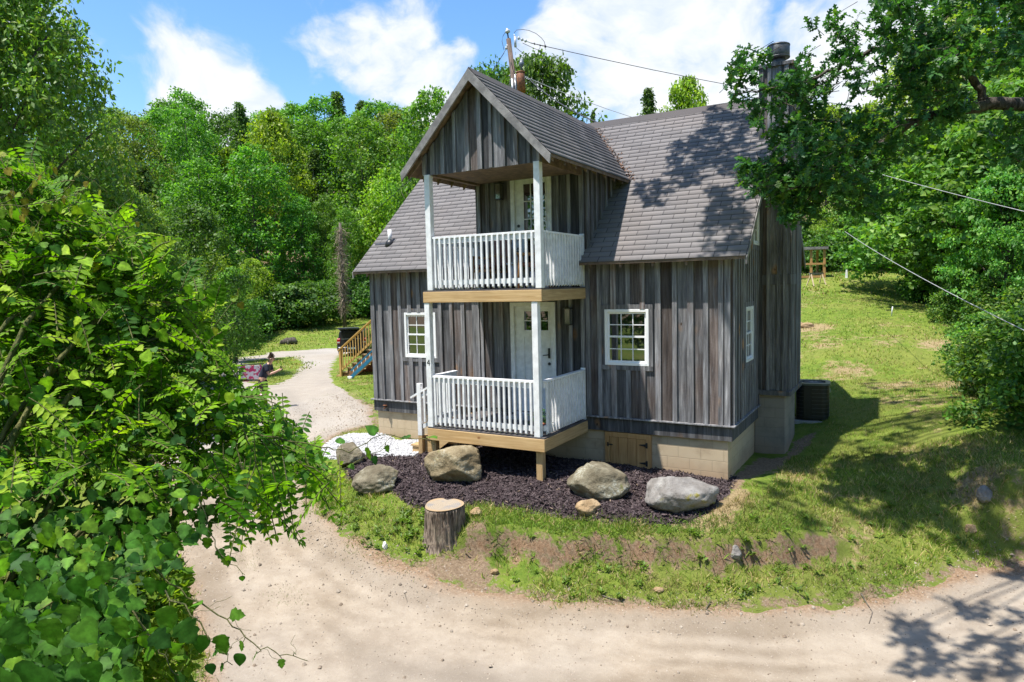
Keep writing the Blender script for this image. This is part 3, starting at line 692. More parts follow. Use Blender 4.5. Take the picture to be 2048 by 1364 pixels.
mb = MB(); siding(mb, 'x', 0, -1, 0, HD, zc(.01), gz, [], (.24, .30)); part(mb, 'gable_wall', M_BARN)
mb = MB(); siding(mb, 'y', HD, 1, 0, HW, zc(.01), zc(3.05), [], (.24, .30)); part(mb, 'back_wall', M_BARN)
mb = MB(); mb.col = (.3, .3, .5)
for x0, x1 in ((.004, .10), (7.90, 7.996)): mb.prism([(.13, -.25), (HD-.01, -.25), (HD-.01, 3.0), (YR, ZR-.25), (.13, 3.0)], 0, x0, x1)
mb.box(.11, 7.89, HD-.12, HD-.004, -.25, 3.05); part(mb, 'wall_light_block', M_DARK)  # gables and rear get the same dark backing, added to keep light out
# dormer sides and gable
yq = (4.86-ZE)/SLP-OY
mb = MB(); siding(mb, 'x', 5.31, 1, .0, yq+.2, lambda y: zmain(y)-.03, zc(4.86), [], (.20, .26), (.06, .09)); part(mb, 'dormer_cheek', M_BARN); mb = MB(); siding(mb, 'x', 2.93, -1, .0, yq+.2, lambda y: zmain(y)-.03, zc(4.86), [], (.20, .26), (.06, .09))
part(mb, 'dormer_cheek', M_BARN)
mb = MB(); siding(mb, 'y', -1.80, -1, 2.93, 5.35, zc(4.545), lambda u: zdorm(u)-.10, [], (.22, .27), (.055, .09)); part(mb, 'gable_boarding', M_BARN)
mb = MB(); mb.prism([(2.94, 4.56), (5.34, 4.56), (5.34, zdorm(5.34)-.12), (XM, ZP-.16), (2.94, zdorm(2.94)-.12)], 1, -1.795, -1.73); part(mb, 'gable_framing', M_RAFT)
# skirt board, drip ledge and block foundation
mb = MB(); mb.col = (.2, .18, .35)
for a, b in ((0.0, 2.9), (5.31, 8.0)): mb.box(a-.03*(a == 0), b+.032*(b == 8), -.032, .003, -.265, -.012)
mb.box(2.9, 5.31, -.03, .003, -.265, -.012)
mb.col = (.7, .22, .3); mb.box(8.0, 8.034, .004, 2.32, -.265, -.012); mb.box(8.0, 8.03, 3.75, HD+.03, -.265, -.012); mb.box(-.034, 0, .004, HD+.03, -.265, -.012); mb.box(0, 8, HD, HD+.03, -.265, -.012)
part(mb, 'skirt_board', M_BARN)
for q in ((-.085, 2.89, -.085, .0), (5.315, 8.085, -.085, .0), (8.0, 8.085, .002, 2.32), (-.085, 0, .002, HD)): mb = MB(); mb.col = (.8, .95, .1); mb.box(*q, -.010, .012); part(mb, 'drip_ledge', M_BARN)
mb = MB()
mb.box(.03, 7.95, .02, .22, -1.6, -.262); mb.box(7.75, 7.955, .222, HD-.02, -1.6, -.262); mb.box(.03, .23, .222, HD-.02, -1.6, -.262); mb.box(.23, 7.75, HD-.22, HD-.02, -1.6, -.262)
part(mb, 'block_foundation', M_BLOCK, bevel=.004)
# crawl-space hatch
mb = MB(); x0, x1, z0, z1 = HT
mb.col = (.1, .5, .5); mb.box(x0, x0+.09, -.03, .018, z0-.05, z1); mb.col = (.5, .5, .5); mb.box(x1-.09, x1, -.03, .018, z0-.05, z1); mb.col = (.8, .5, .5); mb.box(x0+.092, x1-.092, -.03, .018, z1-.09, z1)
hatch = part(mb, 'hatch_door', M_CEDAR, label='small orange plank hatch in the block foundation')
mb = MB()
for k in range(4):
    w = (x1-x0-.19)/4; mb.col = (random.random(), .5, .5); mb.box(x0+.095+k*w+.003, x0+.095+(k+1)*w-.003, -.022, .015, z0-.05, z1-.095)
part(mb, 'plank', M_CEDAR, hatch)
for z in (z1-.2, z0+.13):
    mb = MB(); mb.prism([(x1-.10, z-.05), (x1-.06, z-.05), (x1-.06, z+.05), (x1-.10, z+.05)], 1, -.036, -.0225); mb.prism([(x1-.105, z-.024), (x1-.105, z+.024), (x1-.22, z+.006), (x1-.22, z-.006)], 1, -.035, -.0225); part(mb, 'hinge', M_BLACK, hatch)
mb = MB(); mb.box(x0+.045, x0+.075, -.04, -.031, z1-.28, z1-.2); mb.box(x0+.077, x0+.15, -.038, -.0225, z1-.25, z1-.23); part(mb, 'latch', M_BLACK, hatch)

# ---- roofs
def shingle_slope(name, org, U, V, vlen, urange, lift=.010, cs=.1424, parent=None):
    """rows of shingles: each row a thin course whose lower edge stands proud"""
    org, U, V = (np.array(t, float) for t in (org, U, V)); V = V/np.linalg.norm(V); N = np.cross(U, V); N = N if N[2] > 0 else -N
    vs, uv, cc, fs = [], [], [], []
    nrow = int(math.ceil(vlen/cs-1e-6)); 
    for i in range(nrow):
        v0 = i*cs; v1 = min(v0+cs+.012, vlen+.004)
        for a0, b0, a1, b1 in urange(v0, min(v1, vlen)):
            nseg = max(1, int((b0-a0)/1.0)); tt = np.linspace(0, 1, nseg+1)
            for s0, s1 in zip(tt[:-1], tt[1:]):
                q = [(a0+(b0-a0)*s0, v0), (a0+(b0-a0)*s1, v0), (a1+(b1-a1)*s1, v1), (a1+(b1-a1)*s0, v1)]
                b = len(vs); l0 = lift+.002*math.sin(i*2.3+q[0][0]*1.7); l1 = lift+.002*math.sin(i*2.3+q[1][0]*1.7)
                P = [org+U*q[0][0]+V*q[0][1]+N*l0, org+U*q[1][0]+V*q[1][1]+N*l1, org+U*q[2][0]+V*q[2][1]+N*.001, org+U*q[3][0]+V*q[3][1]+N*.001]
                B = [org+U*q[0][0]+V*q[0][1]-N*.002, org+U*q[1][0]+V*q[1][1]-N*.002]
                vs += P+B; uv += [(q[0][0]+i*.013, v0+.006), (q[1][0]+i*.013, v0+.006), (q[2][0]+i*.013, v0+cs*.995), (q[3][0]+i*.013, v0+cs*.995), (q[0][0], v0), (q[1][0], v0)]
                fs += [(b, b+1, b+2, b+3), (b+4, b+5, b+1, b)]
    me = np_mesh(name, np.array(vs), np.array(fs), M_SHING, np.full((len(vs), 3), .5))
    ul = me.uv_layers.new(name='UVMap'); li = np.empty(len(me.loops), np.int32); me.loops.foreach_get('vertex_index', li)
    ul.data.foreach_set('uv', np.array(uv, np.float32)[li].ravel())
    o = link(name, me, parent)
    if parent is None: CP.append(o)
    return o
vl = math.hypot(YR+OY, ZR-ZE); cv = math.cos(math.atan(SLP))
def ur_main(v0, v1):
    y = v0*cv-OY
    if y < 1.15: return [(-OV, 2.925, -OV, 2.925), (5.315-.06*(y < -.03), HW+OV, 5.315-.06*(y < -.03), HW+OV)]
    return [(-OV, HW+OV, -OV, HW+OV)]
roof = shingle_slope('main_roof', (0, -OY, ZE), (1, 0, 0), (0, 1, SLP), vl, ur_main, .007)
shingle_slope('back_roof', (0, HD+OY, ZE), (1, 0, 0), (0, -1, SLP), vl, lambda a, b: [(-OV, HW+OV, -OV, HW+OV)])
def yint(x): return (zdorm(x)-ZE)/SLP-OY+.10
dl = math.hypot(HWD, ZP-ZDE); cd_ = HWD/dl
for sg in (-1, 1):
    shingle_slope('dormer_roof', (XM+sg*HWD, 0, ZDE), (0, 1, 0), (-sg, 0, DSL), dl, lambda v0, v1, sg=sg: [(DFR, yint(XM+sg*(HWD-v0*cd_)), DFR, yint(XM+sg*(HWD-v1*cd_)))])
mb = MB()                                            # ridge caps
mb.prism([(YR-.16, ZR-.155*SLP+.006), (YR, ZR+.012), (YR+.16, ZR-.155*SLP+.006), (YR, ZR+.028)], 0, -OV, HW+OV)
part(mb, 'ridge_cap', M_SHING)
mb = MB(); mb.prism([(XM-.13, ZP-.13*DSL+.008), (XM, ZP+.010), (XM+.13, ZP-.13*DSL+.008), (XM, ZP+.026)], 1, DFR, 3.3); part(mb, 'ridge_cap', M_SHING)
t = .055                                             # boarded decks under the shingles
mb = MB()
for x0, x1, ya in ((-OV+.01, 2.928, -OY+.01), (5.26, HW+OV-.01, -OY+.01), (2.929, 5.259, 1.15)):
    mb.prism([(ya, zmain(ya)-.006), (YR, ZR-.006), (YR, ZR-t-.03), (ya, zmain(ya)-t)], 0, x0, x1)
mb.prism([(HD+OY-.01, ZE+.003), (YR+.002, ZR-.006), (YR+.002, ZR-t-.03), (HD+OY-.01, ZE-t)], 0, -OV+.01, HW+OV-.01)
part(mb, 'roof_deck', M_RAFT)
mb = MB()
for sg in (-1, 1):
    e = XM+sg*(HWD-.01); vs = []
    for x, z in ((e, ZDE+.004), (XM+sg*.001, ZP-.008)):
        for dz in (0, -t): vs += [(x, DFR+.01, z+dz), (x, yint(x)+.02, z+dz)]
    mb.add(vs, [(0, 1, 5, 4), (2, 6, 7, 3), (0, 4, 6, 2), (1, 3, 7, 5), (0, 2, 3, 1), (4, 5, 7, 6)])
part(mb, 'dormer_deck', M_RAFT)
for sg in (-1, 1):                                   # barge boards on the dormer
    mb = MB(); e = XM+sg*(HWD+.005)
    def off(x, d): return (x, zdorm(x)-d) if abs(x-XM) <= HWD+.1 else None
    mb.prism([(e, ZDE-.012), (XM+sg*.0005, ZP-.006), (XM+sg*.0005, ZP-.20), (e-sg*.02, ZDE-.16)], 1, DFR-.022, DFR+.012)
    part(mb, 'barge_board', M_FASCIA)
for x0, x1 in ((-OV-.02, -OV+.012), (HW+OV-.012, HW+OV+.02)):   # and on the main gables
    mb = MB(); mb.prism([(-OY+.01, ZE-.012), (YR-.0005, ZR-.012), (YR-.0005, ZR-.16), (-OY+.02, ZE-.13)], 0, x0, x1); part(mb, 'barge_board', M_FASCIA)
    mb = MB(); mb.prism([(HD+OY-.01, ZE-.012), (YR+.0005, ZR-.012), (YR+.0005, ZR-.16), (HD+OY-.02, ZE-.13)], 0, x0, x1); part(mb, 'barge_board', M_FASCIA)
for x in list(np.arange(.1, 2.9, .58))+list(np.arange(5.5, 8.05, .60)):
    mb = MB(); y0, y1 = -OY+.035, .02
    mb.prism([(y0, zmain(y0)-t-.004), (y1, zmain(y1)-t-.004), (y1, zmain(y1)-t-.12), (y0, zmain(y0)-t-.09)], 0, x-.02, x+.02); part(mb, 'rafter_tail', M_RAFT)
for sg in (-1, 1):
    for y in np.arange(-1.9, 1.3, .45):
        mb = MB(); xa, xb = XM+sg*(HWD-.04), XM+sg*1.16
        mb.prism([(xa, zdorm(xa)-t-.004), (xb, zdorm(xb)-t-.004), (xb, zdorm(xb)-t-.13), (xa, zdorm(xa)-t-.09)], 1, y-.02, y+.02); part(mb, 'rafter_tail', M_RAFT)
for x in (2.99, 5.24):                                # headers that carry the dormer over the balcony
    mb = MB(); mb.box(x-.045, x+.045, -1.728, -.05, 4.56, 4.74); part(mb, 'porch_header', M_RAFT)
mb = MB()
for k in range(12):
    w = 1.67/12; mb.box(3.037, 5.193, -1.72+k*w+.004, -1.72+(k+1)*w-.004, 4.60, 4.62+.004*(k % 2))
part(mb, 'porch_ceiling', M_RAFT)

# ---- decks, posts, steps
def deck(ztop, th, name):
    d = MB(); d.col = (.2, .5, .5); d.box(DX0-.03, DX1+.02, DY, DY+.045, ztop-th, ztop-.002); fr = part(d, 'deck_beam', M_BEAM, bevel=.004)
    for x in (DX0-.028, DX1-.025):
        d = MB(); d.col = (.1+x*.13, .5, .5); d.box(x, x+.043, DY+.047, -.035, ztop-th, ztop-.002); part(d, 'deck_beam', M_BEAM2, bevel=.004)
    d = MB(); y = DY+.01; 
    while y < -.17: d.box(DX0-.02, DX1+.01, y, y+.135, ztop-.001, ztop+.024); y += .142
    d.box(DX0-.02, DX1+.01, y, -.052, ztop-.001, ztop+.024); part(d, name, M_DECK)
    d = MB()
    for x in np.arange(DX0+.4, DX1-.1, .4): d.box(x-.02, x+.02, DY+.05, -.04, ztop-th+.01, ztop-.004)
    part(d, 'deck_joist', M_BEAM2)
M_BEAM2 = new_lumber('new_pine_joist', (.38, .24, .105), (.55, .385, .20), 1)
deck(ZD, .218, 'porch_floor'); deck(ZU, .197, 'balcony_floor')
PX = {}
for x, lab in ((2.935, 0), (5.18, 1)):
    mb = MB(); mb.box(x-.056, x+.056, -1.862, -1.75, ZD+.026, ZU-.199); PX[lab] = part(mb, 'porch_post', M_WHITE, bevel=.004)
    mb = MB(); mb.box(x-.06, x+.06, -1.80, -1.68, -1.25, ZD-.02 if False else ZD-.22); part(mb, 'deck_leg', M_POSTL, bevel=.004)
for x in (3.03, 5.27):
    mb = MB(); mb.box(x-.057, x+.057, -1.865, -1.75, ZU+.026, 4.557); part(mb, 'balcony_post', M_WHITE, bevel=.004)
mb = MB()                                             # the house number on the post
nx, nz, ny = 2.935, 1.14, -1.8655
mb.box(nx+.012, nx+.026, ny, ny+.004, nz-.055, nz+.055); mb.box(nx-.03, nx+.036, ny-.0005, ny+.0035, nz-.018, nz-.004); mb.beam((nx-.026, ny+.002, nz-.008), (nx+.018, ny+.002, nz+.052), .013, .004, (0, 1, 0))
part(mb, 'house_number', M_BLACK, label='black numeral four on the white porch post')
def railing(p, q, z, name='porch_railing', n=None, h=.99, out=(0, -1)):
    """a run of white railing between p and q: cap, inner rails, and square pickets nailed on the outside"""
    p = np.array(p); q = np.array(q); d = q-p; L = np.hypot(*d); d = d/L; o = np.array(out, float)
    m = MB(); a = np.r_[p, z+h-.018]; b = np.r_[q, z+h-.018]; m.beam(a, b, .09, .036); r = part(m, name, M_WHITE, bevel=.003)
    for zz in (h-.085, .16): m = MB(); m.beam(np.r_[p, z+zz], np.r_[q, z+zz], .036, .088); part(m, 'rail', M_WHITE, r)
    n = n or int(L/.107)
    for k in range(n):
        c = p+d*(L*(k+.5)/n)+o*.036; m = MB()
        w = .018; zb, zt = z+.045, z+h-.037
        e = np.array([d[0], d[1], 0]); oo = np.array([o[0], o[1], 0]); C3 = np.r_[c, 0]
        vs = []
        for (s1, s2) in ((-1, -1), (1, -1), (1, 1), (-1, 1)): vs.append(C3+e*w*s1+oo*w*s2+[0, 0, zb+(.028 if s2 > 0 else 0) if s2 > 0 else zb+.028*0])
        for (s1, s2) in ((-1, -1), (1, -1), (1, 1), (-1, 1)): vs.append(C3+e*w*s1+oo*w*s2+[0, 0, zt])
        m.add(vs, [(3, 2, 1, 0), (4, 5, 6, 7)]+[(i, (i+1) % 4, 4+(i+1) % 4, 4+i) for i in range(4)])
        part(m, 'picket', M_WHITE, r)
    return r
railing((2.998, -1.80), (5.117, -1.80), ZD, n=20); railing((5.255, -1.735), (5.255, -.06), ZD, n=15, out=(1, 0)); railing((2.95, -1.735), (2.95, -1.0), ZD, n=7, out=(-1, 0))
railing((3.096, -1.80), (5.204, -1.80), ZU, 'balcony_railing', n=19); railing((5.265, -1.735), (5.265, -.06), ZU, 'balcony_railing', n=15, out=(1, 0)); railing((2.985, -1.735), (2.985, -.06), ZU, 'balcony_railing', n=15, out=(-1, 0))
for x, y, z in ((5.265, -.045, ZU), (2.985, -.045, ZU), (5.255, -.045, ZD)):
    mb = MB(); mb.box(x-.045, x+.045, y-.035, y+.02 if y > -.02 else y, z+.026, z+1.02); part(mb, 'rail_post', M_WHITE)
steps = None
steps = MB(); steps.box(2.4, 2.86, -.9, -.15, -.62, -.60); steps = part(steps, 'porch_steps', M_BEAM, label='short wooden steps down from the left side of the porch')
for y in (-.97, -.08): mb = MB(); mb.col = (.3, .5, .5); mb.prism([(2.865, -.13), (2.865, -.45), (2.3, -.85), (1.80, -.98), (1.80, -.72), (2.06, -.72), (2.06, -.52), (2.34, -.52), (2.34, -.32), (2.62, -.32), (2.62, -.13)], 1, y-.02, y+.02); part(mb, 'stringer', M_BEAM, steps)
for k, (x, z) in enumerate(((2.62, -.29), (2.34, -.49), (2.06, -.69))):
    mb = MB(); mb.col = (k*.3, .5, .5); mb.box(x-.28, x+.02, -1.01, -.04, z-.028, z+.006); part(mb, 'tread', M_BEAM2, steps)
mb = MB(); mb.box(2.03, 2.13, -1.085, -.995, -.46, .60); part(mb, 'newel_post', M_WHITE, steps, .003)
mb = MB(); mb.box(2.032, 2.128, -1.083, -.997, -1.05, -.462); part(mb, 'newel_foot', M_POSTL, steps)
mb = MB(); mb.beam((1.86, -1.04, .30), (2.9, -1.04, .845), .085, .036); part(mb, 'handrail', M_WHITE, steps)
for a, b in ((.34, .74), (-.28, .10)): mb = MB(); mb.beam((2.13, -1.04, a), (2.9, -1.04, b), .036, .08); part(mb, 'rail', M_WHITE, steps)
for k in range(6):
    x = 2.22+k*.115; zz = .30+(x-1.86)*.524; mb = MB(); mb.box(x-.018, x+.018, -1.096, -1.06, zz-.66, zz-.03); part(mb, 'picket', M_WHITE, steps)

# ---- windows, doors, lanterns
def window(plane, off, sgn, u0, u1, z0, z1, cols=3, rows=2, trim=True, name='window'):
    def bx(m, a, b, d0, d1, c, e):
        lo, hi = sorted((off+sgn*d0, off+sgn*d1))
        if plane == 'y': m.box(a, b, lo, hi, c, e)
        else: m.box(lo, hi, a, b, c, e)
    m = MB(); fw = .052
    bx(m, u0, u0+fw, -.06, .055, z0, z1); bx(m, u1-fw, u1, -.06, .055, z0, z1); bx(m, u0+fw, u1-fw, -.06, .054, z1-fw, z1); bx(m, u0+fw, u1-fw, -.06, .062, z0, z0+fw)
    w = part(m, name, M_VINYL, bevel=.003)
    zm = (z0+z1)/2; a, b = u0+fw, u1-fw
    for s0, s1, dd in ((zm-.005, z1-fw, .020), (z0+fw, zm+.03, .032)):
        m = MB(); sw = .034
        bx(m, a, a+sw, dd-.03, dd, s0, s1); bx(m, b-sw, b, dd-.03, dd, s0, s1); bx(m, a+sw, b-sw, dd-.03, dd, s1-sw, s1); bx(m, a+sw, b-sw, dd-.03, dd, s0, s0+sw)
        for k in range(1, cols):
            x = a+sw+(b-a-2*sw)*k/cols; bx(m, x-.008, x+.008, dd-.018, dd-.006, s0+sw, s1-sw)
        for k in range(1, rows):
            z = s0+sw+(s1-s0-2*sw)*k/rows; bx(m, a+sw, b-sw, dd-.0185, dd-.0055, z-.008, z+.008)
        part(m, 'sash', M_VINYL, w)
        m = MB(); bx(m, a+sw-.002, b-sw+.002, dd-.024, dd-.020, s0+sw-.002, s1-sw+.002); part(m, 'pane', M_GLASS, w)
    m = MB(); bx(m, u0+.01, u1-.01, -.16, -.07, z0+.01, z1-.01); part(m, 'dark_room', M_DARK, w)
    if trim:
        m = MB(); tw = .075
        m.col = (.21, .45, .2); bx(m, u0-tw, u1+tw, .022, .052, z1+.004, z1+.088); m.col = (.9, .5, .2); bx(m, u0-tw, u1+tw, .022, .053, z0-.09, z0-.004)
        m.col = (.4, .4, .2); bx(m, u0-tw, u0-.004, .022, .0505, z0-.003, z1+.003); m.col = (.6, .5, .2); bx(m, u1+.004, u1+tw, .022, .0505, z0-.003, z1+.003); part(m, 'trim', M_BARN, w)
window('y', 0, -1, *WR); window('y', 0, -1, *WL); window('x', HW, 1, *SW, cols=2); window('x', HW, 1, *GW, cols=2, trim=True)
def door(u0, u1, z0, z1, lites, name, handle_right):
    m = MB(); fw = .085
    m.box(u0, u0+fw, -.055, .03, z0, z1); m.box(u1-fw, u1, -.055, .03, z0, z1); m.box(u0+fw, u1-fw, -.0545, .03, z1-fw, z1); m.box(u0+fw, u1-fw, -.07, .03, z0-.03, z0+.022)
    d = part(m, name, M_WHITE, bevel=.003)
    a, b, c, e = u0+fw+.004, u1-fw-.004, z0+.026, z1-fw-.004
    gx0, gx1, gz0, gz1, cols, rows = lites
    m = MB(); yo, yi = -.012, .03
    m.box(a, gx0, yo, yi, c, e); m.box(gx1, b, yo, yi, c, e); m.box(gx0, gx1, yo, yi, gz1, e)
    if rows == 2:                                     # two tall recessed panels below the lites
        mid = (gx0+gx1)/2; zt = gz0-.13
        m.box(gx0, gx1, yo, yi, zt, gz0); m.box(gx0, gx1, yo, yi, c, c+.2); m.box(mid-.05, mid+.05, yo, yi, c+.2, zt); m.box(gx0, mid-.05, yo+.014, yi, c+.2, zt); m.box(mid+.05, gx1, yo+.014, yi, c+.2, zt)
    else: m.box(gx0, gx1, yo, yi, c, gz0)
    part(m, 'door_leaf', M_WHITE, d)
    m = MB()
    m.box(gx0-.02, gx0+.012, yo-.008, yo+.004, gz0-.02, gz1+.02); m.box(gx1-.012, gx1+.02, yo-.008, yo+.004, gz0-.02, gz1+.02); m.box(gx0+.012, gx1-.012, yo-.0075, yo+.004, gz1-.012, gz1+.02); m.box(gx0+.012, gx1-.012, yo-.0075, yo+.004, gz0-.02, gz0+.012)
    for k in range(1, cols): x = gx0+(gx1-gx0)*k/cols; m.box(x-.009, x+.009, yo-.004, yo+.006, gz0, gz1)
    for k in range(1, rows): z = gz0+(gz1-gz0)*k/rows; m.box(gx0, gx1, yo-.0045, yo+.0055, z-.009, z+.009)
    part(m, 'muntin', M_WHITE, d)
    m = MB(); m.box(gx0, gx1, yo+.010, yo+.016, gz0, gz1); part(m, 'pane', M_GLASS, d)
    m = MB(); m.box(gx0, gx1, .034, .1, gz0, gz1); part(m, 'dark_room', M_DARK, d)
    hx = b-.07 if handle_right else a+.07; s = -1 if handle_right else 1; hz = 1.17 if handle_right else z0+1.0
    m = MB(); m.box(hx-.022, hx+.022, yo-.014, yo, hz-.09, hz+.11); m.tube([(hx, yo-.01, hz-.02), (hx, yo-.055, hz-.02), (hx+s*.11, yo-.058, hz-.03)], .011, 6); part(m, 'handle', M_BLACK, d)
    m = MB(); m.lathe([(.028, -.02), (.03, -.004), (.02, 0)], (hx, yo, hz-.20 if handle_right else hz+.2), 12, 1); part(m, 'deadbolt', M_BLACK, d)
door(*DL, (3.955, 4.515, 1.62, 2.02, 3, 2), 'front_door', True)
door(*DU, (4.0, 4.5, 2.78, 4.52, 3, 5), 'balcony_door', False)
M_LGLASS = glass_mat('lantern_glass', (.11, .11, .10), .08)
def lantern(x, zt):
    m = MB(); m.box(x-.035, x+.035, -.055, -.049, zt-.30, zt-.02); m.box(x-.075, x+.075, -.20, -.052, zt-.025, zt); m.box(x-.065, x+.065, -.19, -.060, zt-.335, zt-.315)
    for a, b in ((-.062, -.187), (.062, -.187), (-.062, -.063), (.062, -.063)): m.box(x+a-.006, x+a+.006, b-.006, b+.006, zt-.315, zt-.025)
    l = part(m, 'wall_lantern', M_BLACK)
    m = MB(); m.box(x-.055, x+.055, -.180, -.070, zt-.312, zt-.028); part(m, 'glass', M_LGLASS, l)
lantern(3.515, 4.57); lantern(4.99, 2.08)
# hose tap, roof vents
mb = MB(); mb.tube([(.33, .0, -.16), (.33, -.09, -.16), (.33, -.11, -.20)], .016, 8); mb.lathe([(.05, 0), (.05, .012)], (.33, -.07, -.125), 10); part(mb, 'hose_tap', M_RUST)
def vent(x, y, h, r=.045):
    z = zmain(y); m = MB(); m.lathe([(r, z-.03), (r, z+h), (r*.8, z+h), (r*.8, z+h-.03)], (x, y, 0), 12); v = part(m, 'vent_pipe', M_WHITE)
    m = MB(); m.lathe([(r*3, z-.13), (r*2.2, z+.02), (r*1.15, z+.07)], (x, y, 0), 12); part(m, 'vent_boot', M_BLACK, v)
vent(.21, .46, .30); vent(2.72, .42, .34, .03)
mb = MB(); ya = .40; mb.prism([(ya, zmain(ya)+.012), (ya+.05, zmain(ya+.05)+.012), (ya+.05, zmain(ya+.05)+.020), (ya, zmain(ya)+.020)], 0, -.2, .16); part(mb, 'flashing', M_BLACK)

# ---- chimney on the right gable
CX1, CY0, CY1, CT = 8.615, 2.335, 3.86, 6.62
mb = MB(); mb.box(7.96, 8.545, 2.38, 3.72, -1.6, .215); chim = part(mb, 'chimney', M_BLOCKG, bevel=.012, label='wood clad chimney on a sooty block base')
mb = MB(); siding(mb, 'y', CY0+.03, -1, 8.02, CX1-.03, zc(.315), zc(CT), [], (.19, .24), (.06, .08)); siding(mb, 'x', CX1-.03, 1, CY0+.03, CY1-.03, zc(.315), zc(CT), [], (.15, .19), (.06, .08)); siding(mb, 'y', CY1-.03, 1, 8.02, CX1-.03, zc(.315), zc(CT), [], (.19, .24), (.06, .08))
part(mb, 'cladding', M_BARN, chim)
mb = MB(); mb.box(8.02, CX1-.032, CY0+.032, CY1-.032, .31, CT-.01); part(mb, 'framing', M_DARK, chim)
for e, z0, z1 in ((.045, .217, .312), (.022, 2.42, 2.62), (.05, CT, CT+.06)): mb = MB(); mb.col = (z1*.1, .42, .4); mb.box(8.0, CX1+e, CY0-e, CY1+e, z0, z1); part(mb, 'trim', M_BARN, chim)
mb = MB(); mb.lathe([(.13, CT+.06), (.13, CT+.42)], (8.28, 3.0, 0), 16); mb.lathe([(.20, CT+.32), (.215, CT+.34), (.215, CT+.58), (.20, CT+.60)], (8.28, 3.0, 0), 20); mb.lathe([(.217, CT+.33), (.222, CT+.345), (.217, CT+.36)], (8.28, 3.0, 0), 20); mb.lathe([(.217, CT+.56), (.222, CT+.575), (.217, CT+.59)], (8.28, 3.0, 0), 20)
part(mb, 'flue_cap', simple('sooty_flue', (.10, .105, .11), .5, .7, .3, 14, .15, .003), chim)
for o in CP: o.parent = cabin; o.location = (-4, 0, .95)

# leaf litter caught in the roof valleys
lp = []
for k in range(420):
    sg = 1 if k < 300 else -1; f = rng.uniform(0, 1); x = XM+sg*(HWD*(1-f)+abs(rng.normal(0, .07))); y = (zdorm(XM+sg*HWD*(1-f))-ZE)/SLP-OY-.02; lp.append((x, y, zmain(y)+.018))
lme = scatter_mesh('leaf_litter', M_ATTR, [(0, 0, 0), (.5, .25, .08), (1, 0, 0), (.5, -.25, .08)], [(0, 1, 2, 3)], np.array(lp), rand_unit(420)*[1, 1, .4], rand_unit(420)*.5+[0, -.6, 1], rng.uniform(.03, .075, 420), np.array([.16, .085, .05])*rng.uniform(.5, 1.5, (420, 1)))
tag(link('leaf_litter', lme), 'dry brown leaves caught in the roof valleys', 'leaves', kind='stuff')
# ---- things on the balcony and the porch
M_LEATHER = simple('red_brown_leather', (.19, .062, .035), .5, 0, .25, 12, .2, .003); M_CHAIRW = simple('orange_chair_wood', (.36, .17, .06), .5, 0, .25, 14, .2, .003)
M_CLOTH = simple('grey_cloth', (.40, .42, .42), .9, 0, .15, 20, .3, .004)
def porch_chair(loc, rz, label):
    t = empty('porch_chair', loc, rz, label, 'chair', 'balcony chairs')
    for sx in (-.27, .27):
        m = MB(); m.tube([(sx, -.27, 0), (sx*.98, -.25, .60)], [.020, .024], 8); m.build('leg', M_CHAIRW, t)
        m = MB(); m.tube([(sx, .30, 0), (sx*.96, .20, .42), (sx*.96, .27, .98)], [.020, .026, .018], 8); m.build('leg', M_CHAIRW, t)
        m = MB(); m.prism([(-.33, .60), (.24, .58), (.24, .62), (-.33, .645)], 0, sx-.035, sx+.035); m.build('armrest', M_CHAIRW, t, .012)
    m = MB(); m.prism([(-.29, .40), (.22, .36), (.22, .45), (-.29, .47)], 0, -.245, .245); m.build('seat', M_LEATHER, t, .02)
    m = MB(); m.prism([(.20, .46), (.29, .97), (.245, .98), (.155, .46)], 0, -.24, .24); m.build('backrest', M_LEATHER, t, .015)
    m = MB(); m.beam((-.26, -.25, .35), (.26, -.25, .35), .03, .05); m.beam((-.26, .22, .33), (.26, .22, .33), .03, .05); m.build('stretcher', M_CHAIRW, t)
    return t
porch_chair((3.62, -.62, ZU+.024), R(-12), 'red leather chair with wooden legs near the left end of the balcony')
porch_chair((4.72, -.95, ZU+.024), R(-68), 'wooden armchair behind the right end of the balcony railing')
t = empty('side_table', (4.28, -.75, ZU+.024), 0, 'small grey covered table between the two balcony chairs', 'table')
mb = MB(); mb.lathe([(.23, .44), (.24, .45), (.24, .47), (.23, .48)], n=20); mb.build('tabletop', M_CLOTH, t)
mb = MB(); mb.lathe([(.22, .05), (.20, .2), (.21, .435)], n=14); mb.build('skirt', M_CLOTH, t)
for a in range(3): mb = MB(); an = a*2.1; mb.tube([(.15*math.cos(an), .15*math.sin(an), 0), (.13*math.cos(an), .13*math.sin(an), .05)], .015, 6); mb.build('leg', M_BLACK, t)
t = empty('table_lantern', (4.28, -.75, ZU+.024+.48), 0, 'small black wire lantern standing on the balcony table', 'lantern')
mb = MB(); mb.box(-.06, .06, -.06, .06, 0, .012); mb.box(-.05, .05, -.05, .05, .20, .215)
for a, b in ((-.05, -.05), (.05, -.05), (.05, .05), (-.05, .05)): mb.tube([(a, b, .01), (a, b, .2)], .005, 5); mb.tube([(a, b, .21), (0, 0, .28)], .005, 5)
mb.build('cage', M_BLACK, t); mb = MB(); mb.lathe([(.025, .012), (.025, .11), (.01, .12)], n=10); mb.build('candle', M_WHITE, t)
t = empty('flower_pot', (5.02, -1.45, ZD+.024), 0, 'small red clay pot with green leaves on the lower porch', 'pot plant')
mb = MB(); mb.lathe([(.06, 0), (.085, .13), (.10, .13), (.10, .16), (.085, .16), (.08, .14)], n=14); mb.build('pot', simple('clay_pot', (.34, .11, .06), .8, 0, .2), t)
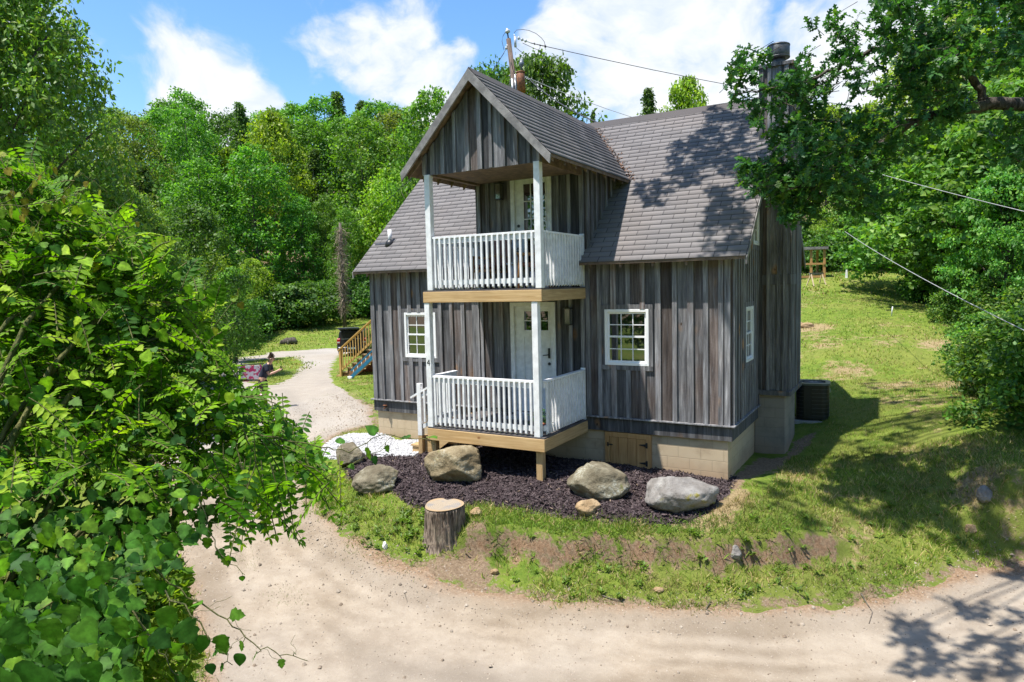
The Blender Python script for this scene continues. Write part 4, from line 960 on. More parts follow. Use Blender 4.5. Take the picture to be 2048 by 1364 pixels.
pp = np.array([[0, 0, .27]])+rng.normal(size=(150, 3))*[.085, .085, .075]; me = scatter_mesh('foliage', M_LEAF, [(0, 0, 0), (.5, .22, .05), (1, 0, 0), (.5, -.22, .05)], [(0, 1, 2, 3)], pp, rand_unit(150)+[0, 0, .4], rand_unit(150)*.6+[0, 0, 1], rng.uniform(.05, .09, 150), np.array([.04, .11, .03])*rng.uniform(.6, 1.5, (150, 1)))
link('foliage', me, t)
t = MB(); t.box(3.75, 4.55, -.62, -.14, ZD+.0245, ZD+.036); tag(t.build('door_mat', M_CLOTH), 'grey mat lying before the lower front door', 'door mat')
# ------------------------------------------------------------------ grass
def gcol(n, base=None):
    pal = np.array([(.125, .20, .022), (.175, .245, .030), (.085, .15, .018), (.24, .275, .052), (.36, .30, .13), (.46, .38, .19)])
    return pal[rng.choice(6, n, p=[.25, .28, .14, .18, .09, .06])]*rng.uniform(.8, 1.25, (n, 1))
gi_x = lambda q: np.clip(np.searchsorted(GX, q[:, 0])-1, 0, len(GX)-2); gi_y = lambda q: np.clip(np.searchsorted(GY, q[:, 1])-1, 0, len(GY)-2)
def samp(F, q): return F.reshape(XX.shape)[gi_y(q), gi_x(q)]
def in_view(q, pad=250):
    z = TG(q[:, 0], q[:, 1]); v = np.c_[q, z]-CAM; d = v@CF; px = 1024+FPX*(v@CR)/d; py = 682-FPX*(v@CU)/d
    return (d > 1) & (px > -pad) & (px < 2048+pad) & (py < 1364+pad), d
GP, GXd, GZ, GS, GC, GW = [], [], [], [], [], []
def sow(x0, x1, y0, y1, dens, dmin, dmax, l0, l1, w, per=4, spread=.03):
    n = int((x1-x0)*(y1-y0)*dens); q = rng.uniform((x0, y0), (x1, y1), (n, 2)); ok, d = in_view(q); q = q[ok & (d >= dmin) & (d < dmax)]
    sr = samp(sd_road, q); sm = samp(sd_mul, q); sw = samp(sd_wh, q); st = samp(straw, q); so_ = samp(soil, q); cl = samp(clay, q)
    house = (q[:, 0] > -.1) & (q[:, 0] < 8.65) & (q[:, 1] > -.05) & (q[:, 1] < 7.1)
    patch = fbm(q, 1.7, 3)
    p = np.clip((-sr+.05+(patch-.5)*.9)/.22, 0, 1)*np.clip((-sm+(patch-.5)*.3)/.12, 0, 1)*np.clip(-sw/.1, 0, 1)
    p *= np.clip(1.15-1.15*so_-1.0*cl-.25*st+(patch-.5)*2.0, .12, 1)
    q = q[(rng.random(len(q)) < p) & ~house]; patch = fbm(q, .8, 3)
    st = samp(straw, q)
    for k in range(per):
        m = len(q); qq = q+rng.normal(0, spread, (m, 2)); z = TG(qq[:, 0], qq[:, 1])-.004
        c = gcol(m); dry = (rng.random(m) < .12+.85*st); c[dry] = np.array([.36, .28, .13])*rng.uniform(.7, 1.2, (dry.sum(), 1))
        c *= ((.35+1.3*patch) if dmax < 14 else (.85+.5*patch))[:, None]
        GP.append(np.c_[qq, z]); X = np.c_[rng.normal(0, .55, (m, 2)), np.ones(m)]; GXd.append(X)
        GZ.append(np.c_[rng.normal(size=(m, 2)), rng.normal(0, .3, m)]); GS.append(rng.uniform(l0, l1, m)*(.6+.8*patch)); GC.append(c); GW.append(np.full(m, w))
sow(-2, 17, -10, 3, 300, 3, 13.5, .05, .11, .12, 5)
sow(-6, 24, -10, 12, 130, 13.5, 20, .035, .075, .18, 4, .045)
sow(-20, 32, -6, 26, 42, 20, 32, .04, .08, .34, 4, .08)
sow(-40, 45, 5, 60, 12, 32, 62, .06, .13, .5, 4, .15)
# long tufts hanging over the cut bank, weeds on the road's crown and at the stump
def tufts(pts, n, l0, l1, sp, col=(.11, .17, .025)):
    for px, py in pts:
        c = gp(px, py); m = n; qq = c[:2]+rng.normal(0, sp, (m, 2)); z = TG(qq[:, 0], qq[:, 1])-.005
        GP.append(np.c_[qq, z]); GXd.append(np.c_[rng.normal(0, .8, (m, 2)), np.full(m, .9)]); GZ.append(rand_unit(m)); GS.append(rng.uniform(l0, l1, m)); GC.append(np.array(col)*rng.uniform(.6, 1.5, (m, 1))); GW.append(np.full(m, .09))
tufts([(990, 1075), (1000, 1090), (1180, 1100), (1240, 1090), (1280, 1135), (1500, 1120), (1560, 1115), (1670, 1125), (1380, 1110), (1120, 1065), (960, 1020), (955, 1030), (1060, 1060), (1330, 1080), (1440, 1100), (1780, 1020), (1900, 1100), (1960, 1095)], 60, .08, .17, .08, (.15, .23, .03))
tufts([(1090, 1035), (1000, 1030), (1180, 1050), (1250, 1055), (1300, 1062), (1370, 1075), (1140, 1048), (1040, 1026)], 160, .06, .13, .14, (.15, .22, .03))
tufts([(960+k*14.5, 1040+26*math.sin(math.pi*k/46)+6*math.sin(k*2.1)) for k in range(46)], 95, .05, .12, .13, (.13, .225, .028))
tufts([(1150, 1180), (1250, 1185), (1330, 1195), (1420, 1200), (1500, 1195), (1600, 1190), (1680, 1195), (1740, 1180), (1100, 1160), (1800, 1150), (720, 1100), (770, 1115), (830, 1125), (640, 1000), (700, 1010), (650, 975), (690, 1040), (760, 1040)], 130, .05, .11, .16, (.12, .19, .03))
tufts([(455, 1070), (470, 1085), (480, 1105), (490, 1120), (560, 1185), (575, 1195), (690, 865), (650, 860), (720, 855), (630, 800), (660, 790), (700, 780), (600, 840), (440, 1055), (500, 1135), (585, 1205)], 150, .03, .075, .13, (.12, .17, .035))
gme = scatter_mesh('grass', M_GRASSB, [(0, -.5, 0), (0, .5, 0), (.55, .3, .10), (.55, -.3, .10), (1, 0, .32)], [(0, 1, 2), (0, 2, 3), (3, 2, 4)], np.vstack(GP), np.vstack(GXd), np.vstack(GZ), np.concatenate(GS), np.vstack(GC), np.concatenate(GW))
tag(link('grass', gme), 'mown lawn and rough grass around the cabin and on the bank', 'grass', kind='stuff')
# low broad weeds on the bank
wp, wx, wz, wsz, wc = [], [], [], [], []
for k in range(170):
    px, py = random.choice([(random.uniform(700, 860), random.uniform(1020, 1110)), (random.uniform(1000, 1650), random.uniform(1080, 1200)), (random.uniform(1500, 1950), random.uniform(980, 1150)), (random.uniform(640, 720), random.uniform(960, 1060)), (random.uniform(800, 860), random.uniform(1020, 1080))])
    c = gp(px, py); m = random.randint(7, 14); an = rng.uniform(0, 6.28, m)
    if float(samp(sd_road, c[None, :2])[0]) > .1 or float(samp(sd_mul, c[None, :2])[0]) > -.05: continue
    wp.append(np.tile(c, (m, 1))+[0, 0, .005]+np.c_[rng.normal(0, .02, (m, 2)), rng.uniform(0, .05, m)]); wx.append(np.c_[np.cos(an), np.sin(an), rng.uniform(.1, .8, m)]); wz.append(np.tile([0, 0, 1.], (m, 1))+rng.normal(0, .3, (m, 3))); wsz.append(rng.uniform(.04, .10, m)); wc.append(np.array([.11, .19, .025])*rng.uniform(.6, 1.6, (m, 1)))
wme = scatter_mesh('weeds', M_LEAF, [(0, 0, 0), (.45, .22, .10), (1, 0, .0), (.45, -.22, .10)], [(0, 1, 2), (0, 2, 3)], np.vstack(wp), np.vstack(wx), np.vstack(wz), np.concatenate(wsz), np.vstack(wc))
tag(link('weeds', wme), 'low broad leaved weeds scattered over the cut bank', 'weeds', kind='stuff')

# ------------------------------------------------------------------ trees
KITE = [(0, 0, 0), (.45, .30, .07), (1, 0, -.04), (.45, -.30, .07)]; KF = [(0, 1, 2), (0, 2, 3)]
def crown_pts(H, hb, Rm, prof, nl, per, lr, seed, flat=.75, inner=.35, shell=.6):
    """leaf places and facing for a crown of nl leafy boughs"""
    g = np.random.default_rng(seed); P, N, B = [], [], []
    t = g.random(nl)**.8; an = g.uniform(0, 2*math.pi, nl)
    r = np.array([np.interp(x, *prof) for x in t])*Rm; rr = r*np.where(g.random(nl) < inner, g.uniform(.1, .7, nl), g.uniform(shell, 1.0, nl))
    c = np.c_[rr*np.cos(an), rr*np.sin(an), hb+t*(H-hb)]
    for k in range(nl):
        m = int(per*g.uniform(.5, 1.4)); s = lr*g.uniform(.55, 1.25)*(.55+.6*min(1, r[k]/Rm+.2))
        d = g.normal(size=(m, 3)); d = unit(d+np.array([math.cos(an[k])*.35, math.sin(an[k])*.35, .45]))
        P.append(c[k]+d*[s, s, s*flat]*g.uniform(.45, 1.05, (m, 1))); N.append(unit(d*.55+[0, 0, .55]+g.normal(0, .42, (m, 3)))); B.append(np.full(m, g.uniform(.72, 1.30)))
    return np.vstack(P), np.vstack(N), np.concatenate(B), c
def branches(mb, c, base, top, Rb, n=18, seed=1, tip=.02):
    """trunk and limbs reaching to some of the boughs"""
    g = np.random.default_rng(seed); base = np.array(base, float); top = np.array(top, float)
    ks = np.linspace(0, 1, 9); wob = np.cumsum(g.normal(0, .02*np.linalg.norm(top-base)/3, (9, 3)), 0)*[1, 1, 0]*ks[:, None]
    pts = base+(top-base)*ks[:, None]+wob; mb.tube(list(pts), list(Rb*(1-ks*.86)*np.where(ks < .05, 1.45, 1)), 9)
    idx = g.choice(len(c), min(n, len(c)), replace=False)
    for i in idx:
        q = c[i]; f = np.clip((q[2]-base[2])/(top[2]-base[2])-.22-.1*g.random(), .18, .9); j = f*8; a = pts[int(j)]+(pts[min(8, int(j)+1)]-pts[int(j)])*(j-int(j))
        r0 = Rb*(1-f*.86)*.45; m = (a+q)/2+[0, 0, .08*np.linalg.norm(q-a)]+g.normal(0, .05*np.linalg.norm(q-a), 3)
        mb.tube([a, (a+m)/2+g.normal(0, .03, 3), m, (m+q)/2, q], [r0, r0*.8, r0*.6, r0*.38, tip], 6)
def tree_kind(nm, H, hb, Rm, prof, nl, per, lr, lsz, cols, Rb, seed, mat=None, barkm=None, ratio=1., flat=.75, nb=18, inner=.35, shell=.6):
    P, N, B, c = crown_pts(H, hb, Rm, prof, nl, per, lr, seed, flat, inner, shell); g = np.random.default_rng(seed+5); m = len(P)
    cols = np.array(cols); col = cols[g.integers(0, len(cols), m)]*B[:, None]*g.uniform(.75, 1.3, (m, 1))
    cr = scatter_mesh('crown', mat or M_LEAF, KITE, KF, P, unit(g.normal(size=(m, 3))+[0, 0, -.35]), N, lsz*g.uniform(.65, 1.35, m), col, ratio)
    mb = MB(); branches(mb, c, (0, 0, -.4), (0, 0, H*.93), Rb, nb, seed); tr = mb.build('trunk', barkm or M_BARK); tm = tr.data; bpy.data.objects.remove(tr)
    return dict(crown=cr, trunk=tm, H=H, name=nm)
def put_tree(k, loc, H, wide, label, group, rz=None, cat='tree', name=None):
    s = H/k['H']; t = empty(name or k['name'], loc, random.uniform(0, 6.28) if rz is None else rz, label, cat, group); t.scale = (s*wide, s*wide, s)
    link('crown', k['crown'], t); link('trunk', k['trunk'], t); return t
OVAL = ([0, .12, .35, .6, .85, 1], [.55, .85, 1, .85, .5, .06]); ROUND = ([0, .2, .5, .8, 1], [.6, .95, 1, .75, .12]); CONE = ([0, .15, .5, 1], [.8, 1, .62, .05]); VASE = ([0, .3, .65, .9, 1], [.45, .8, 1, .8, .25])
G1 = [(0.083, 0.202, 0.025), (0.114, 0.249, 0.028), (0.157, 0.298, 0.033), (0.071, 0.163, 0.025)]
G2 = [(0.071, 0.157, 0.029), (0.111, 0.206, 0.033), (0.063, 0.126, 0.025)]
G3 = [(0.147, 0.211, 0.036), (0.178, 0.252, 0.041), (0.114, 0.171, 0.033)]
G4 = [(0.199, 0.311, 0.028), (0.261, 0.351, 0.031), (0.157, 0.252, 0.028)]
KP = tree_kind('poplar_tree', 20, 1.5, 5.4, ([0, .12, .35, .6, .85, 1], [.6, .9, 1, .92, .66, .2]), 190, 72, 1.35, .36, G1, .30, 11)
KB = tree_kind('broadleaf_tree', 16, 1.0, 5.4, ROUND, 150, 80, 1.5, .34, G2, .32, 12)
KO = tree_kind('olive_green_tree', 16, 1.2, 4.6, VASE, 140, 80, 1.4, .30, G3, .28, 13)
KC = tree_kind('narrow_tree', 19, .8, 2.9, CONE, 150, 60, .95, .30, G2, .24, 14)
KY = tree_kind('pale_green_tree', 13, .6, 4.2, ROUND, 140, 80, 1.25, .30, G4, .24, 15)
def hz(px): return 574.0-(px-1024)*.0241
def far_tree(k, px, top, d, wide, label, group):
    p = at(px, hz(px), d); z = float(TG(p[0], p[1])); H = CAM[2]+d*(hz(px)-top)/FPX-z
    return put_tree(k, (p[0], p[1], z-.1), H, wide, label, group)
WOODS = 'trees of the wooded hillside'
hill = []
for row, (d, xs, ts) in enumerate(((58, (-170, -60, 40, 150, 260, 345), (380, 400, 330, 400, 380, 430)), (64, (-230, -90, 90, 220, 300, 420, 520, 610, 700, 790, 860), (300, 280, 320, 300, 340, 330, 310, 400, 420, 350, 400)),
                                   (74, (-150, 0, 140, 280, 400, 470, 560, 640, 740, 830, 910), (250, 230, 260, 250, 230, 300, 240, 300, 240, 290, 290)), (88, (-60, 120, 250, 345, 430, 500, 570, 640, 700, 760, 820, 890, 960), (210, 220, 240, 235, 290, 225, 230, 250, 245, 215, 240, 255, 280)),
                                   (104, (350, 390, 480, 545, 600, 655, 690, 735, 790, 850), (214, 200, 232, 236, 222, 205, 200, 206, 222, 255)))):
    for px, tp in zip(xs, ts): hill.append((px, tp, d))
kinds = [(KP, .95, 'bright green tall oval tree'), (KB, 1.0, 'deep green rounded tree'), (KO, 1.05, 'olive green spreading tree'), (KC, 1.1, 'narrow pointed dark tree'), (KY, .9, 'pale yellow green bushy tree')]
random.seed(21)
for i, (px, tp, d) in enumerate(hill):
    w = (.62, .12, .04, .08, .14) if 380 < px < 800 else (.34, .18, .26, .08, .14)
    k = random.choices(range(5), w)[0]
    if d == 104 and px in (390, 655, 690): k = (0, 0, 3)[(390, 655, 690).index(px)]
    K, wd, lb = kinds[k]
    place = 'at the top of the wooded hill' if d > 95 else 'on the upper wooded slope' if d > 80 else 'on the wooded slope' if d > 70 else 'at the foot of the wooded hill' if d > 60 else 'at the woods edge'
    side = 'behind the bush' if px < 330 else 'left of cabin' if px < 700 else 'beside the roof'
    far_tree(K, px, tp+random.uniform(-8, 8), d+random.uniform(-3, 3), wd*random.uniform(.85, 1.15), f'{lb} {place} {side}', WOODS)
far_tree(KY, 505, 520, 55, 1.0, 'yellow green bushy young tree before the dark woods', WOODS); far_tree(KP, 655, 395, 66, .62, 'light green young tree behind the vine covered pole', WOODS)
far_tree(KY, 745, 440, 65, .7, 'yellow green young tree between the bare pole and the cabin', WOODS); far_tree(KY, 415, 480, 54, .9, 'light green low tree left of the yellow green one', WOODS)
# the mid-left tree with fine drooping leaves, and the thin tree right of it
cher = [(0.099, 0.196, 0.031), (0.138, 0.251, 0.036), (0.073, 0.146, 0.028), (0.191, 0.301, 0.062), (0.162, 0.223, 0.041)]
KT = tree_kind('fine_leaved_tree', 11, .6, 4.4, ([0, .12, .3, .65, .9, 1], [.5, .8, 1, .9, .55, .2]), 700, 120, .66, .14, cher, .20, 31, barkm=M_BARKD, ratio=.9, nb=60, inner=.3)
p = at(-95, hz(-95), 17); put_tree(KT, (p[0], p[1], float(TG(p[0], p[1]))-.1), 13.4, .80, 'tall dark fine leaved tree at the left edge beyond the bush', 'fine leaved trees at left', .4)
p = at(225, hz(225), 21); put_tree(KT, (p[0], p[1], float(TG(p[0], p[1]))-.1), 7.0, .95, 'smaller olive tree with drooping leaves between bush and woods', 'fine leaved trees at left', 2.2)
p = at(150, hz(150), 24); put_tree(KT, (p[0], p[1], float(TG(p[0], p[1]))-.1), 8.4, .9, 'dull green tree behind the tall left tree', 'fine leaved trees at left', 4.0)
p = at(395, hz(395), 30); put_tree(KB, (p[0], p[1], float(TG(p[0], p[1]))-.1), 7.6, .85, 'deep green tree behind the bush tips left of the drive', 'fine leaved trees at left', 1.1)
p = at(465, hz(465), 38); put_tree(KP, (p[0], p[1], float(TG(p[0], p[1]))-.1), 5.2, 1.1, 'low bright bushy tree at the edge of the drive', 'fine leaved trees at left', 5.0)
p = at(60, hz(60), 26); put_tree(KP, (p[0], p[1], float(TG(p[0], p[1]))-.1), 15, .8, 'bright tall tree showing through the dark left tree', 'fine leaved trees at left', 3.0)
# behind the cabin
far_tree(KP, 875, 198, 52, .8, 'bright tree rising left of the dormer peak', 'trees behind the roof'); far_tree(KB, 1085, 128, 40, .75, 'green tree behind the transformer on the utility pole', 'trees behind the roof')
far_tree(KB, 1000, 150, 46, .7, 'green tree left of the utility pole top', 'trees behind the roof'); far_tree(KC, 1300, 190, 55, .8, 'dark green treetop over the ridge', 'trees behind the roof'); far_tree(KY, 1375, 176, 55, .62, 'yellow green feathery treetop over the ridge', 'trees behind the roof')
far_tree(KC, 1190, 232, 50, .4, 'thin sprig of a treetop at the roof valley', 'trees behind the roof')
# right: layered trees past the lawn
dog = [(0.093, 0.224, 0.039), (0.128, 0.265, 0.045), (0.071, 0.167, 0.034), (0.168, 0.284, 0.045)]
KD = tree_kind('layered_tree', 8, .8, 3.8, ROUND, 260, 95, .85, .20, dog, .17, 41, barkm=M_BARKD, flat=.32, nb=40)
RW = 'trees beyond the lawn at right'
for k, px, tp, d, wd, lb in ((KD, 1840, 265, 32, 1.0, 'layered leafy tree with two dark trunks at the lawn edge'), (KD, 1960, 190, 28, 1.1, 'layered tree reaching over the right side of the lawn'), (KD, 2090, 120, 25, 1.2, 'broad layered tree at the right picture edge'), (KD, 1740, 330, 41, .9, 'small layered tree behind the white stake'),
                         (KY, 1650, 225, 48, .9, 'yellow green tree right of the chimney'), (KY, 1735, 222, 50, .8, 'yellow leaved tree behind the oak bough'), (KB, 1700, 330, 52, 1.0, 'dark tree behind the wooden pergola'), (KY, 1860, 90, 46, 1.0, 'tall pale green tree behind the layered trees'), (KP, 1960, -60, 48, 1.0, 'tall bright green tree at the upper right'), (KY, 2060, -120, 44, 1.1, 'tall yellow green tree in the upper right corner'),
                         (KB, 1920, 120, 54, .9, 'deep green tree between the tall right trees'), (KB, 1790, 250, 56, .9, 'deep green tree far behind the lawn'), (KP, 1600, 290, 58, .8, 'bright tree mostly behind the chimney'), (KY, 1640, 420, 44, .7, 'low yellow green tree over the pergola'), (KD, 1690, 440, 43, .8, 'bushy low tree beside the pergola'),
                         (KD, 2010, 330, 22, .7, 'dense low layered tree above the right shrubs'), (KB, 2180, -50, 34, .9, 'dark tree just past the right edge'), (KD, 1900, 420, 30, .75, 'low layered tree right of the dark trunks')):
    far_tree(k, px, tp, d, wd, lb, RW)
for k, (px, py, d, h) in enumerate(((1815, 575, 34, 3.4), (1835, 590, 32.5, 3.6), (1985, 560, 29, 3.0))):
    p = at(px, py, d); z = float(TG(p[0], p[1])); mb = MB(); mb.tube([(0, 0, -.3), (.03, 0, .6), (.12+.1*k, .05, h*.6), (.3, .1, h)], [.22, .17, .14, .10], 9); t = empty('slim_tree', (p[0], p[1], z), 0, ('slim leaning trunk just left of the thicker one at the lawn edge', 'thick bare trunk standing at the lawn edge', 'dark trunk among the right hand leaves')[k], 'tree', RW)
    mb.build('trunk', M_BARKD, t); P, N, B, c = crown_pts(h+2.4, h-.8, 1.7, ROUND, 30, 60, .7, 50+k, .4); link('crown', scatter_mesh('crown', M_LEAF, KITE, KF, P, rand_unit(len(P)), N, rng.uniform(.12, .22, len(P)), np.array(dog)[rng.integers(0, 4, len(P))]*B[:, None]), t)
# shrubs: right foreground, foot of the woods, pergola surroundings
KS = tree_kind('leafy_shrub', 2.4, .05, 1.7, ([0, .2, .5, .8, 1], [.9, 1, .85, .6, .25]), 120, 100, .46, .125, [(.085, .18, .034), (.115, .23, .038), (.06, .135, .03), (.19, .28, .045)], .05, 61, nb=30, barkm=M_BARKD, shell=.35, inner=.5)
KV = tree_kind('vine_mound', 2.2, .0, 2.2, ([0, .4, .8, 1], [1, .9, .55, .1]), 120, 80, .5, .17, [(.07, .16, .03), (.05, .12, .028), (.095, .19, .03)], .04, 62, nb=10)
SR = 'shrubs on the right bank'
for px, py, d, H, wd, lb in ((2030, 900, 14.5, 1.7, 1.1, 'dark leafy shrub at the right edge of the lawn'), (2110, 960, 12.5, 2.2, 1.0, 'shrub leaning in from the right above the road'), (1970, 800, 18, 1.5, 1.2, 'sunlit shrub on the right bank'), (2070, 770, 18, 1.9, 1.2, 'tall shrub behind the dark one at right'), (1965, 900, 15.5, 1.3, .9, 'low bright shrub before the dark right shrub'), (2000, 700, 22, 1.6, 1.3, 'shrub below the layered trees'), (1905, 700, 24, 1.3, 1., 'small shrub at the upper right lawn edge'), (2190, 850, 14, 2.0, 1.2, 'big shrub past the right edge'), (1935, 640, 27, 1.6, 1.3, 'shrub under the low boughs at the lawn edge')):
    p = at(px, py, d); put_tree(KS, (p[0], p[1], float(TG(p[0], p[1]))-.1), H, wd, lb, SR, cat='shrub')
for px, py, d, H, wd, lb in ((600, 650, 57, 3.6, 1.2, 'bright mound of vines at the foot of the woods'), (545, 655, 56, 3.0, 1.0, 'lower vine mound left of the bright one'), (650, 645, 64, 3.2, .9, 'vine mound right beside the bare pole'), (480, 670, 52, 3.0, 1.1, 'dark vine mound in the shade by the drive'), (715, 640, 64, 3.2, .9, 'vine mound between pole and cabin'), (420, 680, 48, 3.0, 1.2, 'vine mound behind the bush tips'), (735, 635, 62, 3.6, .9, 'vine mound against the cabin wall line'),
                         (1650, 545, 42, 2.2, 1.0, 'bush right behind the sawhorses'), (1720, 545, 41, 1.8, 1.1, 'bush behind the white stake'), (1780, 545, 40, 2.4, 1.1, 'bush left of the dark trunks'), (1610, 540, 44, 2.6, 1.0, 'bush seen through the pergola'), (1870, 600, 31, 1.6, 1.0, 'bush right of the thick trunk')):
    p = at(px, py, d); put_tree(KV, (p[0], p[1], float(TG(p[0], p[1]))-.15), H, wd, lb, 'vine covered bushes', cat='bush')
# trees on the near side of the road, behind the photographer: seen mirrored in the panes
for k, (x, y, H) in enumerate(((-2, -27, 15), (4, -30, 17), (10, -29, 16), (16, -30, 17), (22, -27, 15), (28, -24, 14), (-8, -25, 14))):
    put_tree((KP, KB, KY)[k % 3], (x, y, float(TG(x, y))-.1), H, 1.25, 'tree mirrored in the window panes across the road', 'trees across the road')

# ------------------------------------------------------------------ the oak at the right
OAK_O = [(0, .0), (.10, .05), (.2, .20), (.27, .22), (.33, .09), (.42, .11), (.50, .31), (.60, .30), (.60, .12), (.68, .13), (.76, .24), (.83, .20), (.86, .10), (1, 0)]
def fan(outline, mid=6):
    """leaf face: outline mirrored about a folded midrib"""
    v = [(x, 0, 0) for x, _ in outline]+[(x, y, .16*y) for x, y in outline]+[(x, -y, .16*y) for x, y in outline]; n = len(outline); f = []
    for i in range(n-1): f += [(i, i+1, n+i+1, n+i), (i+1, i, 2*n+i, 2*n+i+1)]
    return v, f
OV_, OF_ = fan(OAK_O); OV_ = [(x, y, z-.10*x*x) for x, y, z in OV_]
oak = empty('oak_tree', (0, 0, 0), 0, 'dark green oak whose lobed leaves hang over the cabin roof from the right', 'tree')
ctr = []
def sample_px(polyl, n, d0, d1):
    pl = np.array(polyl, float); lo, hi = pl.min(0), pl.max(0); out = []
    while len(out) < n:
        q = rng.uniform(lo, hi, (200, 2)); q = q[sdf(pl, q) > 0]
        out += [at(a, b, rng.uniform(d0, d1)) for a, b in q]
    return out[:n]
for pl, n, d0, d1 in (([(1440, 190), (1475, 100), (1530, 125), (1560, 140), (1640, 130), (1640, 300), (1590, 330), (1530, 290), (1490, 220)], 94, 10.2, 11.6),
                      ([(1500, 110), (1560, 60), (1690, 15), (1760, 5), (1840, 60), (1820, 200), (1770, 230), (1700, 190), (1600, 200), (1560, 160)], 71, 9.6, 11.2),
                      ([(1740, -60), (2100, -80), (2100, 120), (1980, 140), (1850, 160), (1760, 100)], 238, 9., 11.),
                      ([(1470, 330), (1540, 320), (1590, 345), (1600, 400), (1540, 395), (1480, 375)], 41, 10.2, 11.2), ([(1530, 380), (1600, 330), (1640, 400), (1625, 455), (1560, 440)], 44, 10.3, 11.3),
                      ([(1590, 250), (1720, 220), (1800, 230), (1820, 300), (1760, 340), (1660, 400), (1600, 380)], 118, 9.6, 11.2), ([(1800, 130), (1900, 140), (1930, 230), (1850, 270), (1800, 250)], 49, 9.4, 10.8),
                      ([(1660, 370), (1740, 340), (1790, 390), (1740, 430), (1680, 430)], 19, 10, 11), ([(1960, 240), (2100, 220), (2100, 350), (2010, 330)], 36, 9, 10.5)):
    ctr += sample_px(pl, n, d0, d1)
def px_of(p): v = p-CAM; z = v@CF; return 1024+FPX*(v@CR)/z, 682-FPX*(v@CU)/z
ctr = [c for c in ctr if not (1518 < px_of(c)[0] < 1592 and 50 < px_of(c)[1] < 150)]
vis = len(ctr)
# boughs higher than the picture: they shade the roof, the lawn and the road
def roof_hit(px, py):
    r = ray(px, py); t = (ZE+(CAM[1]+OY)*SLP-CAM[2])/(r[2]-r[1]*SLP); return CAM+r*t
def shade(polyl, n, hit, s0, s1):
    pl = np.array(polyl, float); lo, hi = pl.min(0), pl.max(0); k = 0
    while k < n:
        q = rng.uniform(lo, hi)
        if sdf(pl, q[None])[0] > 0: ctr.append(hit(*q)+SUN*rng.uniform(s0, s1)); k += 1
shade([(1410, 210), (1500, 235), (1500, 300), (1455, 300), (1415, 270)], 49, roof_hit, 5.5, 6.5); shade([(1345, 285), (1400, 255), (1470, 280), (1450, 340), (1395, 370), (1335, 375), (1330, 330)], 76, roof_hit, 5.5, 6.5)
shade([(1262, 370), (1310, 360), (1325, 395), (1290, 415)], 19, roof_hit, 5.5, 6.3); shade([(1400, 385), (1470, 380), (1500, 400), (1470, 450), (1410, 460)], 41, roof_hit, 5.5, 6.5); shade([(1440, 310), (1530, 290), (1520, 380), (1470, 370)], 30, roof_hit, 5.5, 6.5); shade([(1410, 495), (1500, 480), (1500, 505)], 9, roof_hit, 5.5, 6.3)
def lawn_hit(px, py): return gp(px, py)
for pl, n in (([(1650, 830), (1720, 750), (1850, 760), (1900, 790), (1840, 900), (1700, 960), (1560, 980), (1520, 930), (1600, 900)], 90), ([(1560, 970), (1700, 950), (1850, 950), (1950, 1010), (2040, 1080), (2040, 1130), (1900, 1090), (1800, 1080), (1700, 1020)], 85), ([(1500, 960), (1560, 960), (1640, 1060), (1690, 1080), (1640, 1085)], 14)):
    shade(pl, n, lawn_hit, 11.0, 12.6)
for pl, n in (([(1740, 1245), (1800, 1240), (1900, 1290), (1840, 1300), (1760, 1280)], 12), ([(1750, 1300), (1860, 1300), (2048, 1270), (2048, 1364), (1900, 1364), (1800, 1350)], 34), ([(1900, 1210), (2048, 1220), (2048, 1250), (1950, 1245)], 12), ([(1950, 1135), (2048, 1140), (2048, 1170)], 8)):
    shade(pl, n, lawn_hit, 8.2, 9.4)
ctr = np.array(ctr); P, X, N, C, Sz = [], [], [], [], []
tb = at(2330, 900, 11.); tb[2] = float(TG(tb[0], tb[1]))
twig = MB()
for i, c in enumerate(ctr):
    out = unit(c-(tb+[0, 0, 6.]))*.8+rng.normal(0, .5, 3)+[0, 0, -.15]; out = unit(out); m = rng.integers(11, 18)
    a = c-out*rng.uniform(.25, .5); twig.tube([a, (a+c)/2+rng.normal(0, .02, 3), c], [.005, .004, .002], 4, False)
    for k in range(m):
        b = a+(c-a)*rng.uniform(.25, 1.0)**.7+rng.normal(0, .03, 3)
        dvec = unit(out*.5+rng.normal(0, .75, 3)+[0, 0, -.12]); P.append(b); X.append(dvec); N.append(unit(rng.normal(0, .55, 3)+[0, 0, 1.])); Sz.append(rng.uniform(.10, .185)); C.append(np.array([(.052, .14, .038), (.07, .175, .042), (.042, .115, .034), (.125, .22, .034)][rng.choice(4, p=[.35, .3, .25, .1])])*rng.uniform(.8, 1.25))
link('crown', scatter_mesh('crown', M_LEAFO, OV_, OF_, np.array(P), np.array(X), np.array(N), np.array(Sz), np.array(C)), oak)
twig.tube([tb-[0, 0, .4], tb+[0, 0, .4], tb+[.1, .1, 3], tb+[0, .2, 7], tb+[-.2, .3, 12]], [.42, .33, .27, .2, .1], 12)
def limb(pts, r0, r1):
    pts = [np.array(p) for p in pts]; n = 4*len(pts); t = np.linspace(0, len(pts)-1, n); q = []
    for s in t:
        i = min(int(s), len(pts)-2); f = s-i; q.append(pts[i]*(1-f)+pts[i+1]*f+rng.normal(0, .018, 3))
    twig.tube(q, list(np.linspace(r0, r1, n)), 8)
limb([tb+[0, .2, 5.3], at(2150, 190, 10.4), at(2048, 212, 10.2), at(1975, 208, 10.2), at(1900, 225, 10.3), at(1850, 238, 10.4), at(1760, 285, 10.6), at(1680, 335, 10.7), at(1600, 380, 10.8), at(1540, 360, 10.9)], .13, .012)
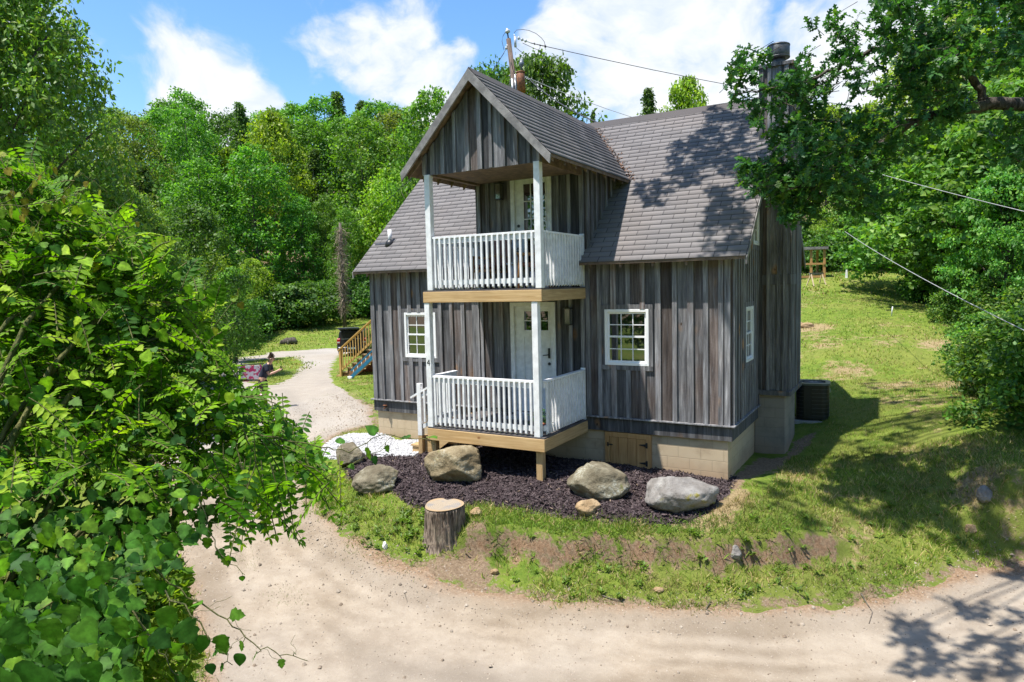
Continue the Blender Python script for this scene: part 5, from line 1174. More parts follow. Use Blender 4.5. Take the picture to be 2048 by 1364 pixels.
limb([at(1968, 200, 10.2), at(1950, 160, 10.2), at(1905, 112, 10.1), at(1870, 92, 10.1), at(1850, 70, 10.2), at(1835, 55, 10.2)], .065, .02); limb([at(1870, 93, 10.1), at(1820, 96, 10.3), at(1765, 94, 10.5), at(1680, 130, 10.7), at(1600, 170, 10.9), at(1520, 180, 11.), at(1470, 190, 11.1)], .045, .008)
limb([tb+[0, .2, 6.2], at(2048, 60, 10.5), at(1960, 100, 10.6), at(1900, 130, 10.6)], .06, .012); limb([at(1850, 240, 10.4), at(1720, 250, 10.7), at(1620, 240, 10.9), at(1560, 200, 11.)], .03, .008)
up = [ctr[vis:][(ctr[vis:, 0]*0+k) == k] for k in ()]
hubs = [ctr[vis+i] for i in range(0, len(ctr)-vis, 9)]
for h in hubs: limb([tb+[0, .25, rng.uniform(9, 11.5)], (tb+[0, .2, 10.5])*.45+h*.55+[0, 0, 1.6], h+[0, 0, .1]], .05, .01)
tw = twig.build('trunk', M_BARKD, oak)
# ------------------------------------------------------------------ the leafy thicket close on the left
ENV = np.array([(250, -60), (290, 20), (350, 100), (420, 215), (500, 320), (580, 405), (680, 445), (760, 490), (850, 600), (900, 645), (940, 645), (970, 600), (1000, 520), (1040, 430), (1100, 360), (1200, 345), (1300, 300), (1364, 270), (1500, 250)], float)
DEP = np.array([(250, 4.1), (400, 4.0), (550, 3.8), (760, 3.55), (900, 3.35), (1000, 2.75), (1100, 2.3), (1250, 2.0), (1364, 1.85), (1500, 1.8)])
def env(y): return np.interp(y, ENV[:, 0], ENV[:, 1])
def dep(px, y): return np.interp(y, DEP[:, 0], DEP[:, 1])+np.clip((px-300)/900, -.25, .5)
def bpt(px, py, extra=0.): return at(px, py, dep(px, py)+extra)
LEAFLET = [(0, 0, 0), (.25, .17, .03), (.6, .20, .03), (1, 0, -.05), (.6, -.20, .03), (.25, -.17, .03)]
LFF = [(0, 1, 2, 3), (0, 3, 4, 5)]
def frond_set(bases, dirs, lens, cols, droop=.35, gap=.026, leaflet=.045, seed=0):
    """pinnate leaves: paired leaflets along a drooping stalk"""
    P, X, N, Sz, C, st = [], [], [], [], [], []
    for b, d, L, c in zip(bases, dirs, lens, cols):
        n = max(4, int(L/gap)); side = unit(np.cross(d, [0, 0, 1.])+CR*(.9 if abs(d[2]) > .7 else 0)+rng.normal(0, .1, 3)); side = unit(side-d*(side@d)); pts = []
        up = unit(np.cross(side, d)); roll = rng.normal(0, .45); side = side*math.cos(roll)+up*math.sin(roll)
        for k in range(n+1):
            f = k/n; q = b+d*(L*f)+np.array([0, 0, -1.])*droop*L*f*f; pts.append(q)
            if f < .12: continue
            t = unit(d+np.array([0, 0, -2.])*droop*f); nn = unit(np.cross(side, t)); nn = nn if nn[2] > 0 else -nn
            s = leaflet*(.75+.6*math.sin(math.pi*min(1, f*.9+.1)))*rng.uniform(.85, 1.15)
            for sg in (-1, 1):
                P.append(q); X.append(side*sg*.93+t*.36+rng.normal(0, .09, 3)); N.append(nn+side*sg*-.12+rng.normal(0, .16, 3)); Sz.append(s); C.append(c*rng.uniform(.85, 1.18))
        P.append(pts[-1]); X.append(unit(d-np.array([0, 0, 1.])*droop*2)); N.append(unit(np.cross(side, X[-1]))*1.); Sz.append(leaflet); C.append(c)
        st.append(pts[::max(1, n//4)]+[pts[-1]])
    return np.array(P), np.array(X), np.array(N), np.array(Sz), np.array(C), st
CB = np.array([(.145, .29, .015), (.205, .37, .020), (.095, .22, .015), (.28, .42, .026), (.05, .14, .018)])
def bush_samples(n, x0, y0, y1, thick, bias=1.):
    out = []
    while len(out) < n:
        y = rng.uniform(y0, y1); x1 = env(y); x = x0+(x1-x0)*rng.random()**bias
        out.append((x, y, rng.uniform(0, thick)))
    return out
shrub = empty('locust_shrub', tuple(bpt(-380, 1500, 1.2)), 0, 'big bright green locust thicket with feathery leaflets filling the left foreground', 'shrub')
so0 = np.array(shrub.location)
bs, ds, ls, cs = [], [], [], []
for px, py, e in bush_samples(2100, -190, 300, 960, 1.0, .72):
    b = bpt(px, py, e); m = (px+190)/(env(py)+190)
    d = CR*rng.normal(.45, .55)+np.array([0, 0, 1.])*rng.normal(.15, .45)-CF*rng.normal(.30, .5); d = unit(d)
    L = rng.uniform(.13, .27)*(.75 if py < 420 else 1)
    bs.append(b-d*L*(.5+.5*(m > .85))); ds.append(d); ls.append(L); cs.append(CB[rng.choice(5, p=[.3, .25, .2, .1, .15])])
for px, py, ax, az in ((600, 880, .8, -.1), (510, 810, .6, .0), (450, 740, .4, .3), (420, 690, .4, .4), (540, 860, .7, -.3), (640, 930, .6, -.7), (610, 940, .4, -.9), (580, 950, .3, -1), (545, 960, .2, -1), (500, 965, .1, -1), (460, 960, .1, -1), (620, 905, .9, -.3), (410, 640, .4, .6), (380, 600, .4, .6), (350, 540, .4, .8), (300, 470, .5, .8), (530, 940, .2, -1), (480, 940, .1, -1), (570, 900, .3, -.9), (590, 990, .1, -1), (550, 985, .2, -1), (515, 990, .0, -1)):
    for k in range(3):
        b = bpt(px+rng.normal(0, 26), py+rng.normal(0, 14), rng.uniform(-.1, .3)); d = unit(CR*ax+np.array([0, 0, az])+rng.normal(0, .42, 3)); bs.append(b-d*.12); ds.append(d); ls.append(rng.uniform(.2, .32)); cs.append(CB[rng.integers(0, 5)])
P, X, N, Sz, C, st = frond_set(bs, ds, ls, cs)
fo = link('foliage', scatter_mesh('foliage', M_LEAFV, LEAFLET, LFF, P-so0, X, N, Sz, C), shrub)
mb = MB()
for s in st: mb.tube([p-so0 for p in s], [.0032]*(len(s)-1)+[.0012], 4, False)
root = np.array([so0[0], so0[1], float(TG(so0[0], so0[1]))-.2])-so0
for px, py in ((20, 330), (110, 420), (210, 480), (300, 540), (380, 610), (450, 680), (520, 760), (570, 840), (620, 900), (540, 900), (420, 800), (300, 700), (180, 600), (80, 500), (350, 860), (200, 800), (480, 930), (60, 700), (-60, 450), (-100, 700)):
    q = bpt(px, py, .45)-so0; h = np.linalg.norm(q-root); mid = np.r_[root[:2]*.8+q[:2]*.2, q[2]+.35*h*.3]+rng.normal(0, .08, 3)
    t = np.linspace(0, 1, 10)[:, None]; c = (1-t)**2*root+2*t*(1-t)*mid+t*t*q; mb.tube(list(c), list(np.linspace(.028, .005, 10)), 6, False)
mb.build('stem', M_STEM, shrub)
# deeper leaves that close the thicket, coloured darker for the shade within
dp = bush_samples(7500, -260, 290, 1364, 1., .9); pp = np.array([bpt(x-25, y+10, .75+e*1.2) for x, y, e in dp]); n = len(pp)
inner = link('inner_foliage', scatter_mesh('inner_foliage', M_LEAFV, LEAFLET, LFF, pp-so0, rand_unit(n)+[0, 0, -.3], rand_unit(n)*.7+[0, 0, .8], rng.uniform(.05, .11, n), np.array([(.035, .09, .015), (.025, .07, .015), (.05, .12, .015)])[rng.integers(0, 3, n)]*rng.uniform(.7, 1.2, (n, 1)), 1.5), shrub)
# grape vines: lobed toothed leaves on long runners
GRAPE = [(-.10, .0), (-.16, .16), (-.12, .34), (.02, .40), (.10, .54), (.24, .44), (.30, .34), (.42, .40), (.56, .40), (.62, .26), (.74, .22), (.84, .10), (1, 0)]
HEART = [(-.05, 0), (-.14, .14), (-.12, .32), (.02, .44), (.2, .48), (.4, .43), (.6, .31), (.78, .16), (.9, .06), (1, 0)]
def leafset(name, outline, mat, places, dirs, norms, sizes, cols, parent, o):
    v, f = fan(outline); v = [(x, y*1.02, z*1.1-.16*x*abs(x)-.25*y*y+.02*math.sin(9*x+5*abs(y))) for x, y, z in v]
    return link(name, scatter_mesh(name, mat, v, f, np.array(places)-o, np.array(dirs), np.array(norms), np.array(sizes), np.array(cols), None, np.r_[np.full(len(outline), 1.45), np.where(np.arange(len(outline)) % 3 == 0, 1.18, .82), np.where(np.arange(len(outline)) % 3 == 0, 1.18, .82)]), parent)
CG = np.array([(.042, .125, .020), (.055, .155, .020), (.085, .205, .022), (.030, .095, .022), (.13, .26, .024)])
vine = empty('grape_vine', tuple(bpt(40, 1420, .4)), 0, 'grape vine with large lobed leaves climbing over the lower left thicket', 'vine'); vo = np.array(vine.location)
pl, dl_, nl_, sz, cl_, hp, hd, hn, hs, hc = [], [], [], [], [], [], [], [], [], []
runs = MB()
def leaf_at(q, s, heart, dirv=None, nv=None, c=None):
    d = dirv if dirv is not None else CR*rng.normal(.35, .5)+np.array([0, 0, -1.])*rng.uniform(.2, 1.)-CF*rng.normal(.1, .3)
    n_ = nv if nv is not None else np.array([0, 0, 1.])*rng.uniform(.3, 1.1)-CF*rng.uniform(.25, 1.)+rng.normal(0, .35, 3)
    cc = CG[rng.choice(5, p=[.28, .27, .2, .15, .10])]*rng.uniform(.8, 1.2) if c is None else c
    (hp if heart else pl).append(q); (hd if heart else dl_).append(d); (hn if heart else nl_).append(n_); (hs if heart else sz).append(s); (hc if heart else cl_).append(cc)
for px, py, e in bush_samples(900, -60, 780, 1390, .8, .85):
    if py > 1130 and px > 265: continue
    leaf_at(bpt(px, py, e-.12), rng.uniform(.028, .06), rng.random() < .22)
for px, py, e in bush_samples(190, -60, 400, 800, .5, .8): leaf_at(bpt(px, py, e-.12), rng.uniform(.035, .075), rng.random() < .3, None, None, CB[rng.integers(0, 5)]*rng.uniform(.8, 1.2))
for px, py, s in ((75, 1340, .17), (15, 1350, .16), (160, 1250, .10), (210, 1180, .10), (100, 1245, .11), (60, 1130, .10), (150, 1160, .09), (330, 1220, .10), (310, 1270, .09), (365, 1250, .11), (440, 1275, .08), (330, 1090, .07), (270, 1020, .08), (480, 1310, .06), (420, 1330, .05), (300, 1160, .08), (95, 1050, .09), (210, 1050, .08), (180, 1330, .08), (20, 1250, .10), (240, 1240, .09)):
    leaf_at(bpt(px, py, -.2), s*.62, rng.random() < .5, np.array([0, 0, -1.])+CR*rng.normal(.1, .4), -CF*.9+np.array([0, 0, .5])+rng.normal(0, .2, 3), CG[rng.integers(0, 4)])
def runner(path, dd, leaves, s0, s1, r=.0035, dark=True, cols=None, tend=True):
    pts = [at(px, py, dd+k*.0) for k, (px, py) in enumerate(path)]; q = []
    for i in range(len(pts)-1):
        for f in np.linspace(0, 1, 5)[:-1]: q.append(pts[i]*(1-f)+pts[i+1]*f+rng.normal(0, .006, 3))
    q.append(pts[-1]); runs.tube([p-vo for p in q], list(np.linspace(r, r*.35, len(q))), 5, False)
    for k in range(leaves):
        f = (k+.5)/leaves; p = q[int(f*(len(q)-1))]; s = s0+(s1-s0)*f; st_ = unit(CR*rng.normal(0, .6)+np.array([0, 0, rng.choice([-1, .5], p=[.75, .25])])+rng.normal(0, .2, 3))*s*.6
        runs.tube([p-vo, p+st_*.5-vo+rng.normal(0, .004, 3), p+st_-vo], .0016, 4, False)
        leaf_at(p+st_, s*rng.uniform(.8, 1.2), rng.random() < .3, unit(st_)+np.array([0, 0, -.7])+rng.normal(0, .2, 3), None, None if cols is None else cols[rng.integers(0, len(cols))]*rng.uniform(.85, 1.15))
        if tend and rng.random() < .5:
            a = np.linspace(0, 1, 7)[:, None]; e = unit(rng.normal(size=3)+CR*.6); runs.tube(list(p-vo+a*e*.09+np.c_[np.sin(a*7), np.cos(a*5), np.sin(a*6)]*.008), .0008, 4, False)
runner([(300, 1130), (380, 1190), (450, 1240), (510, 1290), (560, 1310), (615, 1322)], 2.5, 8, .062, .025); runner([(330, 1180), (400, 1245), (440, 1300), (465, 1330)], 2.3, 6, .07, .03); runner([(380, 960), (410, 1020), (425, 1080), (445, 1125), (490, 1150)], 2.9, 8, .065, .025)
runner([(420, 950), (470, 1000), (510, 1030), (530, 1040)], 3.1, 7, .06, .04); runner([(520, 870), (640, 895), (700, 905), (760, 870), (850, 880), (870, 890)], 3.4, 7, .055, .05); runner([(600, 920), (650, 955), (690, 935), (760, 900), (790, 870)], 3.5, 5, .05, .03); runner([(480, 790), (530, 800), (560, 820), (575, 850)], 3.6, 5, .05, .03)
runner([(250, 1200), (310, 1280), (350, 1350), (370, 1400)], 2.1, 7, .07, .05); runner([(-40, 1280), (80, 1215), (180, 1170), (260, 1150)], 2.1, 8, .08, .06)
YV = np.array([(.17, .27, .02), (.22, .26, .025), (.13, .25, .02), (.26, .21, .03)])
runner([(-20, 420), (40, 390), (90, 345), (112, 310)], 3.6, 9, .055, .03, .003, False, YV); runner([(0, 410), (80, 405), (150, 390), (190, 360)], 3.6, 10, .05, .03, .003, False, YV); runner([(60, 470), (110, 400), (140, 370), (165, 345), (215, 385)], 3.7, 9, .05, .035, .003, False, YV); runner([(-20, 300), (10, 330), (40, 420), (90, 470)], 3.5, 9, .055, .05, .003, False, YV)
runner([(200, 520), (240, 470), (280, 430)], 3.8, 6, .05, .03, .003, False, YV); runner([(430, 650), (470, 600), (480, 575)], 3.7, 6, .05, .03, .003, False, YV)
leafset('lobed_leaves', GRAPE, M_LEAFV, pl, dl_, nl_, sz, cl_, vine, vo); leafset('heart_leaves', HEART, M_LEAFV, hp, hd, hn, hs, hc, vine, vo)
runs.build('stem', M_STEM, vine)
# yellow green undergrowth at the bottom left by the road
ub = empty('undergrowth_bush', tuple(gp(300, 1420)), 0, 'yellow green low undergrowth beneath the vines by the road edge', 'bush'); uo = np.array(ub.location)
n = 3600; xy = np.c_[rng.uniform(80, 400, n), rng.uniform(1130, 1420, n)]; pp = []
for x, y in xy: g_ = gp(min(x, 60+(y-1000)*.95), y+40) if False else at(min(x, 385-abs(y-1290)*.15), y, rng.uniform(2.9, 3.9)); pp.append(g_)
pp = np.array(pp); link('foliage', scatter_mesh('foliage', M_LEAFV, LEAFLET, LFF, pp-uo, rand_unit(n)+[0, 0, .25], rand_unit(n)*.6+[0, 0, .9], rng.uniform(.03, .075, n), np.array([(.14, .24, .02), (.18, .26, .025), (.10, .20, .02)])[rng.integers(0, 3, n)]*rng.uniform(.7, 1.2, (n, 1)), 1.3), ub)
mb = MB()
for k in range(26):
    q = pp[rng.integers(0, n)]-uo; mb.tube([(q[0]*.7, q[1]*.7, -.1), (q[0]*.8, q[1]*.8, q[2]*.5), q], [.008, .006, .003], 5, False)
mb.build('stem', M_STEM, ub)
# ------------------------------------------------------------------ rocks and the stump
from mathutils import noise as mnoise
def rock(name, loc, size, mat, label, seed, cuts=9, rz=0, sink=.15, group=None):
    bm = bmesh.new(); bmesh.ops.create_icosphere(bm, subdivisions=5, radius=1)
    g = np.random.default_rng(seed); pl = unit(g.normal(size=(cuts, 3))*[1, 1, .8]+[0, 0, .25]); dist = g.uniform(.62, .88, cuts)
    V = np.array([v.co for v in bm.verts])
    for n_, d in zip(pl, dist): e = np.maximum(0, V@n_-d); V = V-e[:, None]*n_*.92
    nn = (fbm(V+seed*3.1, 1.6, 4)-.5)*.34+(fbm(V+seed, 6, 3)-.5)*.09; V = V*(1+nn[:, None])
    V = V*(np.array(size)/2); V[:, 2] += size[2]*(.5-sink)
    for v, c in zip(bm.verts, V): v.co = c
    me = bpy.data.meshes.new(name); bm.to_mesh(me); bm.free(); me.polygons.foreach_set('use_smooth', [True]*len(me.polygons)); me.materials.append(mat)
    o = link(name, me); o.location = loc; o.rotation_euler = (0, 0, rz); return tag(o, label, 'rock', group)
RT = rock_mat('tan_rock', (.17, .128, .072), (.30, .245, .15), (.16, .15, .035), .30); RG = rock_mat('mossy_rock', (.12, .10, .065), (.24, .215, .15), (.13, .135, .04), .32, .95); RL = rock_mat('grey_rock', (.17, .155, .14), (.27, .255, .24), (.22, .19, .015), .33, .25); RS = rock_mat('sandstone', (.27, .18, .095), (.38, .275, .16), (.2, .2, .1), .2, .1)
BD = 'boulders along the mulch bed'
def rk(px, py, w, h, d_, mat, label, seed, dep_=None, rz=0, sink=.12, name='boulder', group=BD):
    c = gp(px, py); D = (c-CAM)@CF; s = D/FPX; wd = w*s; dp_ = (dep_ or .8)*wd; ctr_ = c+unit(np.array([CF[0], CF[1], 0]))*dp_*.33
    return rock(name, (ctr_[0], ctr_[1], c[2]), (wd*1.1, dp_*1.1, h*s*1.0/(1-sink)), mat, label, seed, rz=YAW+rz, sink=sink, group=group)
rk(908, 974, 122, 80, 0, RT, 'big tan boulder leaning against the front left porch leg', 3, .75, .15)
rk(1200, 1004, 118, 80, 0, RG, 'lichen spotted round boulder before the plank hatch', 8, .85, 0)
rk(1366, 1026, 140, 76, 0, RL, 'smooth pale grey boulder with mustard moss patches at the right end of the bed', 14, .75, -.1)
rk(750, 988, 90, 52, 0, RG, 'low rounded boulder at the left end of the mulch', 21, .8, .3)
rk(697, 938, 56, 50, 0, RG, 'small upright boulder at the edge of the white pebbles', 26, .8, .2)
rk(1178, 1034, 46, 32, 0, RS, 'small orange sandstone block below the lichen spotted boulder', 33, .8, .2, name='stone')
rk(1474, 1110, 30, 26, 0, RL, 'mossy stone stuck in the cut bank under the grey boulder', 41, .8, 0, .3, 'stone'); rk(952, 1034, 26, 16, 0, RS, 'little tan stone just right of the stump top', 44, .8, 0, .2, 'stone')
rk(1318, 1186, 20, 11, 0, RS, 'pale flat stone at the foot of the bank', 47, .8, 0, .2, 'stone'); rk(1945, 1062, 24, 16, 0, RS, 'reddish stone in the shaded grass at right', 52, .8, 0, .3, 'stone'); rk(1978, 1000, 34, 26, 0, RL, 'grey stone at the foot of the right bank', 53, .8, 0, .3, 'stone')
rk(770, 1098, 10, 16, 0, simple('chalk_white', (.75, .74, .70), .8, 0, .1), 'small white chip standing on the slope left of the stump', 55, .6, 0, .1, 'stone'); rk(990, 1150, 16, 12, 0, RS, 'tan pebble at the red clay scar', 57, .8, 0, .2, 'stone'); rk(1085, 1010, 8, 6, 0, RS, 'tiny stone lying in the mulch', 58, .8, 0, .1, 'stone')
for px, py, w, h, lab in ((1617, 655, 30, 10, 'pale rubble stone on the bare patch of lawn'), (1603, 652, 14, 8, 'small rubble stone left of the pale one on the bare patch')): rk(px, py, w, h, 0, RS, lab, px, .6, 0, .2, 'stone', 'rubble on the lawn')
# tree stump: ridged bark, sawn heart-shaped top
sb = gp(886, 1096)+np.array([CF[0], CF[1], 0])*.33; sb[2] = gp(886, 1096)[2]; st_ = empty('tree_stump', tuple(sb), 0, 'sawn tree stump with rough bark at the bank edge', 'stump')
NS, NZ = 120, 26; D = (sb-CAM)@CF; rs = .312; hh = .56
an = np.linspace(0, 2*math.pi, NS, endpoint=False); back = math.atan2(CF[1], CF[0])-.12
notch = .30*np.exp(-(((an-back+math.pi) % (2*math.pi)-math.pi)/.24)**2); lobe = 1+.06*np.cos(2*(an-back))+.05*np.sin(3*an)
prof = rs*lobe*(1-notch); V = []; F = []
for j in range(NZ):
    t = j/(NZ-1); fl = 1+.42*(1-t)**3
    rid = .030*np.abs(np.sin(an*17+1.3*np.sin(an*5)+t*1.2))+.05*(fbm(np.c_[np.cos(an)*4, np.sin(an)*4, np.full(NS, t*2.2)], 1.6, 3)-.5)
    r_ = prof*fl+rid*(t < .985)-.012; V += list(np.c_[r_*np.cos(an), r_*np.sin(an), np.full(NS, -.2+(hh+.2)*t+.0)])
for j in range(NZ-1):
    for k in range(NS): F.append((j*NS+k, j*NS+(k+1) % NS, (j+1)*NS+(k+1) % NS, (j+1)*NS+k))
link('bark', np_mesh('bark', np.array(V), np.array(F), M_STUMPB, None, True), st_)
def stump_top_mat():
    m, n = new_mat('sawn_wood_rings'); co = n.n('ShaderNodeTexCoord').outputs['Object']; sx = n.n('ShaderNodeSeparateXYZ'); n.l(co, sx.inputs[0])
    fl = n.n('ShaderNodeCombineXYZ'); n.l(sx.outputs[0], fl.inputs[0]); n.l(sx.outputs[1], fl.inputs[1]); r_ = n.vmath('LENGTH', fl.outputs[0]); ns = n.noise(co, 7, 4)
    ring = n.math('SINE', n.math('MULTIPLY', n.math('ADD', r_, n.math('MULTIPLY', ns, .035)), 210.)); c = n.mix(n.maprange(ring, -1, 1), (.25, .20, .145), (.35, .29, .215))
    c = n.mix(n.math('MULTIPLY', n.maprange(n.noise(co, 5, 4), .46, .62), .8), c, (.20, .19, .185)); c = n.mix(n.maprange(r_, .24, .31), c, (.34, .24, .14))
    fin(n, pbsdf(n, c, .85, 0, .2, bump(n, ns, .3, .01)).outputs[0]); return m
V = [(0, 0, hh-.012)]; F = []
for q in (.5, 1.0):
    r_ = prof*q+.006*(q == 1); V += list(np.c_[r_*np.cos(an), r_*np.sin(an), np.full(NS, hh+.004-.008*(q < 1))])
mb = MB(); mb.add(V, [(0, 1+k, 1+(k+1) % NS) for k in range(NS)]+[(1+k, 1+NS+k, 1+NS+(k+1) % NS, 1+(k+1) % NS) for k in range(NS)]); mb.build('sawn_top', stump_top_mat(), st_)
# twigs on the road
def stick(path, r, label):
    pts = [gp(*p) for p in path]; o = pts[0]; mb = MB(); mb.tube([p-o+[0, 0, r+.012] for p in pts], list(np.linspace(r, r*.5, len(pts))), 6); s = mb.build('fallen_twig', M_BARK); s.location = o; tag(s, label, 'twig')
stick([(1722, 1190), (1735, 1212), (1745, 1228), (1738, 1250)], .011, 'thin bent twig fallen from grass to road at right'); stick([(1420, 1210), (1412, 1222), (1424, 1232)], .012, 'short twig at the foot of the bank'); stick([(810, 1190), (815, 1205), (808, 1222)], .007, 'thin twig lying on the road below the stump'); stick([(1200, 1192), (1225, 1200), (1240, 1203)], .010, 'grey stick on the grass strip by the road')

# ------------------------------------------------------------------ air conditioner
c = gp(1622, 842); ac = empty('air_conditioner', (c[0], c[1]+.25, c[2]+.03), .12, 'black outdoor air conditioning unit on the lawn beside the chimney', 'air conditioner')
M_ACB2 = simple('lighter_enamel', (.055, .062, .066), .4, .2, .15, 10, .05, .002); M_ACB = simple('black_enamel', (.018, .020, .022), .4, .2, .15, 10, .05, .002)  # bands get the body enamel in a lighter tone so that they show
def rrect(w, r, n=6): return [(sx*(w-r)+r*math.cos(a), sy*(w-r)+r*math.sin(a)) for sx, sy, a0 in ((1, 1, 0), (-1, 1, 90), (-1, -1, 180), (1, -1, 270)) for a in [R(a0+90*k/n) for k in range(n+1)]]
mb = MB(); mb.prism(rrect(.345, .17), 2, .03, .80); mb.build('body', M_ACB, ac)
for k in range(8): mb = MB(); mb.prism(rrect(.352, .175), 2, .11+k*.085, .122+k*.085); mb.build('louvre_band', M_ACB2, ac)
mb = MB(); mb.box(-.19, -.02, -.362, -.346, .06, .76); mb.build('service_panel', M_ACB, ac, .004)
for k, (w, z0, z1) in enumerate(((.368, .80, .845),)):
    bm_ = MB(); q = rrect(w, .18); n = len(q); inn = [(.30*math.cos(a), .30*math.sin(a)) for a in [math.atan2(y, x) for x, y in q]]
    vs = [(x, y, z0) for x, y in q]+[(x, y, z1) for x, y in q]+[(x, y, z1) for x, y in inn]+[(x*.97, y*.97, z1-.06) for x, y in inn]
    bm_.add(vs, [(i, (i+1) % n, n+(i+1) % n, n+i) for i in range(n)]+[(n+i, n+(i+1) % n, 2*n+(i+1) % n, 2*n+i) for i in range(n)]+[(2*n+i, 2*n+(i+1) % n, 3*n+(i+1) % n, 3*n+i) for i in range(n)]); bm_.build('top_rim', simple('grey_green_rim', (.10, .12, .12), .4, .3, .1), ac)
mb = MB()
for r_ in (.06, .12, .18, .24): mb.tube([(r_*math.cos(a), r_*math.sin(a), .825) for a in np.linspace(0, 2*math.pi, 25)], .004, 5, False)
for a in np.linspace(0, math.pi, 7)[:-1]: mb.tube([(-.29*math.cos(a), -.29*math.sin(a), .83), (.29*math.cos(a), .29*math.sin(a), .83)], .004, 5)
mb.build('fan_grille', M_METAL, ac)
mb = MB(); mb.box(.346+.012, .366, -.10, -.02, .62, .70); mb.build('sticker', M_WHITE, ac)
mb = MB(); mb.box(-.42, .42, -.42, .42, -.12, .03); o = mb.build('concrete_pad', simple('pale_concrete', (.36, .34, .31), .9, 0, .2, 9, .3, .004), None, .01); o.location = (c[0], c[1]+.25, c[2]); o.rotation_euler = (0, 0, .12); tag(o, 'thin concrete pad under the black air conditioner', 'pad')

# ------------------------------------------------------------------ poles and wires
def wire(a, b, sag, r, mat, label, n=14):
    a, b = np.array(a), np.array(b); t = np.linspace(0, 1, n)[:, None]; q = a*(1-t)+b*t-np.c_[0*t, 0*t, 4*sag*t*(1-t)]; mb = MB(); mb.tube(list(q-a), r, 5, False); o = mb.build('power_line', mat); o.location = a; return tag(o, label, 'wire', 'power lines')
D0 = 33.; top = at(1017, 78, D0); bot = at(1032, 200, D0); dv = (bot-top)/(bot[2]-top[2]); g0 = top+dv*(float(TG(top[0], top[1]))-.3-top[2])
up_ = empty('utility_pole', tuple(g0), 0, 'brown wooden utility pole with rusty transformer rising behind the roof', 'pole'); U = lambda px, py, dd=0: at(px, py, D0+dd)-g0
mb = MB(); mb.tube([(0, 0, 0), (top-g0)*.5, top-g0], [.17, .14, .115], 10); mb.build('pole', M_POLE, up_)
def disc_string(p, q, n, r, nm):
    m = MB(); p, q = np.array(p), np.array(q); prof = []; m.tube([p, q], .018, 6)
    for k in range(n):
        c_ = p+(q-p)*(.2+.22*k); d = unit(q-p); m.tube([c_-d*.05, c_-d*.02, c_+d*.02, c_+d*.07], [.03, r, r, .035], 10)
    m.build(nm, M_PORC, up_)
disc_string(U(1031, 74), U(1062, 86), 3, .075, 'strain_insulator'); disc_string(U(1017, 88), U(1007, 107), 2, .07, 'strain_insulator')
m = MB(); m.tube([U(1062, 86), U(1092, 93)], .02, 6); m.tube([U(1068, 86), U(1070, 89)], .04, 6); m.tube([U(1079, 89), U(1081, 92)], .035, 6); m.tube([U(1090, 90), U(1091, 95)], .045, 6); m.build('clamp', M_BLACK, up_)
m = MB(); p0, p1 = U(1016, 66), U(1014, 58); d = p1-p0; m.tube([p0, p0+d*.15, p0+d*.6, p0+d*.75, p1, p1+d*.2], [.05, .12, .12, .06, .06, .03], 12); m.build('pin_insulator', M_PORC, up_); m = MB(); m.tube([U(1018, 84), U(1015, 66)], .035, 6); m.build('bracket', M_BLACK, up_)
m = MB(); m.tube([U(1030, 73), U(1031, 94)], .06, 8); m.tube([U(1028, 69), U(1030, 74)], .035, 6); m.build('fuse_cutout', M_PORC, up_)
m = MB(); p0, p1 = U(1043, 184, -.5), U(1041, 146, -.5); m.tube([p0, p0+(p1-p0)*.94, p1], [.20, .20, .16], 14); m.tube([p1, p1+[0, 0, .05]], [.215, .215], 14); m.build('transformer', M_RUST, up_)
m = MB(); p0, p1 = U(1043, 143, -.5), U(1043, 119, -.5); d = p1-p0; m.tube([p0, p0+d*.4, p0+d*.5, p0+d*.75, p0+d*.8, p1], [.035, .04, .12, .12, .09, .08], 10); m.build('bushing', simple('slate_bushing', (.10, .12, .15), .4, 0, .2), up_)
m = MB(); m.tube([U(1024, 158, -.2), U(1027, 200, -.2)], .07, 8); m.tube([U(1030, 150, -.2), U(1033, 200, -.2)], .06, 8); m.build('conduit', M_METAL, up_)
def lead(pts, r=.013, mat=None): m = MB(); m.tube([U(*p) for p in pts], r, 5, False); m.build('lead_wire', mat or M_CABLE, up_)
lead([(1028, 66), (1033, 60), (1046, 59), (1058, 61), (1072, 67), (1083, 76), (1089, 84), (1090, 92)]); lead([(1032, 95), (1040, 102), (1053, 111), (1052, 115), (1046, 119, -.5)]); lead([(1012, 62), (1006, 72), (1004, 82), (1008, 100)]); lead([(1045, 86), (1060, 93), (1076, 100), (1080, 96), (1080, 91)])
lead([(1018, 152), (1024, 146), (1032, 143), (1040, 147, -.6), (1050, 153, -.6), (1056, 156, -.6)], .018, M_CABLEL); lead([(1022, 150), (1030, 147), (1037, 152, -.6), (1036, 160, -.6), (1046, 160, -.6), (1052, 154, -.6)], .014, M_CABLEL); lead([(1035, 160, -.3), (1036, 172, -.3), (1038, 182, -.3)], .02, M_CABLEL)
wire(at(1092, 93, D0), at(2150, 262, 46), .6, .017, M_CABLE, 'high thin wire running right from the pole top across the clouds'); wire(at(1056, 156, D0), at(1700, 312, 36), .8, .016, M_CABLEL, 'pale lower wire from the transformer down behind the ridge')
wire(at(1056, 156, D0-.6), aty(1240, 262, 5.5), .25, .022, M_CABLE, 'thick black service cable from the pole to the rear roof'); wire(at(1008, 106, D0), at(690, 449, 56), 1.5, .017, M_CABLE, 'wire from the high pole down to the bare vine pole'); wire(at(1022, 120, D0), at(1010, 400, 26), .0, .014, M_CABLE, 'guy wire slanting down left of the pole')
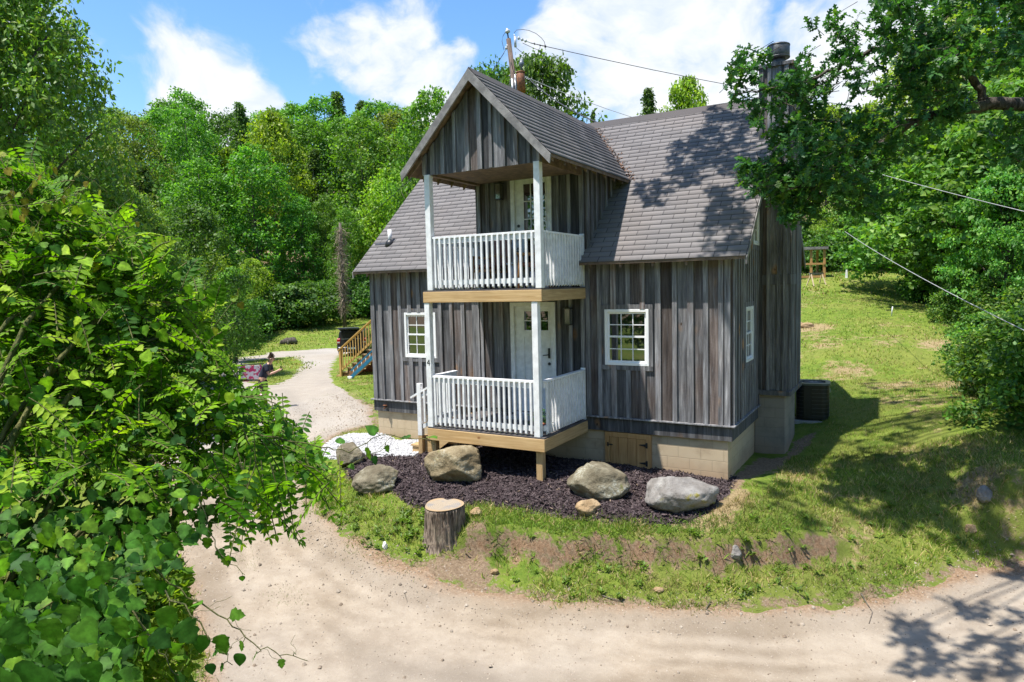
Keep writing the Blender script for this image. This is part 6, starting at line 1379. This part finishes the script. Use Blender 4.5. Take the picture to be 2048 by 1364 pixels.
wire(at(1690, 463, 26), at(2250, 757, 9), .15, .009, M_CABLEL, 'grey cable slanting down across the right lawn edge'); wire(at(1560, 285, 30), at(2250, 470, 14), .15, .009, M_CABLEL, 'pale cable crossing the trees at right'); wire(at(1860, 520, 34), at(2250, 640, 22), .1, .008, M_CABLEL, 'thin cable low among the right trees')
b = at(690, 657, 56); b[2] = float(TG(b[0], b[1])); dp_ = empty('utility_pole', tuple(b), 0, 'bare grey pole wrapped in dead brown vines at the edge of the woods', 'pole'); Hh = CAM[2]+56*(582-447)/FPX-b[2]
mb = MB(); mb.tube([(0, 0, -.3), (0, 0, Hh*.5), (-.05, 0, Hh)], [.15, .13, .11], 9); mb.build('pole', M_BARK, dp_)
n = 1700; zz = rng.uniform(.15, .96, n)*Hh; rr = rng.uniform(.03, .42, n)*(.35+1.3*fbm(np.c_[zz, zz*.3, zz], .9, 3))*np.interp(zz/Hh, [.1, .4, .7, 1], [.6, .9, 1.0, .6]); aa = rng.uniform(0, 6.28, n)
me = scatter_mesh('dead_vine', M_ATTR, [(0, -.5, 0), (0, .5, 0), (1, .3, 0), (1, -.3, 0)], [(0, 1, 2, 3)], np.c_[rr*np.cos(aa), rr*np.sin(aa), zz], np.c_[rng.normal(0, .6, (n, 2)), rng.uniform(-1.6, .3, n)], rand_unit(n), rng.uniform(.25, .8, n), np.array([.26, .20, .15])*rng.uniform(.5, 1.5, (n, 1)), .04); link('dead_vine', me, dp_)

# ------------------------------------------------------------------ stairs and ladder behind the house
sbp = gp(686, 752); SX = sbp; stt = empty('outdoor_stairs', tuple(sbp), 0, 'yellow pine staircase with railing climbing behind the left side of the cabin', 'stairs')
N_, run_, rise_ = 11, .27, .19; wd_ = 1.1
for y in (0, wd_):
    mb = MB(); mb.col = (.2+y, .5, .5); mb.prism([(.02, -.15), (.02, .17)]+[p for k in range(N_) for p in ((.02+k*run_, rise_*(k+1)-.03), (.02+(k+1)*run_, rise_*(k+1)-.03))]+[(N_*run_, N_*rise_-.45), (.4, -.2)], 1, y-.02, y+.02); mb.build('stringer', simple('red_brown_stringer', (.20, .095, .05), .75, 0, .3), stt)
for k in range(N_):
    mb = MB(); mb.col = (random.random(), .5, .5); mb.box(k*run_, (k+1)*run_+.03, -.05, wd_+.05, rise_*(k+1)-.03, rise_*(k+1)+.008); mb.build('tread', M_POSTL, stt)
mb = MB(); mb.box(-.32, .0, -.05, wd_+.05, -.1, .04); mb.build('tread', M_POSTL, stt)
for x in (-.02, N_*run_): 
    mb = MB(); z = max(0, (x/run_)*rise_); mb.box(x-.05, x+.05, -.12, -.025, z-.15, z+1.12); mb.build('newel_post', M_STAIR, stt, .004)
mb = MB(); mb.beam((-.12, -.07, 1.07), (N_*run_+.1, -.07, N_*rise_+1.16), .14, .04); mb.build('handrail', M_STAIR, stt); mb = MB(); mb.beam((.04, -.07, .30), (N_*run_, -.07, N_*rise_+.30), .04, .09); mb.build('bottom_rail', M_STAIR, stt)
for k in range(20):
    x = .14+k*.145; z = x*rise_/run_; mb = MB(); mb.box(x-.018, x+.018, -.115, -.092, z+.22, z+1.03); mb.build('picket', M_STAIR, stt)
mb = MB(); mb.box(N_*run_+.06, N_*run_+2.6, -.1, 2.0, N_*rise_-.16, N_*rise_); mb.build('landing', M_STAIR, stt)
for x, y in ((.15, 0), (2.4, 0), (.15, 1.8), (2.4, 1.8)): mb = MB(); mb.box(N_*run_+x-.06, N_*run_+x+.06, y-.06, y+.06, -.6, N_*rise_-.165); mb.build('landing_leg', M_STAIR, stt)
M_BLUE = simple('blue_fibreglass', (.02, .16, .30), .45, 0, .1); lb0 = gp(703, 757)
la = empty('ladder', tuple(lb0), 0, 'blue ladder with white rungs lying along the slope under the stairs', 'ladder')
q1 = aty(762, 703, lb0[1]+.15)-lb0; 
for o_, mt in ((0, M_BLUE), (.26, M_BLUE)): mb = MB(); mb.beam((0, 0, .07+o_), q1+[0, 0, .07+o_], .05, .13 if o_ == 0 else .05); mb.build('rail', mt, la)
for k in range(7): f = .08+k*.14; mb = MB(); a = q1*f+[0, 0, .10]; mb.tube([a, a+[0, 0, .24]], .022, 6); mb.build('rung', M_WHITE, la)
mb = MB(); mb.box(-.16, .06, -.07, .07, -.02, .1); mb.build('foot', M_WHITE, la, .02)

# ------------------------------------------------------------------ car with its tailgate up
cb = gp(704, 712); car = empty('parked_car', tuple(cb), R(32), 'dark compact car parked on the drive with its tailgate raised', 'car'); car.scale = (.92, .92, .92)
def loft(name, secs, mat, parent):
    """secs: list of (y, [(halfwidth, z), ...]); mirrored cross sections along the car"""
    V, F = [], []; n = len(secs[0][1])
    for y, s in secs: V += [(w, y, z) for w, z in s]+[(-w, y, z) for w, z in reversed(s)]
    m_ = 2*n
    for i in range(len(secs)-1):
        for k in range(m_-1): F.append((i*m_+k, i*m_+k+1, (i+1)*m_+k+1, (i+1)*m_+k))
        F.append((i*m_+m_-1, i*m_, (i+1)*m_, (i+1)*m_+m_-1))
    F += [tuple(range(m_-1, -1, -1)), tuple((len(secs)-1)*m_+k for k in range(m_))]
    mb = MB(); mb.sm = False; mb.add(V, F); o = mb.build(name, mat, parent, .03); return o
low = lambda w, z0, z1: [(w*.92, z0), (w, z0+.18), (w, (z0+z1)/2), (w*.97, z1)]
loft('body', [(0, low(.84, .30, .95)), (.06, low(.88, .24, .98)), (.9, low(.90, .22, 1.0)), (2.6, low(.90, .22, .98)), (3.6, low(.87, .22, .90)), (4.1, low(.80, .26, .78)), (4.22, low(.70, .34, .66))], M_CARP, car)
loft('cabin_top', [(.10, [(.82, .97), (.72, 1.44), (.66, 1.47)]), (.35, [(.84, .99), (.72, 1.50), (.62, 1.535)]), (1.6, [(.84, .99), (.72, 1.53), (.60, 1.565)]), (2.3, [(.83, .98), (.70, 1.47), (.6, 1.50)]), (3.1, [(.80, .95), (.74, .97), (.6, .98)])], M_CARP, car)
mb = MB(); mb.box(-.64, .64, -.012, .11, .62, 1.40); mb.build('boot_opening', M_DARK, car)
mb = MB(); mb.box(-.60, .60, -.016, -.0125, 1.02, 1.05); mb.build('parcel_shelf', M_METAL, car)
mb = MB(); mb.beam((0, .12, 1.50), (0, -.78, 1.72), 1.26, .09, (0, 0, 1)); lid = mb.build('tailgate', M_CARP, car, .03); mb = MB(); mb.beam((0, -.05, 1.498), (0, -.48, 1.602), 1.02, .012); mb.build('rear_window', M_GLASS, lid)
M_RED = simple('red_lamp', (.30, .012, .010), .25, 0, .1); M_CLEARP = simple('pale_lamp', (.55, .55, .52), .2, 0, .1)
for s in (-1, 1):
    mb = MB(); mb.prism([(-.03, .74), (.10, .72), (.10, 1.08), (.0, 1.05)], 0, s*.66, s*.86); tl = mb.build('tail_light', M_RED, car, .015); mb = MB(); mb.prism([(-.034, .80), (-.02, .80), (-.02, .88), (-.034, .88)], 0, s*.68, s*.84); mb.build('lens', M_CLEARP, tl)
    for y in (.75, 3.35):
        m = MB(); m.lathe([(.20, -.11), (.315, -.10), (.325, 0), (.315, .10), (.20, .11)], (s*.80, y, .325), 20, 0); w_ = m.build('wheel', M_TYRE, car); m = MB(); m.lathe([(.05, -.118), (.19, -.114), (.19, .114), (.05, .118)], (s*.80, y, .325), 14, 0); m.build('rim', M_METAL, w_)
    mb = MB(); mb.add([(s*.838, .45, 1.03), (s*.838, 1.55, 1.03), (s*.745, 1.5, 1.44), (s*.745, .5, 1.44)], [(0, 1, 2, 3)]); mb.add([(s*.836, 1.62, 1.03), (s*.815, 2.75, 1.0), (s*.735, 2.2, 1.42), (s*.745, 1.58, 1.44)], [(0, 1, 2, 3)]); mb.build('side_window', M_GLASS, car)
mb = MB(); mb.box(-.80, .80, -.08, .05, .34, .56); mb.build('bumper', M_CARP, car, .04); mb = MB(); mb.box(-.24, .24, -.09, -.082, .43, .53); mb.build('number_plate', M_WHITE, car)

# ------------------------------------------------------------------ pergola, sawhorse, stakes
pg = at(1622, 548, 36.5); pg[2] = float(TG(pg[0], pg[1])); pe = empty('pergola', tuple(pg), YAW-.15, 'open wooden frame shelter on the crest of the lawn behind the chimney', 'pergola')
for x, y in ((-.75, 0), (0, .0), (.66, 0), (-.75, 1.3), (.66, 1.3)): mb = MB(); mb.box(x-.055, x+.055, y-.055, y+.055, -.3, 1.50); mb.build('post', M_CEDAR, pe)
for z0, z1 in ((.02, .14), (.70, .80)): mb = MB(); mb.box(-.80, .71, -.085, -.056, z0, z1); mb.build('rail', M_CEDAR, pe)
mb = MB(); mb.prism([(-.15, 1.50), (1.45, 1.52), (1.45, 1.66), (-.15, 1.64)], 0, -.95, .82); mb.build('roof', M_FASCIA, pe); mb = MB(); mb.box(-1.5, -.8, -.05, .0, .0, .75); mb.build('side_panel', M_CEDAR, pe)
sp_ = at(1633, 549, 35); sp_[2] = float(TG(sp_[0], sp_[1])); sh = empty('sawhorse', tuple(sp_), YAW+.35, 'pale wooden sawhorse before the pergola', 'sawhorse')
for x in (-.35, .35):
    for y in (-.25, .25): mb = MB(); mb.beam((x*1.15, y, -.05), (x, 0, .56), .05, .035); mb.build('leg', simple('pale_lumber', (.62, .48, .33), .7, 0, .15), sh)
mb = MB(); mb.beam((-.45, 0, .57), (.45, 0, .57), .05, .09); mb.build('top_bar', M_FASCIA, sh)
w0 = at(1693, 551, 36.5); w0[2] = float(TG(w0[0], w0[1])); t = empty('garden_obelisk', tuple(w0), 0, 'narrow white obelisk standing on the lawn crest right of the pergola', 'obelisk'); mb = MB(); mb.prism([(-.075, -.1), (.075, -.1), (.03, .50), (-.03, .50)], 1, -.05, .05); mb.build('shaft', M_WHITE, t); mb = MB(); mb.prism([(-.03, .502), (.03, .502), (0, .60)], 1, -.03, .03); mb.build('tip', M_FASCIA, t)
w0 = gp(1783, 632); mb = MB(); mb.tube([(0, 0, -.03), (.02, 0, .25), (.03, .02, .36)], [.022, .022, .018], 7); o = mb.build('marker_stake', M_WHITE); o.location = w0; tag(o, 'short white pipe stake in the middle of the right lawn', 'stake')
w0 = gp(1818, 552) if False else at(1816, 556, 36); w0[2] = float(TG(w0[0], w0[1])); mb = MB(); mb.tube([(0, 0, -.03), (0, 0, .35)], .04, 7); o = mb.build('marker_stake', M_PORC); o.location = w0; tag(o, 'bluish stake beside the dark trunks at the far lawn edge', 'stake')
w0 = gp(575, 688); mb = MB(); mb.tube([(-.45, 0, .02), (-.1, .02, .12), (.4, .05, .20), (.6, .05, .1)], [.12, .19, .17, .08], 9); mb.tube([(-.3, -.1, -.05), (-.28, -.1, .2)], .08, 7); mb.tube([(.2, -.12, -.05), (.22, -.12, .22)], .07, 7); o = mb.build('rotten_log', M_BARKD); o.location = w0; o.scale = (1.4, 1.4, 1.4); tag(o, 'dark rotten log on the far grass bank', 'log')

# ------------------------------------------------------------------ the person on the drive
pf = gp(528, 818); pr_ = empty('person', tuple(pf), YAW, 'person in a navy shirt stooping over a phone on the gravel drive', 'person')
def skin_obj(name, V, E_, rad, mat, parent, root_=0, lv=2):
    me = bpy.data.meshes.new(name); me.from_pydata(V, E_, []); me.materials.append(mat); o = link(name, me, parent)
    sk = o.modifiers.new('skin', 'SKIN'); sk.use_smooth_shade = True; ss = o.modifiers.new('sub', 'SUBSURF'); ss.levels = lv; ss.render_levels = lv
    if not me.skin_vertices: bpy.context.view_layer.objects.active = o
    for i, r_ in enumerate(rad): me.skin_vertices[0].data[i].radius = (r_, r_) if not hasattr(r_, '__len__') else r_
    me.skin_vertices[0].data[root_].use_root = True; return o
def finger(base, d, bend, L, r_, V, E_, rad, j):
    p = np.array(base); i0 = j
    for k, f in enumerate((.45, .32, .23)):
        d = unit(np.array(d)+np.array(bend)*.35*k); p = p+d*L*f; V.append(tuple(p)); rad.append(r_*(1-.12*k)); E_.append((i0, len(V)-1)); i0 = len(V)-1
# faces +x (to the right in the photo), leaning forward
V = [(0, 0, .93), (.03, 0, 1.08), (.12, 0, 1.26), (.20, 0, 1.40), (.255, 0, 1.475), (.30, 0, 1.53), (.325, 0, 1.60), (.325, 0, 1.66)]; rad = [(.14, .12), (.135, .115), (.15, .12), (.13, .10), (.055, .055), (.075, .07), (.095, .085), (.075, .07)]; E_ = [(i, i+1) for i in range(7)]
for s in (-1, 1):
    b_ = len(V); V += [(.0, s*.09, .86), (.05, s*.10, .50), (-.01, s*.10, .12), (.0, s*.10, .05), (.13, s*.11, .03)]; rad += [.088, .062, .042, .043, .034]; E_ += [(0, b_), (b_, b_+1), (b_+1, b_+2), (b_+2, b_+3), (b_+3, b_+4)]
    b_ = len(V); V += [(.20, s*.17, 1.37), (.27, s*.20, 1.12), (.47, s*.10, 1.20), (.545, s*.06, 1.235)]; rad += [.058, .042, .03, (.034, .02)]; E_ += [(3, b_), (b_, b_+1), (b_+1, b_+2), (b_+2, b_+3)]
    hnd = b_+3
    for k in range(4): 
        V.append((.585, s*(.075-.021*k)*1., 1.245+.006*(1-abs(k-1.5)))); rad.append(.0095); E_.append((hnd, len(V)-1)); finger(V[-1], (.6, -s*.25, .25), (-.2, -s*.5, .3), .07-.006*abs(k-1), .0085, V, E_, rad, len(V)-1)
    V.append((.545, s*.03, 1.262)); rad.append(.011); E_.append((hnd, len(V)-1)); finger(V[-1], (.5, -s*.4, .5), (0, -s*.3, 0), .055, .0095, V, E_, rad, len(V)-1)
skin_obj('body', V, E_, rad, M_SKIN, pr_)
M_NAVY = simple('navy_shirt', (.018, .024, .045), .85, 0, .2, 20, .3, .004); M_SHORT = simple('dark_shorts', (.035, .018, .022), .85, 0, .2, 20, .3, .004)
V = [(0, 0, .96), (.03, 0, 1.08), (.12, 0, 1.26), (.20, 0, 1.39), (.235, 0, 1.435)]; rad = [(.165, .14), (.155, .135), (.17, .14), (.15, .12), (.08, .08)]; E_ = [(0, 1), (1, 2), (2, 3), (3, 4)]
for s in (-1, 1): b_ = len(V); V += [(.20, s*.175, 1.375), (.245, s*.20, 1.20)]; rad += [.078, .068]; E_ += [(3, b_), (b_, b_+1)]
skin_obj('shirt', V, E_, rad, M_NAVY, pr_)
V = [(0, 0, .98), (0, 0, .90)]; rad = [(.155, .135), (.16, .14)]; E_ = [(0, 1)]
for s in (-1, 1): b_ = len(V); V += [(.01, s*.095, .80), (.045, s*.10, .56)]; rad += [.112, .095]; E_ += [(1, b_), (b_, b_+1)]
skin_obj('shorts', V, E_, rad, M_SHORT, pr_)
skin_obj('hair', [(.265, 0, 1.60), (.285, 0, 1.67), (.325, 0, 1.705), (.375, 0, 1.69)], [(0, 1), (1, 2), (2, 3)], [(.075, .08), (.088, .088), (.08, .08), (.05, .06)], M_HAIR, pr_, 1)
for s in (-1, 1):
    skin_obj('shoe', [(-.03, s*.10, .035), (.07, s*.105, .035), (.16, s*.11, .028)], [(0, 1), (1, 2)], [.042, .045, .032], M_BLACK, pr_)
    mb = MB(); mb.lathe([(.006, -.004), (.012, 0), (.006, .004)], (.413, s*.034, 1.605), 8, 0); mb.build('eye', M_BLACK, pr_); mb = MB(); mb.lathe([(.012, -.006), (.024, 0), (.012, .006)], (.315, s*.088, 1.592), 10, 1); mb.build('ear', M_SKIN, pr_)
mb = MB(); mb.prism([(.405, 1.60), (.442, 1.565), (.41, 1.555)], 1, -.014, .014); mb.build('nose', M_SKIN, pr_, .004); mb = MB(); mb.box(.398, .408, -.022, .022, 1.530, 1.537); mb.build('mouth', simple('lips', (.35, .12, .10), .5), pr_)
ph = MB(); ph.box(-.006, .006, -.037, .037, -.075, .075); o = ph.build('mobile_phone', M_BLACK, None, .004); o.matrix_world = Matrix.Translation(Vector(pf))@Matrix.Rotation(YAW, 4, 'Z')@Matrix.Translation((.61, 0, 1.29))@Matrix.Rotation(R(-25), 4, 'Y'); tag(o, 'black phone held in the hands of the stooping person', 'phone')
# folding chair with a pink patterned back beside the person
M_PINK = (lambda: (lambda m, n: (fin(n, pbsdf(n, n.mix(n.maprange(n.noise(n.n('ShaderNodeTexCoord').outputs['Object'], 9, 2), .47, .53), (.75, .70, .72), (.62, .05, .16)), .85).outputs[0]), m)[1])(*new_mat('pink_white_fabric')))()
fcp = gp(505, 822); fc = empty('folding_chair', tuple(fcp), YAW+.3, 'folding chair with pink and white patterned back behind the person', 'chair')
mb = MB(); mb.prism([(.12, 1.0), (.17, 1.0), (.11, .55), (.06, .55)], 1, -.30, .30) if False else mb.box(-.34, .34, .10, .14, .92, 1.42); mb.build('backrest', M_PINK, fc, .01)
mb = MB(); mb.box(-.34, .34, -.40, .09, .50, .54); mb.build('seat', M_PINK, fc, .01); mb = MB(); mb.tube([(-.40, .12, 1.45), (.40, .12, 1.45)], .018, 8); mb.build('top_bar', M_BLACK, fc)
for s in (-1, 1):
    mb = MB(); mb.tube([(s*.38, .12, 1.46), (s*.38, .10, .6), (s*.38, -.38, 0)], .014, 7); mb.build('leg', M_BLACK, fc); mb = MB(); mb.tube([(s*.36, -.40, .56), (s*.36, .16, 0)], .014, 7); mb.build('leg', M_BLACK, fc)
